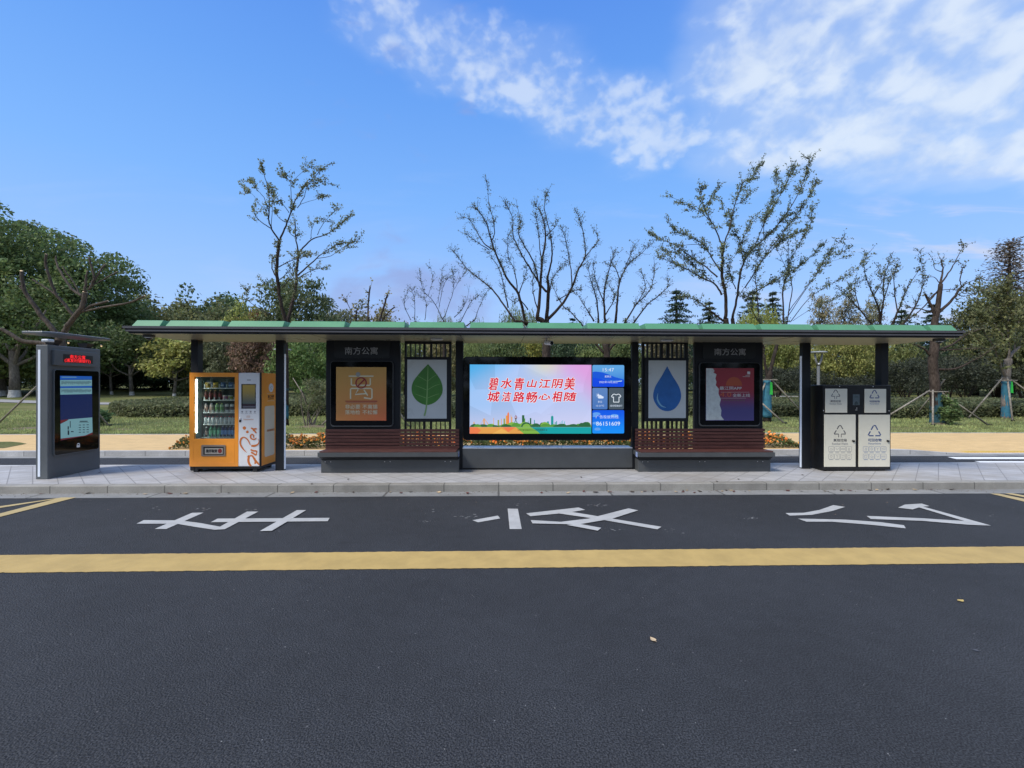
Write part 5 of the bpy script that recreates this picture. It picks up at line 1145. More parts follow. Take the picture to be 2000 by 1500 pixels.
# ---- prototypes of background plants (metres, base at the origin); every individual is a copy of one of them
def proto(name, kind, seed, limbs=True):
    rg = rng(seed); m = MB()
    if kind == 'broad': v = dome_crown(3.6, 3.6, 3.3, 5.6, 115, 1.05, 82, .27, seed, low=-.75); trunk_mb(m, -.3, 3.0, .17, seed, 6, 1.8)
    elif kind == 'round': v = dome_crown(3.2, 3.2, 2.8, 3.1, 110, .95, 95, .25, seed, low=-.95); trunk_mb(m, -.3, 1.8, .14, seed, 6, 1.5)
    elif kind == 'shrub': v = dome_crown(1.6, 1.6, 1.15, 1.1, 60, .52, 210, .15, seed, low=-.9, flat=.8); [m.tube([(.1 * math.cos(a), .1 * math.sin(a), -.2), (.45 * math.cos(a), .45 * math.sin(a), .7), (.8 * math.cos(a), .8 * math.sin(a), 1.3)], [.035, .028, .012], MT['bark'], 6) for a in np.linspace(0, 6, 7)]
    elif kind == 'stemmy':                 # dense crown on a fan of dark stems
        v = dome_crown(2.2, 2.2, 1.55, 2.35, 80, .68, 150, .19, seed, low=-.7, flat=.75)
        for a in np.linspace(0, 6.1, 9): m.tube([(.16 * math.cos(a), .16 * math.sin(a), -.3), (.35 * math.cos(a), .35 * math.sin(a), .7), (1.1 * math.cos(a), 1.1 * math.sin(a), 2.0)], [.05, .042, .02], MT['bark'], 6)
    elif kind == 'sparse':
        c = []; rn = random.Random(seed); m.tube([(0, 0, -.3), (.05, 0, 2), (0, .1, 4.2), (.1, 0, 6.6)], [.11, .09, .06, .015], MT['bark'], 7)
        for i in range(34):
            t = .28 + .7 * rn.random(); a = rn.random() * 6.28; L_ = (1.9 * (1 - t) + .7) * (.6 + .6 * rn.random()); b = Vector((0, 0, 6.6 * t)); e = b + Vector((math.cos(a) * L_, math.sin(a) * L_, .8 + .7 * rn.random())); m.tube([b, (b + e) / 2 + Vector((0, 0, -.08)), e], [.03, .02, .008], MT['bark'], 5)
            for k in range(7): s = .3 + .75 * k / 7; c.append(np.array(b + (e - b) * s) + rg.normal(size=3) * .16)
        c = np.array(c); p, nrm = clump_points(c, np.full(len(c), .30), 260, rg, .8); v = leaf_cloud(p, .13 * (.6 + .8 * rg.random(len(p))), rg, nrm, .6)
    elif kind == 'cedar':                  # layered drooping tiers
        c = []; m.tube([(0, 0, -.3), (0, 0, 4), (.05, 0, 8.9)], [.2, .13, .02], MT['bark'], 8)
        z = .8
        while z < 8.8:
            L_ = 3.0 * (1 - z / 9.1) ** 1.05 + .08; nb = 9
            for i in range(nb):
                a = i * 6.283 / nb + rg.random() * .7 + z; Lk = L_ * (.72 + .45 * rg.random())
                for s in np.linspace(.15, 1, max(3, int(Lk * 4.5))): c.append((math.cos(a) * Lk * s, math.sin(a) * Lk * s, z + .35 * s * (1 - s) * Lk - .28 * Lk * s * s + rg.normal() * .06, min(1, .18 + .45 * L_)))
            z += .42 + .1 * rg.random()
        c = np.array(c); k = 15; ks = np.repeat(c[:, 3:], k, 0); c = c[:, :3]; p = np.repeat(c, k, 0) + rg.normal(size=(len(c) * k, 3)) * np.array([.19, .19, .085]) * ks; v = leaf_cloud(p, .20 * (.6 + .8 * rg.random(len(p))), rg, np.tile([0, 0, 1.2], (len(p), 1)), .34)
    elif kind == 'willow':
        c = []
        for i in range(230):
            a = rg.random() * 6.283; r = 2.6 * rg.random() ** .5; top = 6.2 * (1 - .30 * (r / 2.6) ** 2) + .4 * rg.normal(); L_ = 1.8 + 3.2 * rg.random()
            for s in np.arange(0, L_, .085): c.append((math.cos(a) * (r + .35 * min(1, s)), math.sin(a) * (r + .35 * min(1, s)), top - s + .12 * math.sin(s * 2 + i)))
        c = np.array(c); c = c[c[:, 2] > .4]; p = np.repeat(c, 2, 0) + rg.normal(size=(len(c) * 2, 3)) * .055; v = leaf_cloud(p, .19 * (.6 + .8 * rg.random(len(p))), rg, None, .26, 1.2); trunk_mb(m, -.3, 3.6, .2, seed, 6, 1.5)
    elif kind == 'spire':                  # narrow brownish conifer, thin towards the tip
        c = []; m.tube([(0, 0, -.3), (0, 0, 6), (0, 0, 12.6)], [.22, .14, .02], MT['bark'], 8); z = 1.0
        while z < 12.6:
            L_ = 2.5 * (1 - z / 13) ** .75 + .12
            for i in range(7):
                a = i * .9 + rg.random() + z * 1.3; Lk = L_ * (.6 + .55 * rg.random()); m.tube([(0, 0, z), (math.cos(a) * Lk, math.sin(a) * Lk, z + .42 * Lk)], [.028, .008], MT['bark'], 4)
                for s in np.linspace(.2, 1, max(3, int(Lk * 4))): c.append((math.cos(a) * Lk * s, math.sin(a) * Lk * s, z + .42 * Lk * s))
            z += .36
        c = np.array(c); k = 11; p = np.repeat(c, k, 0) + rg.normal(size=(len(c) * k, 3)) * .17; v = leaf_cloud(p, .15 * (.6 + .8 * rg.random(len(p))), rg, None, .4)
    elif kind == 'plant':
        v = dome_crown(.38, .38, .62, .75, 40, .20, 520, .13, seed, low=-1, flat=.8, asp=.8); m.tube([(0, 0, -.1), (.02, 0, .9)], [.018, .008], MT['bark'], 5)
    return quads_mesh('foliage', v, MT['leaf']), m
PROTO = {}
def get_proto(kind, var):
    k = (kind, var % 2)
    if k not in PROTO:
        fm, m = proto(kind, kind, 11 + 17 * (var % 2) + len(kind)); o = m.build('trunk', smooth=True); tm_ = o.data; bpy.data.objects.remove(o); PROTO[k] = (fm, tm_)
    return PROTO[k]
NAT = dict(broad=(8.2, 8.7), round=(7.2, 5.65), shrub=(3.9, 2.6), stemmy=(5.0, 4.3), sparse=(5.0, 7.0), cedar=(6.4, 9.1), willow=(6.2, 6.6), spire=(4.6, 13.0), plant=(.95, 1.5))
NAME = dict(broad='broadleaf_tree', round='bushy_tree', shrub='shrub', stemmy='multi_stem_shrub', sparse='thin_tree', cedar='cedar_tree', willow='willow_tree', spire='conifer_tree', plant='leafy_plant')
CAT = dict(broad='tree', round='tree', shrub='shrub', stemmy='shrub', sparse='tree', cedar='tree', willow='tree', spire='tree', plant='plant')
cnt = [0]
def plant(kind, px, ptop, Y, wpx, col, label, group=None, trunkm=None, base=None):
    """centre column px and top row ptop of the photograph, depth Y, width in photograph pixels"""
    c = atY(px, ptop, Y); z0 = terrz(c.x, Y) if base is None else base
    cnt[0] += 1; fm, tm_ = get_proto(kind, cnt[0]); nw, nh = NAT[kind]
    w_ = wpx * Y / F / nw; h_ = max(.3, (c.z - z0)) / nh
    t = thing(NAME[kind], (c.x, Y, z0), label, CAT[kind], group); t.rotation_euler = (0, 0, (cnt[0] * 2.399) % 6.283); t.scale = (w_, w_, h_)
    a = bpy.data.objects.new('trunk' if kind not in ('plant', 'shrub', 'stemmy') else 'stems', tm_); COL.objects.link(a); a.parent = t
    f = bpy.data.objects.new('foliage', fm); COL.objects.link(f); f.parent = t; f.color = tuple(col) + (1,)
    return t
# ---- pruned street trees, limbs traced from the photograph and given depth
THIN = .72
def limb_tree(label, Y, base_px, limbs, seed, leafcol, leafn=5, leafs=.085, twig=.45, tips=False, wrap=None, r0=.16, px_r=None, bk=None, leafy=.35, clus=1, group=None, spread=.35, name='pruned_tree', thin=None, tw_n=9):
    rn = random.Random(seed); rg = rng(seed); bk = bk or MT['bark']
    bx_ = atY(base_px[0], base_px[1], Y); z0 = terrz(bx_.x, Y)
    t = thing(name, (bx_.x, Y, z0), label, 'tree', group)
    m = MB(); done = []; leaves = []; cutm = MT['cut'] if tips else None
    for li, L_ in enumerate(limbs):
        r_start, r_end, pts = L_
        dep = 0.
        if done:
            p0 = pts[0]; best = min(done, key=lambda d: (d[0] - p0[0]) ** 2 + (d[1] - p0[1]) ** 2)
            if (best[0] - p0[0]) ** 2 + (best[1] - p0[1]) ** 2 < 900: dep = best[2]; r_start = min(r_start, best[3] * .95)
        lean = (rn.random() * 2 - 1) * spread if li else 0.
        sp_ = smooth_pts(pts, 5); P3 = []; acc = 0.; last = None; n = len(sp_); rad = []
        for i, (x, y) in enumerate(sp_):
            w0 = atY(x, y, Y)
            if last is not None: acc += (w0 - last).length
            last = w0; d = dep + lean * acc
            q = atY(x, y, Y + d); k = i / (n - 1)
            r_ = (r_start + (r_end - r_start) * k ** .8) * (.68 if tips else 1 if r_start > .12 else thin or THIN); P3.append(q + Vector((rn.gauss(0, .008), rn.gauss(0, .008), 0))); rad.append(r_); done.append((x, y, d, r_))
        if li == 0: P3[0] = Vector((bx_.x, Y, z0 - .1)); rad[0] *= 1.25
        m.tube(P3, rad, bk, 9 if r_start > .06 else 6, capm=cutm)
        if tips and li: continue
        if twig > 0:
            Ltot = sum((P3[i + 1] - P3[i]).length for i in range(n - 1)); nt_ = int(Ltot * tw_n)
            for _ in range(nt_):
                k = (leafy if li else .8) + (1 - (leafy if li else .8)) * rn.random(); i = min(n - 2, int(k * (n - 1))); b = P3[i] + (P3[i + 1] - P3[i]) * rn.random()
                if rad[i] > .06: continue
                tg = (P3[i + 1] - P3[i]).normalized(); d = (tg * .8 + Vector((rn.gauss(0, .6), rn.gauss(0, .6), rn.gauss(.25, .45)))).normalized(); ln = twig * (.4 + .9 * rn.random())
                e = b + d * ln; mid = (b + e) / 2 + Vector((0, 0, rn.gauss(0, .03))); m.tube([b, mid, e], [.0085, .006, .004], bk, 4, cap=False)
                for s in np.linspace(.2, 1.05, leafn):
                    c = b + (e - b) * s
                    for _k in range(clus): leaves.append((c.x + rn.gauss(0, .045), c.y + rn.gauss(0, .045), c.z + rn.gauss(0, .04)))
    m.build('trunk', t, smooth=True)
    if leaves:
        c = np.array(leaves); leaf_obj('foliage', leaf_cloud(c, leafs * (.6 + .8 * rg.random(len(c))), rg, None, .6), t, leafcol)
    if wrap:
        mt_, pyb, pyt, wb, wt_ = wrap; zb, zt = atY(base_px[0], pyb, Y).z, atY(base_px[0], pyt, Y).z; zb = max(zb, z0 - .02)
        cx0 = bx_.x; tx = atY(limbs[0][2][1][0], limbs[0][2][1][1], Y).x
        wm_ = MB(); n = 14; pts = []; rad = []
        for i in range(n): k = i / (n - 1); pts.append((cx0 + (tx - cx0) * k * .6, Y, zb + (zt - zb) * k)); rad.append((wb + (wt_ - wb) * k ** .6) * (1 + .025 * math.sin(i * 2.1)))
        wm_.tube(pts, rad, mt_, 18); wm_.build('trunk_wrap', t, smooth=True)
    return t
def supports(Y, ring_px, feet, label):
    """timber props tied round a trunk: ring at pixel ring_px, feet at ground pixels"""
    c = atY(ring_px[0], ring_px[1], Y); t = thing('tree_support', (c.x, Y, terrz(c.x, Y)), label, 'tree support', 'timber props round the young trees')
    for fx, fy, tx, ty, dy in feet:
        a = atY(tx, ty, Y + dy * .15); z_ = .2
        y_ = Y + dy
        b = atY(fx, fy, y_); b.z = terrz(b.x, y_) - .02; m = MB(); m.tube([b, a + (a - b).normalized() * .12], [.036, .032], MT['stake'], 8); s = m.build('prop', t, smooth=True)
        m = MB(); m.box(b.x - .05, y_ - .05, b.z - .02, b.x + .05, y_ + .05, b.z + .09, MT['black']); m.build('ground_anchor', s)
    m = MB(); r_ = .24; q = [(c.x + dx_ * r_, Y + dy_ * r_, c.z) for dx_, dy_ in ((-1.1, -.9), (1.1, -.9), (1.1, .9), (-1.1, .9), (-1.1, -.9))]
    for i in range(4): m.tube([q[i], q[i + 1]], .022, MT['stake'], 6)
    m.build('tie_frame', t)
S = lambda x0, y0, s, pts: [(x0 + a / s, y0 + b / s) for a, b in pts]
wrapb = mat('blue_trunk_cloth', (.028, .14, .21), .85, var=.25, vscale=9, bump=.5, bscale=22); wrapt = mat('teal_trunk_cloth', (.022, .075, .095), .85, var=.3, vscale=9, bump=.5, bscale=22)

# tree behind the vending machine
a = lambda *p: S(420, 300, 4.412, p)
LC1 = (.10, .115, .055)
limb_tree('tall thin tree with two dark stems and leafy tips behind the vending machine', 18.0, (557, 822), [
    (.125, .115, [(557, 822), (558, 745), (557, 690), (555, 650)]),
    (.115, .075, [(555, 650)] + a((600, 1420), (560, 1250), (545, 1120), (530, 1000), (553, 750))),
    (.10, .065, [(556, 655)] + a((625, 1440), (660, 1320), (690, 1180), (705, 1000), (720, 860))),
    (.075, .012, a((553, 750), (490, 650), (462, 560), (470, 400), (440, 240), (412, 140))), (.08, .012, a((560, 740), (610, 620), (660, 490), (720, 350), (830, 225), (955, 105))),
    (.04, .008, a((490, 650), (400, 590), (345, 530), (325, 440))), (.035, .006, a((460, 500), (420, 380), (360, 310), (305, 235))), (.03, .005, a((445, 490), (370, 420), (330, 360), (265, 305))), (.04, .008, a((485, 640), (495, 450), (485, 330))),
    (.045, .008, a((650, 520), (655, 400), (650, 250), (610, 210), (575, 130))), (.03, .006, a((655, 250), (740, 170), (840, 92))), (.035, .006, a((640, 510), (580, 430), (515, 370))), (.035, .006, a((710, 470), (770, 370), (800, 270), (880, 230), (965, 250))), (.03, .006, a((730, 440), (830, 405), (930, 375))), (.035, .006, a((605, 590), (550, 550), (515, 490))),
    (.06, .03, a((720, 860), (695, 720), (690, 560))), (.06, .008, a((725, 850), (830, 742), (960, 695), (1090, 600), (1155, 540))), (.03, .006, a((825, 735), (835, 650), (860, 580))), (.035, .006, a((880, 700), (950, 580), (1055, 480))),
    (.055, .008, a((715, 1050), (850, 925), (960, 835), (1070, 775))), (.035, .006, a((870, 905), (1000, 880), (1120, 800), (1245, 740))), (.03, .006, a((720, 1070), (830, 1010), (950, 975))), (.03, .006, a((545, 980), (640, 930), (760, 890), (840, 870))), (.025, .005, a((560, 1085), (620, 1030), (670, 970))), (.045, .02, a((530, 1065), (492, 990), (495, 900))), (.03, .006, a((580, 1160), (640, 1090), (740, 1060))), (.04, .01, a((545, 1180), (490, 1140), (435, 1125))), (.03, .005, a((490, 1395), (370, 1330), (285, 1260), (270, 1170))), (.03, .005, a((640, 1300), (700, 1255), (790, 1275))), (.03, .006, a((690, 720), (650, 690), (635, 650)))],
    21, LC1, leafn=4, leafs=.076, twig=.34, clus=7, leafy=.40, wrap=(wrapb, 818, 742, .13, .115), spread=.30, tw_n=5)
# tree in the middle behind the screen
b = lambda *p: S(780, 340, 4.0, p)
LC2 = (.075, .090, .055)
limb_tree('bare spreading tree with many thin upright limbs behind the big screen', 18.2, (1066, 822), [
    (.19, .16, [(1066, 822), (1066, 760), (1067, 690), (1066, 650)]), (.13, .10, [(1066, 650), (1060, 628)] + b((1075, 1130))), (.12, .10, [(1067, 655), (1068, 630)] + b((1152, 1130))),
    (.09, .07, [(1064, 660), (1045, 640)] + b((990, 1180))), (.07, .01, b((990, 1180), (930, 940), (850, 830), (770, 660), (720, 520), (680, 380), (620, 290), (570, 255))), (.03, .006, b((740, 595), (660, 540), (600, 440), (545, 355), (500, 340))), (.025, .005, b((700, 590), (620, 540), (510, 460))), (.035, .006, b((722, 520), (745, 430), (705, 250), (682, 60))),
    (.06, .05, [(1062, 655), (1035, 632)] + b((900, 1150))), (.055, .006, b((900, 1150), (830, 1040), (740, 920), (680, 860), (600, 800), (520, 730), (460, 650), (410, 590))),
    (.08, .008, b((1075, 1130), (1100, 950), (1112, 700), (1142, 480), (1110, 310), (1060, 240))), (.05, .006, b((1152, 920), (1090, 850), (1000, 700), (940, 600), (890, 480), (880, 330), (825, 225))), (.04, .006, b((1095, 880), (1050, 690), (975, 560), (930, 460), (945, 380), (922, 260))),
    (.085, .05, b((1152, 1130), (1165, 900), (1155, 820))), (.05, .006, b((1155, 820), (1188, 680), (1190, 540), (1170, 430), (1132, 250), (1155, 140))), (.07, .008, b((1165, 1130), (1260, 1030), (1340, 900), (1400, 740), (1452, 630), (1430, 430), (1385, 300))), (.03, .005, b((1440, 660), (1500, 590), (1552, 520), (1530, 440))), (.03, .005, b((1350, 880), (1335, 710), (1300, 520), (1268, 420))), (.03, .005, b((1230, 990), (1330, 930), (1440, 880))),
    (.035, .005, b((850, 1045), (820, 900), (780, 740), (700, 620))), (.03, .005, b((935, 930), (970, 830), (1000, 715))), (.035, .005, b((925, 930), (900, 760), (850, 640), (850, 480))), (.035, .006, b((1165, 1000), (1200, 810), (1300, 700))), (.03, .005, b((1080, 1060), (1040, 880), (1060, 720))), (.03, .005, b((1005, 1060), (950, 990), (900, 1000), (840, 960))), (.025, .005, b((1140, 490), (1210, 420), (1220, 380))), (.025, .005, b((1110, 690), (1080, 400), (1060, 300)))],
    22, LC2, thin=.95, leafn=4, leafs=.055, twig=.30, clus=2, leafy=.30, spread=.32, tw_n=12)
limb_tree('thin bare tree with steep limbs right of the tree behind the big screen', 18.6, (1187, 822), [
    (.16, .13, [(1187, 822), (1187, 760), (1186, 700), (1183, 672)]), (.08, .06, [(1183, 675), (1178, 645)] + b((1610, 1150))), (.09, .065, [(1185, 680), (1197, 650)] + b((1690, 1150))), (.06, .045, [(1182, 680), (1170, 655)] + b((1555, 1150))), (.06, .045, [(1186, 690), (1210, 655)] + b((1770, 1150))), (.06, .04, [(1186, 685), (1225, 650)] + b((1840, 1150))), (.05, .035, [(1180, 690), (1150, 655), (1135, 632)]),
    (.055, .006, b((1610, 1150), (1598, 950), (1640, 740), (1690, 600))), (.06, .006, b((1690, 1150), (1702, 1000), (1722, 840), (1785, 710), (1890, 620), (1950, 560))), (.04, .005, b((1555, 1150), (1540, 980), (1500, 850), (1470, 700))), (.045, .006, b((1770, 1150), (1850, 1020), (1960, 900), (2000, 700))), (.04, .005, b((1520, 1150), (1460, 1050), (1390, 940))), (.04, .005, b((1840, 1150), (1940, 1020), (2080, 900), (2100, 820))), (.045, .006, [(1135, 632)] + b((1340, 1080), (1270, 1020), (1190, 860))), (.03, .005, b((1600, 1000), (1545, 870), (1510, 690))), (.03, .005, b((1725, 830), (1680, 730), (1610, 700))), (.03, .005, b((1760, 740), (1810, 620), (1845, 540))), (.03, .005, b((1870, 990), (1920, 880), (1890, 760))), (.03, .005, b((1610, 1100), (1680, 960), (1620, 840)))],
    23, LC2, thin=.95, leafn=4, leafs=.058, twig=.32, clus=2, leafy=.22, spread=.32, tw_n=13)
# the large leafy one behind the right side panel, and its slimmer neighbour
d = lambda *p: S(1240, 300, 4.348, p)
LC4 = (.085, .105, .055)
limb_tree('largest spreading tree with small leaves along every limb behind the right poster panel', 18.2, (1432, 820), [
    (.21, .17, [(1432, 820), (1431, 760), (1430, 700), (1428, 668)]), (.13, .10, [(1428, 670), (1420, 645)] + d((770, 1400))), (.12, .10, [(1429, 672), (1432, 645)] + d((830, 1400))),
    (.10, .06, d((770, 1400), (772, 1220), (740, 1040), (745, 900), (750, 800))), (.05, .008, d((750, 800), (700, 680), (640, 560), (600, 480), (560, 350), (600, 255))), (.05, .008, d((752, 790), (800, 640), (850, 430), (920, 250), (1000, 205), (1062, 95))), (.03, .006, d((640, 565), (560, 500), (440, 435), (315, 370))), (.03, .006, d((605, 510), (625, 420), (700, 295))), (.055, .006, d((740, 1200), (680, 1110), (560, 1050), (440, 980), (300, 920), (190, 865))), (.045, .006, d((700, 1050), (600, 960), (480, 880), (350, 780), (220, 730), (145, 695))), (.04, .006, d((730, 1000), (650, 880), (580, 770), (450, 700), (330, 640), (250, 535))), (.035, .006, d((665, 1100), (600, 1040), (540, 990), (420, 870), (300, 780))),
    (.10, .012, d((830, 1400), (870, 1200), (900, 1000), (960, 860), (1060, 760), (1200, 620), (1340, 430), (1440, 220), (1480, 45))), (.05, .008, d((900, 1000), (920, 900), (880, 720), (800, 620), (735, 400))), (.045, .008, d((1010, 810), (1130, 520), (1250, 330), (1345, 115))), (.04, .006, d((1095, 730), (1105, 550), (1200, 330), (1200, 165))), (.06, .008, d((935, 1140), (1010, 1020), (1110, 860), (1300, 620), (1440, 420), (1540, 245))), (.04, .006, d((1040, 960), (1200, 780), (1340, 690), (1480, 620), (1510, 470))), (.055, .006, d((920, 1230), (1100, 1130), (1290, 1020), (1430, 930), (1590, 780))), (.06, .012, d((750, 1420), (620, 1320), (530, 1250), (430, 1215))), (.03, .006, d((860, 1150), (820, 1060), (800, 940), (880, 830))), (.03, .006, d((960, 860), (900, 780), (960, 640), (1000, 540))), (.03, .006, d((1210, 610), (1280, 540), (1400, 480))), (.03, .006, d((560, 770), (420, 780), (330, 840), (230, 820))), (.03, .006, d((850, 430), (920, 400), (1000, 300)))],
    24, LC4, leafn=5, leafs=.072, twig=.36, clus=4, leafy=.20, spread=.34, tw_n=11)
limb_tree('slim tree with a blue wrapped trunk and long right-leaning limbs behind the right bench', 18.8, (1498, 821), [
    (.15, .13, [(1498, 821), (1499, 770), (1501, 742), (1503, 725)]), (.11, .085, [(1502, 735), (1509, 705), (1518, 672)] + d((1265, 1440))), (.08, .06, [(1500, 740), (1493, 705), (1490, 670), (1488, 640)] + d((1060, 1420))), (.075, .05, [(1517, 676)] + d((1290, 1440))),
    (.075, .007, d((1265, 1440), (1258, 1150), (1300, 950), (1300, 690))), (.05, .006, d((1290, 1430), (1332, 1150), (1312, 950), (1390, 780), (1445, 680))), (.06, .006, d((1300, 1350), (1430, 1170), (1560, 990), (1640, 860), (1780, 710))), (.05, .006, d((1300, 1380), (1500, 1080), (1620, 920), (1840, 795))), (.06, .006, d((1320, 1430), (1500, 1210), (1700, 1090), (1860, 1000), (1995, 835))), (.045, .006, d((1340, 1420), (1500, 1320), (1720, 1220), (1850, 1110))), (.05, .006, d((1050, 1430), (1040, 1200), (1020, 1000), (1065, 790))), (.035, .006, d((1050, 1430), (960, 1270), (920, 1200))), (.03, .005, d((1560, 990), (1660, 920), (1800, 880))), (.03, .005, d((1300, 1000), (1230, 860), (1190, 800)))],
    25, LC4, leafn=5, leafs=.075, twig=.32, clus=2, leafy=.28, wrap=(wrapb, 815, 742, .19, .15), spread=.28, tw_n=9)
e = lambda *p: S(1600, 440, 3.75, p)
limb_tree('many stemmed bare tree with fine leaves behind the waste bin', 20.0, (1722, 812), [
    (.15, .12, [(1722, 812), (1722, 760), (1721, 700), (1720, 660)]), (.09, .07, [(1720, 665)] + e((445, 780), (445, 720))), (.08, .06, [(1720, 670)] + e((500, 780), (540, 720))), (.07, .05, [(1720, 675)] + e((420, 790), (380, 720))), (.07, .05, [(1721, 690), (1745, 655)] + e((640, 690))),
    (.06, .006, e((445, 720), (440, 620), (400, 520), (350, 400), (328, 285))), (.05, .006, e((445, 720), (470, 560), (470, 430), (490, 330), (545, 190))), (.055, .006, e((540, 720), (600, 570), (650, 450), (735, 325))), (.05, .006, e((380, 720), (280, 600), (200, 510), (140, 465))), (.03, .005, e((395, 520), (460, 400), (430, 300))), (.035, .005, e((575, 640), (545, 420), (570, 290))), (.055, .006, e((640, 690), (720, 560), (762, 400), (738, 195))), (.035, .005, e((300, 620), (260, 480), (265, 400))), (.03, .005, e((480, 520), (520, 400), (560, 330)))],
    26, LC2, thin=.95, leafn=5, leafs=.075, twig=.32, clus=2, leafy=.25, spread=.3, tw_n=9)
TK = bark('rough_brown_bark', (.022, .016, .013), (.080, .062, .052))
limb_tree('stout brown tree with a flared teal wrapped trunk and crooked cut limbs at the right', 18.6, (1830, 832), [
    (.20, .155, e((862, 1470), (850, 1290), (842, 1120), (832, 1000), (845, 880), (850, 760))), (.15, .08, e((850, 760), (850, 690), (868, 620), (888, 430))), (.07, .02, e((888, 430), (905, 330), (890, 245))), (.10, .05, e((850, 680), (830, 610), (800, 550), (775, 500))), (.10, .05, e((872, 640), (960, 560), (1040, 450))), (.045, .025, e((1040, 450), (1035, 390), (1052, 305))), (.05, .01, e((888, 430), (960, 330), (1010, 240), (1058, 145))), (.05, .015, e((895, 445), (800, 560), (720, 640), (640, 690))), (.045, .015, e((840, 640), (730, 610), (640, 600))), (.08, .02, e((862, 920), (980, 870), (1080, 800), (1210, 750))), (.06, .02, e((858, 912), (960, 912), (1080, 905), (1210, 905))), (.08, .02, e((865, 1055), (1000, 1050), (1150, 980), (1290, 890))), (.09, .03, e((815, 950), (760, 900), (690, 868))), (.045, .01, e((1040, 450), (1100, 415), (1180, 380))), (.03, .008, e((890, 430), (840, 380), (780, 385))), (.03, .008, e((800, 545), (880, 480), (1000, 470), (1110, 480))), (.03, .006, e((1010, 500), (1060, 520), (1130, 500), (1220, 470))), (.03, .006, e((900, 340), (850, 320), (835, 260)))],
    27, (.075, .080, .040), leafn=4, leafs=.085, twig=.30, clus=2, leafy=.55, wrap=(wrapt, 834, 765, .27, .19), bk=TK, spread=.3, tw_n=5)
limb_tree('pale trunked tree in bright blue cloth at the far right edge', 20.3, (1965, 817), [
    (.17, .14, e((1368, 1415), (1368, 1250), (1372, 1110), (1385, 980))), (.11, .06, e((1380, 990), (1420, 930), (1500, 860), (1600, 760))), (.09, .05, e((1366, 1120), (1335, 1050), (1310, 970), (1275, 880))), (.09, .02, e((1385, 985), (1395, 880), (1380, 740), (1400, 620), (1370, 450))), (.06, .012, e((1275, 880), (1200, 760), (1190, 640))), (.05, .01, e((1390, 860), (1300, 740), (1240, 600))), (.05, .01, e((1430, 920), (1440, 780), (1500, 650))), (.04, .01, e((1390, 780), (1330, 660), (1290, 540)))],
    28, (.085, .095, .035), leafn=6, leafs=.12, twig=.6, clus=4, leafy=.2, wrap=(wrapb, 818, 745, .18, .15), bk=MT['barkl'], spread=.3, tw_n=14)
f0 = lambda *p: S(0, 380, 5.0, p)
limb_tree('hard pruned leafless tree with pale sawn limb ends behind the kiosk', 17.6, (128, 826), [
    (.27, .22, [(128, 826), (128, 760), (124, 700), (118, 665), (124, 650)]), (.20, .12, [(124, 652)] + f0((660, 1290), (730, 1190), (800, 1100), (830, 950))), (.10, .035, f0((830, 950), (842, 840), (850, 745))), (.08, .05, f0((865, 930), (915, 830), (900, 720), (868, 612))), (.08, .05, f0((880, 920), (940, 810), (1025, 680))), (.065, .04, f0((895, 890), (1010, 830), (1145, 755))), (.08, .04, f0((800, 990), (700, 920), (620, 800), (560, 690), (545, 600))), (.12, .06, f0((720, 1190), (600, 1040), (540, 960), (480, 800), (445, 690), (448, 580))), (.07, .045, f0((545, 975), (430, 900), (315, 830))), (.15, .075, [(118, 665)] + f0((520, 1320), (400, 1180), (330, 1070), (250, 960), (215, 830), (208, 745))), (.075, .07, f0((245, 945), (222, 920), (200, 898))), (.09, .06, f0((800, 1145), (880, 1090), (970, 1065), (1060, 1040))), (.08, .05, f0((830, 1140), (1000, 1100), (1250, 1060), (1412, 990))), (.16, .09, [(122, 690), (100, 675)] + f0((400, 1450), (220, 1430), (100, 1360), (8, 1310))), (.04, .03, f0((780, 980), (720, 860), (640, 750), (610, 700)))],
    29, LC1, twig=0, tips=True, bk=bark('grey_brown_bark', (.042, .034, .028), (.125, .105, .088)), spread=.22)
limb_tree('short tree cut back to stubs above the roof with a few yellow leaves', 18.0, (732, 820), [
    (.14, .12, [(732, 820), (732, 760), (732, 690), (731, 668)]), (.06, .045, [(731, 670), (722, 645)] + a((1320, 1400), (1325, 1250), (1337, 1150))), (.07, .045, [(732, 672), (740, 645)] + a((1420, 1430), (1462, 1300), (1487, 1205))), (.05, .04, [(740, 645)] + a((1445, 1430), (1500, 1365), (1550, 1320))), (.05, .04, [(730, 672), (708, 650)] + a((1215, 1440), (1225, 1340))), (.035, .012, [(708, 650)] + a((1190, 1400), (1150, 1310), (1108, 1240)))],
    30, (.16, .14, .045), leafn=3, leafs=.10, twig=.35, clus=2, leafy=.5, spread=.2, tw_n=3)
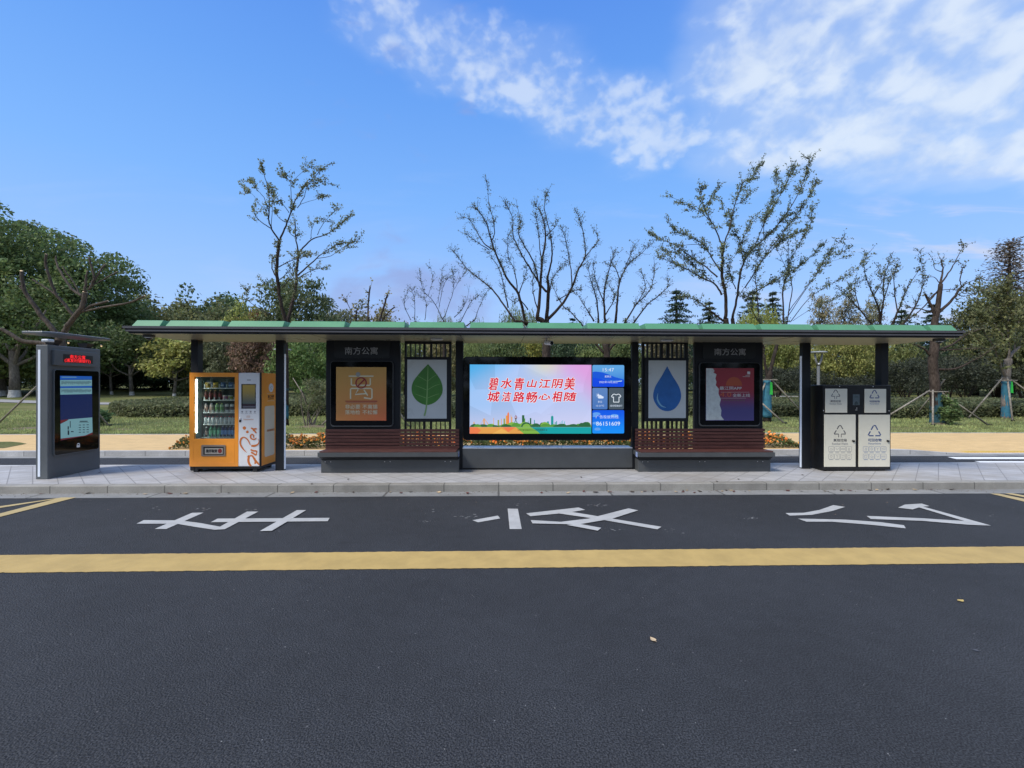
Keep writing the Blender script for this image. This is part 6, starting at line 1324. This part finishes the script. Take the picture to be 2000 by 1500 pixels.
limb_tree('slender bare tree far behind the green leaf poster', 25.0, (868, 800), [
    (.13, .10, [(868, 800), (868, 740), (868, 680), (867, 650)]), (.05, .035, [(867, 652)] + b((345, 1150))), (.05, .035, [(867, 655), (880, 640)] + b((480, 1150))), (.045, .03, [(867, 665), (840, 645)] + b((120, 1150))), (.045, .03, [(868, 660), (905, 640)] + b((590, 1140))),
    (.04, .006, b((345, 1150), (270, 1000), (190, 910), (158, 780))), (.03, .005, b((310, 1040), (345, 870), (375, 820))), (.035, .005, b((350, 1120), (420, 920), (420, 830), (430, 735))), (.03, .005, b((300, 1010), (322, 860), (335, 730))), (.03, .005, b((430, 900), (470, 830), (520, 770))), (.035, .005, b((480, 1150), (560, 1000), (620, 950))), (.03, .005, b((90, 1140), (38, 1020), (70, 900))), (.03, .005, b((120, 1140), (120, 1000), (95, 900))), (.035, .005, b((590, 1140), (640, 1000), (690, 910))), (.025, .004, b((430, 1120), (500, 1040), (545, 910))), (.025, .004, b((225, 950), (260, 820), (240, 730))), (.025, .004, b((200, 1140), (210, 1000), (150, 940)))],
    31, LC2, thin=.9, leafn=4, leafs=.075, twig=.40, clus=1, leafy=.25, spread=.3, tw_n=10)
supports(18.6, (1830, 765), [(1708, 834, 1812, 765, -.4), (1822, 838, 1822, 766, -1.0), (1933, 838, 1838, 766, -.6), (1782, 818, 1842, 745, 1.8)], 'timber props round the stout tree with the teal wrapped trunk')
supports(20.3, (1966, 743), [(1890, 826, 1955, 742, .2), (1978, 826, 1968, 742, -1.0), (2080, 830, 1975, 742, .2)], 'timber props round the pale trunked tree at the far right edge')
supports(18.8, (1500, 742), [(1462, 826, 1496, 745, -.3), (1582, 814, 1507, 742, .7), (1534, 834, 1480, 780, -.8)], 'timber props round the blue wrapped trunk behind the right bench')
supports(17.6, (125, 740), [(-12, 818, 70, 756, .0), (215, 830, 135, 745, .6)], 'timber props round the hard pruned tree behind the kiosk')
supports(18.0, (732, 745), [(625, 834, 660, 800, -.2), (800, 832, 740, 745, -.4)], 'timber props left of the left bench behind the shelter')
tagm = mat('green_tag', (.02, .42, .05), .6)
for px, py, Y, lab in ((1506, 757, 18.55, 'bright green cloth tag hanging from the blue trunk wrap behind the right bench'), (1976, 755, 20.05, 'bright green cloth tag hanging from the blue trunk wrap at the far right')):
    c = atY(px, py, Y); m = MB(); m.prism([c + Vector(p) for p in ((-.05, 0, -.28), (.06, -.02, -.30), (.05, 0, .22), (-.04, -.02, .24))], tagm, (0, .012, 0)); o = m.build('cloth_tag'); tag(o, lab, 'tag')

# ---- big camphor tree on the left
def camphor(px, ptop, Y, rx_px, label, col, seed, ncl, low, zc_py):
    c = atY(px, zc_py, Y); z0 = terrz(c.x, Y); top = atY(px, ptop, Y).z; rx = rx_px * Y / F
    t = thing('camphor_tree', (c.x, Y, z0), label, 'tree'); m = MB()
    v = dome_crown(rx, rx * .8, top - c.z, c.z - z0, ncl, 1.6, 105, .28, seed, flat=.5, low=low, shell=.6, lump=.07)
    trunk_mb(m, -.3, (c.z - z0) * .75, .34, seed, 8, rx * .55, MT['bark'], wash=MT['wash'], rise=3.)
    o = m.build('trunk', smooth=True); o.parent = t
    f = bpy.data.objects.new('foliage', quads_mesh('foliage', v, MT['leaf'])); COL.objects.link(f); f.parent = t; f.color = tuple(col) + (1,); return t
camphor(26, 440, 40, 212, 'huge dark green domed camphor tree rising behind the kiosk', (.064, .100, .032), 41, 330, -.35, 640)
camphor(-70, 520, 36, 150, 'lighter green camphor tree at the left edge in front of the huge one', (.10, .135, .036), 42, 170, -.4, 680)
def washed(px, py, Y, pt, wpx, r, label, col, seed):
    b_ = atY(px, py, Y); z0 = terrz(b_.x, Y); top = atY(px, pt, Y).z - z0; t = thing('limewashed_tree', (b_.x, Y, z0), label, 'tree'); rx = wpx * Y / F / 2; m = MB()
    trunk_mb(m, -.2, top * .42, r, seed, 7, rx * .6, MT['barkl'], wash=MT['wash'], rise=top * .3)
    o = m.build('trunk', smooth=True); o.parent = t
    v = dome_crown(rx, rx, top * .36, top * .66, 85, rx * .30, 260 / rx, .24, seed, low=-.8, flat=.6); f = bpy.data.objects.new('foliage', quads_mesh('foliage', v, MT['leaf'])); COL.objects.link(f); f.parent = t; f.color = tuple(col) + (1,)
washed(26, 788, 33, 560, 190, .30, 'tree with a thick whitewashed trunk left of the kiosk', (.05, .078, .022), 51)
washed(8, 778, 36, 600, 120, .22, 'tree with a slimmer whitewashed trunk at the left edge of the photo', (.05, .078, .022), 54)
washed(256, 770, 37, 640, 150, .15, 'whitewashed tree with a bright base between the kiosk and the vending machine', (.045, .070, .022), 52)
washed(218, 770, 38, 650, 110, .10, 'thin whitewashed tree right beside the kiosk', (.030, .056, .020), 53)
washed(342, 770, 36, 668, 95, .12, 'yellow green tree with a forked pale trunk left of the vending machine', (.17, .18, .045), 55)

# ---- trees and shrubs of the park behind; (kind, column, top row, depth, width, colour, label)
BG = [
 ('round', 325, 588, 52, 210, (.085, .100, .036), 'olive green bushy tree just above the left end of the roof'),
 ('round', 415, 580, 56, 190, (.040, .070, .024), 'dark green rounded tree top above the vending machine roof'),
 ('round', 375, 592, 50, 190, (.080, .092, .036), 'olive tree top between the left roof end and the dark dome'),
 ('willow', 470, 590, 60, 60, (.100, .130, .060), 'pale feathery tree top between the dark dome and the two-stemmed tree'),
 ('round', 480, 604, 46, 110, (.15, .17, .035), 'yellow green tree top above the roof left of the two-stemmed tree'),
 ('round', 522, 608, 48, 110, (.12, .06, .030), 'reddish brown tree top above the roof beside the two-stemmed tree'),
 ('broad', 590, 546, 40, 150, (.060, .082, .034), 'grey green tree spreading behind the two dark stems'),
 ('round', 680, 606, 55, 180, (.075, .085, .045), 'low olive tree top above the roof right of the two-stemmed tree'),
 ('round', 755, 612, 48, 110, (.11, .10, .04), 'small olive brown tree top behind the cut stubs'),
 ('willow', 868, 612, 58, 66, (.12, .135, .055), 'narrow pale willow behind the slender bare tree'),
 ('willow', 935, 622, 58, 60, (.10, .125, .05), 'low pale willow left of the round willow'),
 ('willow', 1015, 598, 46, 125, (.085, .115, .034), 'round bright willow behind the bare spreading tree'),
 ('cedar', 1118, 618, 60, 150, (.035, .060, .030), 'small dark conifer top between the two bare trees behind the screen'),
 ('cedar', 1322, 558, 46, 210, (.030, .050, .032), 'dark cedar left of the largest spreading tree'),
 ('cedar', 1385, 585, 48, 190, (.032, .052, .032), 'dark cedar right behind the trunk of the largest spreading tree'),
 ('cedar', 1470, 560, 50, 200, (.034, .052, .034), 'dark cedar above the yellow green willow'),
 ('cedar', 1510, 565, 52, 170, (.034, .052, .034), 'dark cedar just left of the slim leaning tree'),
 ('willow', 1480, 594, 40, 120, (.15, .175, .030), 'yellow green willow under the largest spreading tree'),
 ('sparse', 1602, 584, 40, 100, (.15, .135, .065), 'thin yellowing tree right of the slim leaning tree'),
 ('sparse', 1650, 590, 42, 110, (.14, .13, .07), 'thin pale brown tree above the roof over the waste bin'),
 ('sparse', 1700, 596, 44, 100, (.13, .125, .06), 'thin greyish tree above the right back post'),
 ('cedar', 1762, 598, 44, 180, (.032, .055, .032), 'dark cedar behind the many stemmed bare tree'),
 ('cedar', 1822, 590, 46, 210, (.032, .055, .030), 'dark cedar behind the stout brown tree'),
 ('cedar', 1905, 585, 38, 210, (.045, .068, .032), 'dark layered cedar past the right end of the roof'),
 ('spire', 1972, 466, 40, 200, (.085, .070, .048), 'tall brownish pointed conifer at the right edge of the photo'),
 ('broad', 1950, 560, 34, 150, (.078, .088, .034), 'olive tree in front of the tall pointed conifer'),
 ('round', 2040, 560, 32, 150, (.07, .082, .03), 'olive tree cut off by the right edge of the photo'),
 # band seen under the roof
 ('round', 225, 655, 46, 130, (.020, .040, .018), 'deep shaded tree right behind the kiosk roof'),
 ('round', 300, 662, 44, 110, (.024, .046, .022), 'dark bluish green tree between the limewashed trunks'),
 ('round', 400, 648, 38, 130, (.072, .088, .040), 'olive green tree behind the left back post'),
 ('round', 450, 652, 37, 110, (.070, .082, .042), 'grey green bushy tree above the vending machine'),
 ('round', 508, 640, 36, 105, (.120, .080, .050), 'rusty brown bushy tree above the right side of the vending machine'),
 ('round', 600, 640, 32, 125, (.075, .125, .034), 'bright green tree between the vending machine post and the left panel'),
 ('round', 690, 640, 36, 130, (.072, .11, .034), 'green tree hidden behind the left dark panel'),
 ('round', 790, 645, 34, 90, (.11, .135, .045), 'light green tree seen left of the green leaf poster'),
 ('round', 860, 650, 36, 90, (.13, .120, .048), 'yellowish tree seen above the green leaf poster'),
 ('willow', 930, 640, 36, 80, (.11, .145, .048), 'light green willow seen above the left part of the big screen'),
 ('round', 990, 655, 35, 90, (.062, .090, .032), 'green shrub tree above the slogan part of the screen'),
 ('round', 1032, 652, 38, 70, (.16, .165, .03), 'yellow tree above the middle of the big screen'),
 ('round', 1105, 650, 37, 90, (.034, .058, .028), 'dark green tree above the right part of the big screen'),
 ('round', 1165, 668, 34, 90, (.085, .115, .035), 'light green bush seen above the clock tile of the screen'),
 ('round', 1225, 655, 36, 80, (.075, .105, .034), 'green tree seen left of the blue drop poster'),
 ('round', 1300, 650, 38, 100, (.10, .09, .045), 'brownish green tree seen above the blue drop poster'),
 ('round', 1400, 645, 38, 120, (.06, .085, .03), 'green tree hidden behind the right dark panel'),
 ('round', 1525, 650, 38, 90, (.105, .125, .032), 'yellow green tree above the blue wrapped trunk'),
 ('round', 1640, 655, 34, 110, (.130, .140, .034), 'yellow green tree behind the lamp by the waste bin'),
 ('round', 1590, 660, 36, 80, (.105, .120, .034), 'olive yellow tree left of the lamp by the waste bin'),
 ('round', 1700, 658, 35, 90, (.115, .130, .034), 'yellow green tree behind the right back post'),
 ('round', 1760, 670, 38, 80, (.09, .108, .032), 'olive tree just right of the right back post'),
]
for k in BG: plant(k[0], k[1], k[2], k[3], k[4], k[5], k[6], 'trees of the park behind the stop')
SH = [(1515, 715, 30, 90), (1570, 710, 31, 90), (1640, 735, 30, 90), (1700, 730, 31, 90), (1768, 700, 29, 95), (1800, 690, 32, 90), (1850, 690, 33, 95), (1885, 692, 29, 100), (1945, 700, 34, 100), (2000, 705, 32, 100)]
SL = ['behind the blue wrapped trunk', 'left of the lamp by the bin', 'under the yellow green tree by the lamp', 'behind the top of the waste bin', 'right of the waste bin', 'left of the stout brown trunk', 'right behind the stout brown trunk', 'right of the stout brown trunk', 'left of the pale trunk at the right edge', 'at the right edge behind the pale trunk']
for (px, pt, Y, wpx), s in zip(SH, SL): plant('stemmy', px, pt, Y, wpx, (.030, .036, .022), 'dark shrub on many black stems ' + s, 'dark stemmed shrubs behind the hedge')
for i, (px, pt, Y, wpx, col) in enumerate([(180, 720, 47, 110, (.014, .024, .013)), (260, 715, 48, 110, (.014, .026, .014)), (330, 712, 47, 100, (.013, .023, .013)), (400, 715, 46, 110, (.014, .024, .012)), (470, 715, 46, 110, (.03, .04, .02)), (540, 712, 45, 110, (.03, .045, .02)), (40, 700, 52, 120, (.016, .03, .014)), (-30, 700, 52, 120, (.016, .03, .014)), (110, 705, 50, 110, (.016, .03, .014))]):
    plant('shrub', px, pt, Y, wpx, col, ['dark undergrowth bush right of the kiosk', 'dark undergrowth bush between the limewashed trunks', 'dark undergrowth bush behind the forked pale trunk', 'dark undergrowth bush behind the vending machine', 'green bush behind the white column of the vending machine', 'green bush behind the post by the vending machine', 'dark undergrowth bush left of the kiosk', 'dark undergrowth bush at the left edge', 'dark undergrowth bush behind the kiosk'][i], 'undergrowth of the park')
# far wood as one mass closing the view
rg = rng(77); n = 660; xs_ = np.linspace(-240, 230, n) + rg.normal(size=n); cz_ = np.stack([xs_, 78 + 8 * rg.random(n), 1.5 + 9.5 * rg.random(n)], 1)
p_, nr_ = clump_points(cz_, 1.9 + 1.2 * rg.random(n), 26, rg, .8)
o = leaf_obj('far_wood', leaf_cloud(p_, .75 * (.6 + .8 * rg.random(len(p_))), rg, nr_, .7), None, (.030, .045, .022)); o['kind'] = 'stuff'; o['label'] = 'distant wood closing the view behind the park'; o['category'] = 'wood'
n = 330; xs_ = np.linspace(-75, 75, n) + rg.normal(size=n); cz_ = np.stack([xs_, -24 - 7 * rg.random(n), .6 + 10.5 * rg.random(n)], 1)  # foliage mass added out of view behind the camera to darken glass reflections
p_, nr_ = clump_points(cz_, 1.7 + 1.0 * rg.random(n), 24, rg, .8)
o = leaf_obj('unseen_wood', leaf_cloud(p_, .7 * (.6 + .8 * rg.random(len(p_))), rg, nr_, .7), None, (.045, .065, .028)); o['kind'] = 'stuff'; o['label'] = 'unseen wood added behind the camera to darken reflections in the glass'; o['category'] = 'wood'

# ---- clipped hedges
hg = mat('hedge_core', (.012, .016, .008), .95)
def hedge(x0p, x1p, yf, dep, hgt, label, col, seed, roundl=True, roundr=False):
    x0, x1 = atY(x0p, 800, yf + (dep / 2 if roundl else 0)).x, atY(x1p, 800, yf).x; t = thing('clipped_hedge', ((x0 + x1) / 2, yf + dep / 2, terrz((x0 + x1) / 2, yf + dep / 2)), label, 'hedge', 'clipped hedges on the lawn'); rg = rng(seed)
    def inside(x, y, ins=0.):
        r = dep / 2
        if roundl and x < x0 + r and (x - x0 - r) ** 2 + (y - yf - r) ** 2 > (r - ins) ** 2: return False
        if roundr and x > x1 - r and (x - x1 + r) ** 2 + (y - yf - r) ** 2 > (r - ins) ** 2: return False
        return x0 + ins <= x <= x1 - ins and yf + ins <= y <= yf + dep - ins
    A_ = (x1 - x0) * dep; pts = []; nr = []
    for _ in range(int(A_ * 330)):
        x, y = x0 + (x1 - x0) * rg.random(), yf + dep * rg.random()
        if inside(x, y): e_ = min(1, (y - yf) / .25); pts.append((x, y, terrz(x, y) + hgt - .07 * (1 - e_) ** 2 + .05 * math.sin(x * 1.7) * math.sin(y * 2.1) + rg.normal() * .025)); nr.append((0, 0, 1.5))
    # front and end faces
    outl = []
    r = dep / 2
    if roundl: outl += [(x0 + r - r * math.sin(a), yf + r - r * math.cos(a)) for a in np.linspace(math.pi * .75, 0, 40)]
    else: outl += [(x0, yf + dep), (x0, yf)]
    outl += [(x, yf) for x in np.linspace(x0 + (r if roundl else 0), x1 - (r if roundr else 0), 60)]
    if roundr: outl += [(x1 - r + r * math.sin(a), yf + r - r * math.cos(a)) for a in np.linspace(0, math.pi * .75, 40)]
    else: outl += [(x1, yf), (x1, yf + dep)]
    for (xa, ya), (xb, yb) in zip(outl[:-1], outl[1:]):
        Lg = math.hypot(xb - xa, yb - ya)
        if Lg < 1e-6: continue
        nx, ny = (yb - ya) / Lg, -(xb - xa) / Lg
        for _ in range(int(Lg * hgt * 430)):
            s = rg.random(); h_ = rg.random(); bulge = .04 * math.sin((xa + s * Lg) * 4.1) + .06 * math.sin(h_ * 3.1); x, y = xa + (xb - xa) * s + nx * (bulge + rg.normal() * .035), ya + (yb - ya) * s + ny * (bulge + rg.normal() * .035)
            pts.append((x, y, terrz(x, y) + .03 + h_ * hgt)); nr.append((nx, ny, .4))
    c = np.array(pts); leaf_obj('foliage', leaf_cloud(c, .115 * (.6 + .8 * rg.random(len(c))), rg, np.array(nr), .7), t, col)
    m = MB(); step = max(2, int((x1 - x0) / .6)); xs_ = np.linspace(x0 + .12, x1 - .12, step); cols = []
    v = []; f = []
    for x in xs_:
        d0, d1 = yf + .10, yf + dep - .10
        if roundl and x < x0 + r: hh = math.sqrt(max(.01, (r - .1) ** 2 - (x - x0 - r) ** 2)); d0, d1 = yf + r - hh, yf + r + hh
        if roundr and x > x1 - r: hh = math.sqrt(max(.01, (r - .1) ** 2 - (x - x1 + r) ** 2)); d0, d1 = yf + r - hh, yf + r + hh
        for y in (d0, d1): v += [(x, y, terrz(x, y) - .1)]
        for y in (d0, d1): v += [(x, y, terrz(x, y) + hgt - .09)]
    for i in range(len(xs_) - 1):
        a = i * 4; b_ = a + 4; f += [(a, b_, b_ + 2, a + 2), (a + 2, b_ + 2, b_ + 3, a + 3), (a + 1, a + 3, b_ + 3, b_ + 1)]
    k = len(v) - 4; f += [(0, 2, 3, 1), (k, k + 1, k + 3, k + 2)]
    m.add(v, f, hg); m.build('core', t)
HC = (.072, .084, .036)
hedge(255, 900, 20.8, 6.0, .56, 'low clipped hedge with a rounded left end behind the vending machine', HC, 61)
hedge(1235, 1940, 20.8, 6.5, .56, 'long low clipped hedge behind the right bench and the bin', HC, 62, True, False)
hedge(1952, 2300, 20.6, 5.5, .54, 'low clipped hedge at the right edge beyond the gap', HC, 63, False, False)

# ---- marigold bed behind the shelter
fx0, fx1 = atY(341, 860, 12.3).x, atY(1559, 860, 12.3).x
fb = thing('flower_bed', ((fx0 + fx1) / 2, 12.4, P), 'long bed of orange marigolds on the yellow pavement behind the shelter', 'flower bed'); rg = rng(71); n = 26000
x = fx0 + (fx1 - fx0) * rg.random(n); y = 12.08 + .75 * rg.random(n); e_ = np.minimum(1, np.minimum((x - fx0) / .35, (fx1 - x) / .35)); hh = (.30 + .05 * np.sin(x * 5.1) + .04 * np.sin(x * 13.7 + y * 9)) * np.sqrt(np.clip(e_, .05, 1)) * (1 - .35 * np.abs((y - 12.45) / .38) ** 2.5)
z = P + hh * rg.random(n) ** .55
leaf_obj('foliage', leaf_cloud(np.stack([x, y, z], 1), .062 * (.6 + .8 * rg.random(n)), rg, np.tile([0, -.5, .8], (n, 1)), .5), fb, (.045, .068, .020))
n2 = 2300; x = fx0 + (fx1 - fx0) * rg.random(n2); keep = np.sin(x * 2.3) + np.sin(x * 5.9 + 1) > -1.1; x = x[keep]; n2 = len(x); y = 12.06 + .75 * rg.random(n2); e_ = np.minimum(1, np.minimum((x - fx0) / .35, (fx1 - x) / .35)); hh = (.345 + .05 * np.sin(x * 5.1) + .04 * np.sin(x * 13.7 + y * 9)) * np.sqrt(np.clip(e_, .05, 1)) * (1 - .35 * np.abs((y - 12.45) / .38) ** 2.5)
z = P + hh * (.60 + .42 * rg.random(n2)); cc = np.stack([x, y, z], 1); cc = np.repeat(cc, 7, 0) + rg.normal(size=(n2 * 7, 3)) * .011
fo = leaf_obj('blossoms', leaf_cloud(cc, .046 * (.7 + .6 * rg.random(len(cc))), rg, np.tile([0, -.6, .6], (len(cc), 1)), .9), fb, (.46, .225, .022)); fo['kind'] = 'stuff'

# ---- small plants on the lawn
def lightshrub(px, py, Y, label):
    b_ = atY(px, py, Y); z0 = terrz(b_.x, Y); t = thing('young_tree', (b_.x, Y, z0), label, 'tree'); rg = rng(81); m = MB()
    ends = [(590, 760), (612, 775), (632, 790), (600, 795), (645, 770), (575, 742), (625, 750)]
    for i, (ex, ey) in enumerate(ends): e_ = atY(ex, ey, Y + (i - 3) * .15); m.tube(smooth_pts([(b_.x + (i - 3) * .05, Y, z0 - .05), tuple((Vector((b_.x, Y, z0)) + e_) / 2 + Vector(((i - 3) * .06, 0, .1))), tuple(e_)], 4), list(np.linspace(.03, .008, 9)), MT['barkl'], 6)
    m.tube([tuple(atY(572, 738, Y)), tuple(atY(592, 770, Y)), tuple(atY(604, 800, Y))], [.012, .022, .03], MT['barkl'], 6)
    m.build('trunk', t, smooth=True)
    c = np.array([tuple(atY(600 + 50 * rg.random(), 742 + 58 * rg.random(), Y + rg.normal() * .5)) for _ in range(75)]); p_, nr_ = clump_points(c, .16 + .12 * rg.random(len(c)), 900, rg, .6); leaf_obj('foliage', leaf_cloud(p_, .075 * (.6 + .8 * rg.random(len(p_))), rg, nr_, .5), t, (.075, .088, .038))
lightshrub(605, 822, 17.8, 'small young tree with pale forked stems on the lawn left of the left panel')
plant('plant', 1848, 770, 18.4, 40, (.055, .090, .028), 'leafy green plant growing beside the teal wrapped trunk')
plant('plant', 202, 800, 18.5, 28, (.06, .11, .04), 'small green weed clump on the lawn just right of the kiosk')
plant('plant', 1857, 792, 17.9, 34, (.06, .095, .03), 'low leafy plant right of the teal wrapped trunk')
# ---- grass blades over the lawn
rg = rng(91); n = 90000
y = 15.95 + 7.5 * rg.random(n) ** 1.5; x = (rg.random(n) * 2 - 1) * (y * 1.25 + 1)
z = np.array([terrz(a_, b_) for a_, b_ in zip(x, y)]); hgt = .03 + .05 * rg.random(n); an = rg.random(n) * 6.283
v = np.empty((n, 4, 3)); w_ = .009 + .012 * rg.random(n); dx_, dy_ = np.cos(an) * w_, np.sin(an) * w_; lx, ly = rg.normal(size=n) * .02, rg.normal(size=n) * .02
v[:, 0] = np.stack([x - dx_, y - dy_, z - .005], 1); v[:, 1] = np.stack([x + dx_, y + dy_, z - .005], 1); v[:, 2] = np.stack([x + lx + dx_ * .2, y + ly + dy_ * .2, z + hgt], 1); v[:, 3] = np.stack([x + lx - dx_ * .2, y + ly - dy_ * .2, z + hgt], 1)
go = leaf_obj('grass', v.reshape(-1, 3), None, (.17, .20, .07)); go['kind'] = 'stuff'; go['label'] = 'short patchy grass of the lawn'; go['category'] = 'grass'
# bare earth patches by the trunks
em = mat('bare_earth', (.15, .115, .08), .95, var=.35, vscale=5, bump=.6, bscale=12)
for px, py, Y, wd, lab in ((110, 828, 17.4, 3.6, 'kiosk'), (230, 829, 17.2, 1.8, 'w'), (612, 826, 17.6, 1.5, 's'), (1842, 834, 18.3, 1.5, 't')):
    c = atY(px, py, Y); m = MB(); n = 22; k = 4; vv_ = []; ff = []
    for j in range(k + 1):
        for i in range(n): a_ = i * 6.283 / n; rr = wd / 2 * (j / k) * (1 + .22 * math.sin(a_ * 3 + px) + .12 * math.sin(a_ * 7)); xx, yy = c.x + rr * math.cos(a_), Y + rr * .38 * math.sin(a_); vv_.append((xx, yy, terrz(xx, yy) + (.055 * (1 - (j / k) ** 2) + .006 if j < k else -.01)))
    for j in range(k):
        for i in range(n): a_ = j * n + i; b_ = j * n + (i + 1) % n; ff.append((a_, a_ + n, b_ + n, b_))
    m.add(vv_, ff, em); struct(m.build('bare_earth', smooth=True))

# ---- fallen leaves
def fallen(x, y, z, L_, col, label, rot, group=None, curl=.3):
    n = 6; v = []; f = []
    for i in range(n + 1):
        t = i / n; w_ = L_ * .32 * math.sin(math.pi * min(1, t * 1.0) ** .75) * (1.15 - .3 * t)
        for s in (-1, 0, 1): v.append(((t - .5) * L_, s * w_, .004 + curl * L_ * (.5 * (s * s) * .35 + .35 * (t - .5) ** 2)))
    for i in range(n):
        for s in range(2): a_ = i * 3 + s; f.append((a_, a_ + 3, a_ + 4, a_ + 1))
    m = MB(); m.add(v, f, col); m.tube([(-.5 * L_, 0, .006), (-.72 * L_, .03 * L_, .012)], .0018, col, 4); o = m.build('fallen_leaf', smooth=True); o.location = (x, y, z); o.rotation_euler = (0, 0, rot); tag(o, label, 'leaf', group); return o
lf1 = mat('dry_tan_leaf', (.50, .38, .24), .7, var=.2, vscale=20); lf2 = mat('dry_yellow_leaf', (.48, .36, .12), .7, var=.2, vscale=20); lf3 = mat('dark_red_leaf', (.13, .035, .03), .7, var=.3, vscale=20); lf4 = mat('dark_leaf', (.05, .035, .025), .7, var=.3, vscale=20)
p_ = atZ(1275, 1251, 0); fallen(p_.x, p_.y, .004, .062, lf1, 'pale tan fallen leaf on the open asphalt right of the middle', 1.9)
p_ = atZ(1877, 1175, 0); fallen(p_.x, p_.y, .004, .062, lf2, 'yellowish fallen leaf on the asphalt at the right', .3)
p_ = atZ(1905, 1272, 0); fallen(p_.x, p_.y, .004, .04, mat('grey_leaf', (.07, .075, .09), .7), 'grey flattened leaf on the asphalt near the right edge', 2.6)
rn = random.Random(12); f0s = {}
GL = [(100, .5), (180, .4), (300, .8), (340, .8), (358, .9), (366, 1), (430, .9), (452, .9), (578, .8), (614, .4), (690, .4), (757, .7), (790, .9), (800, .8), (857, .6), (910, .5), (933, .3), (1008, .5), (1060, .6), (1072, .5), (1110, .8), (1141, .8), (1157, .5), (1194, 1), (1199, .7), (1235, .6), (1247, .5), (1262, .5), (1273, .4), (1322, .9), (1334, 1), (1340, .9), (1346, .8), (1352, .9), (1373, .6), (1411, .9), (1420, 1), (1428, .9), (1434, .9), (1440, .7), (1455, .6), (1472, .8), (1544, .8), (1564, .5), (1611, .9), (1640, .8), (1650, .7), (1663, .8), (1670, .7), (1710, .9), (1720, .9), (1735, .9), (1748, .9), (1796, .7), (1840, .7), (1878, .7)]
for i, (px, k) in enumerate(GL):
    kd = i % 3; mt_ = (lf3, lf4, lf1)[kd]; lab = ('small dark red fallen leaf in the gutter along the front kerb', 'small blackish fallen leaf in the gutter along the front kerb', 'small tan fallen leaf in the gutter along the front kerb')[kd]; grp = ('dark red leaves in the gutter', 'blackish leaves in the gutter', 'tan leaves in the gutter')[kd]
    X = atZ(px, 962, 0).x + rn.gauss(0, .03); yy = 7.775 - abs(rn.gauss(0, .07))
    if kd not in f0s: o = f0s[kd] = fallen(X, yy, .008, .06, mt_, lab, rn.random() * 6, grp, .6)
    else: o = f0s[kd].copy(); COL.objects.link(o); o.location = (X, yy, .008); o.rotation_euler = (rn.gauss(0, .1), rn.gauss(0, .1), rn.random() * 6.28)
    s = .55 + .9 * rn.random(); o.scale = (s, s, s)
for px, py in ((1442, 936.5), (1567, 928), (1135, 933), (680, 937), (195, 923.5), (609, 946), (1400, 941)):
    p_ = atZ(px, py, P); o = f0s[1].copy(); COL.objects.link(o); o.location = (p_.x, p_.y, P + .003); o['label'] = 'small blackish leaf lying on the pale paving of the stop'; o['group'] = 'blackish leaves on the paving'; o.scale = (.9, .9, .9)

# grit and leaf crumbs swept along the kerb
rg = rng(101); n = 900; x = (rg.random(n) * 2 - 1) * 10; y = 7.79 - np.abs(rg.normal(size=n)) * .10; k = rg.random(n) < .15; y = np.where(k, 7.5 - rg.random(n) * 1.2, y)
c = np.stack([x, y, np.where(y < 7.5, .004, .010)], 1); v = leaf_cloud(c, .010 + .018 * rg.random(n) ** 2, rg, np.tile([0, 0, 9.], (n, 1)), .8); v[:, 2] = np.clip(v[:, 2], .007, .02)
o = leaf_obj('gutter_litter', v, None, (.10, .075, .055)); o['kind'] = 'stuff'; o['label'] = 'grit and leaf crumbs along the front kerb'; o['category'] = 'litter'
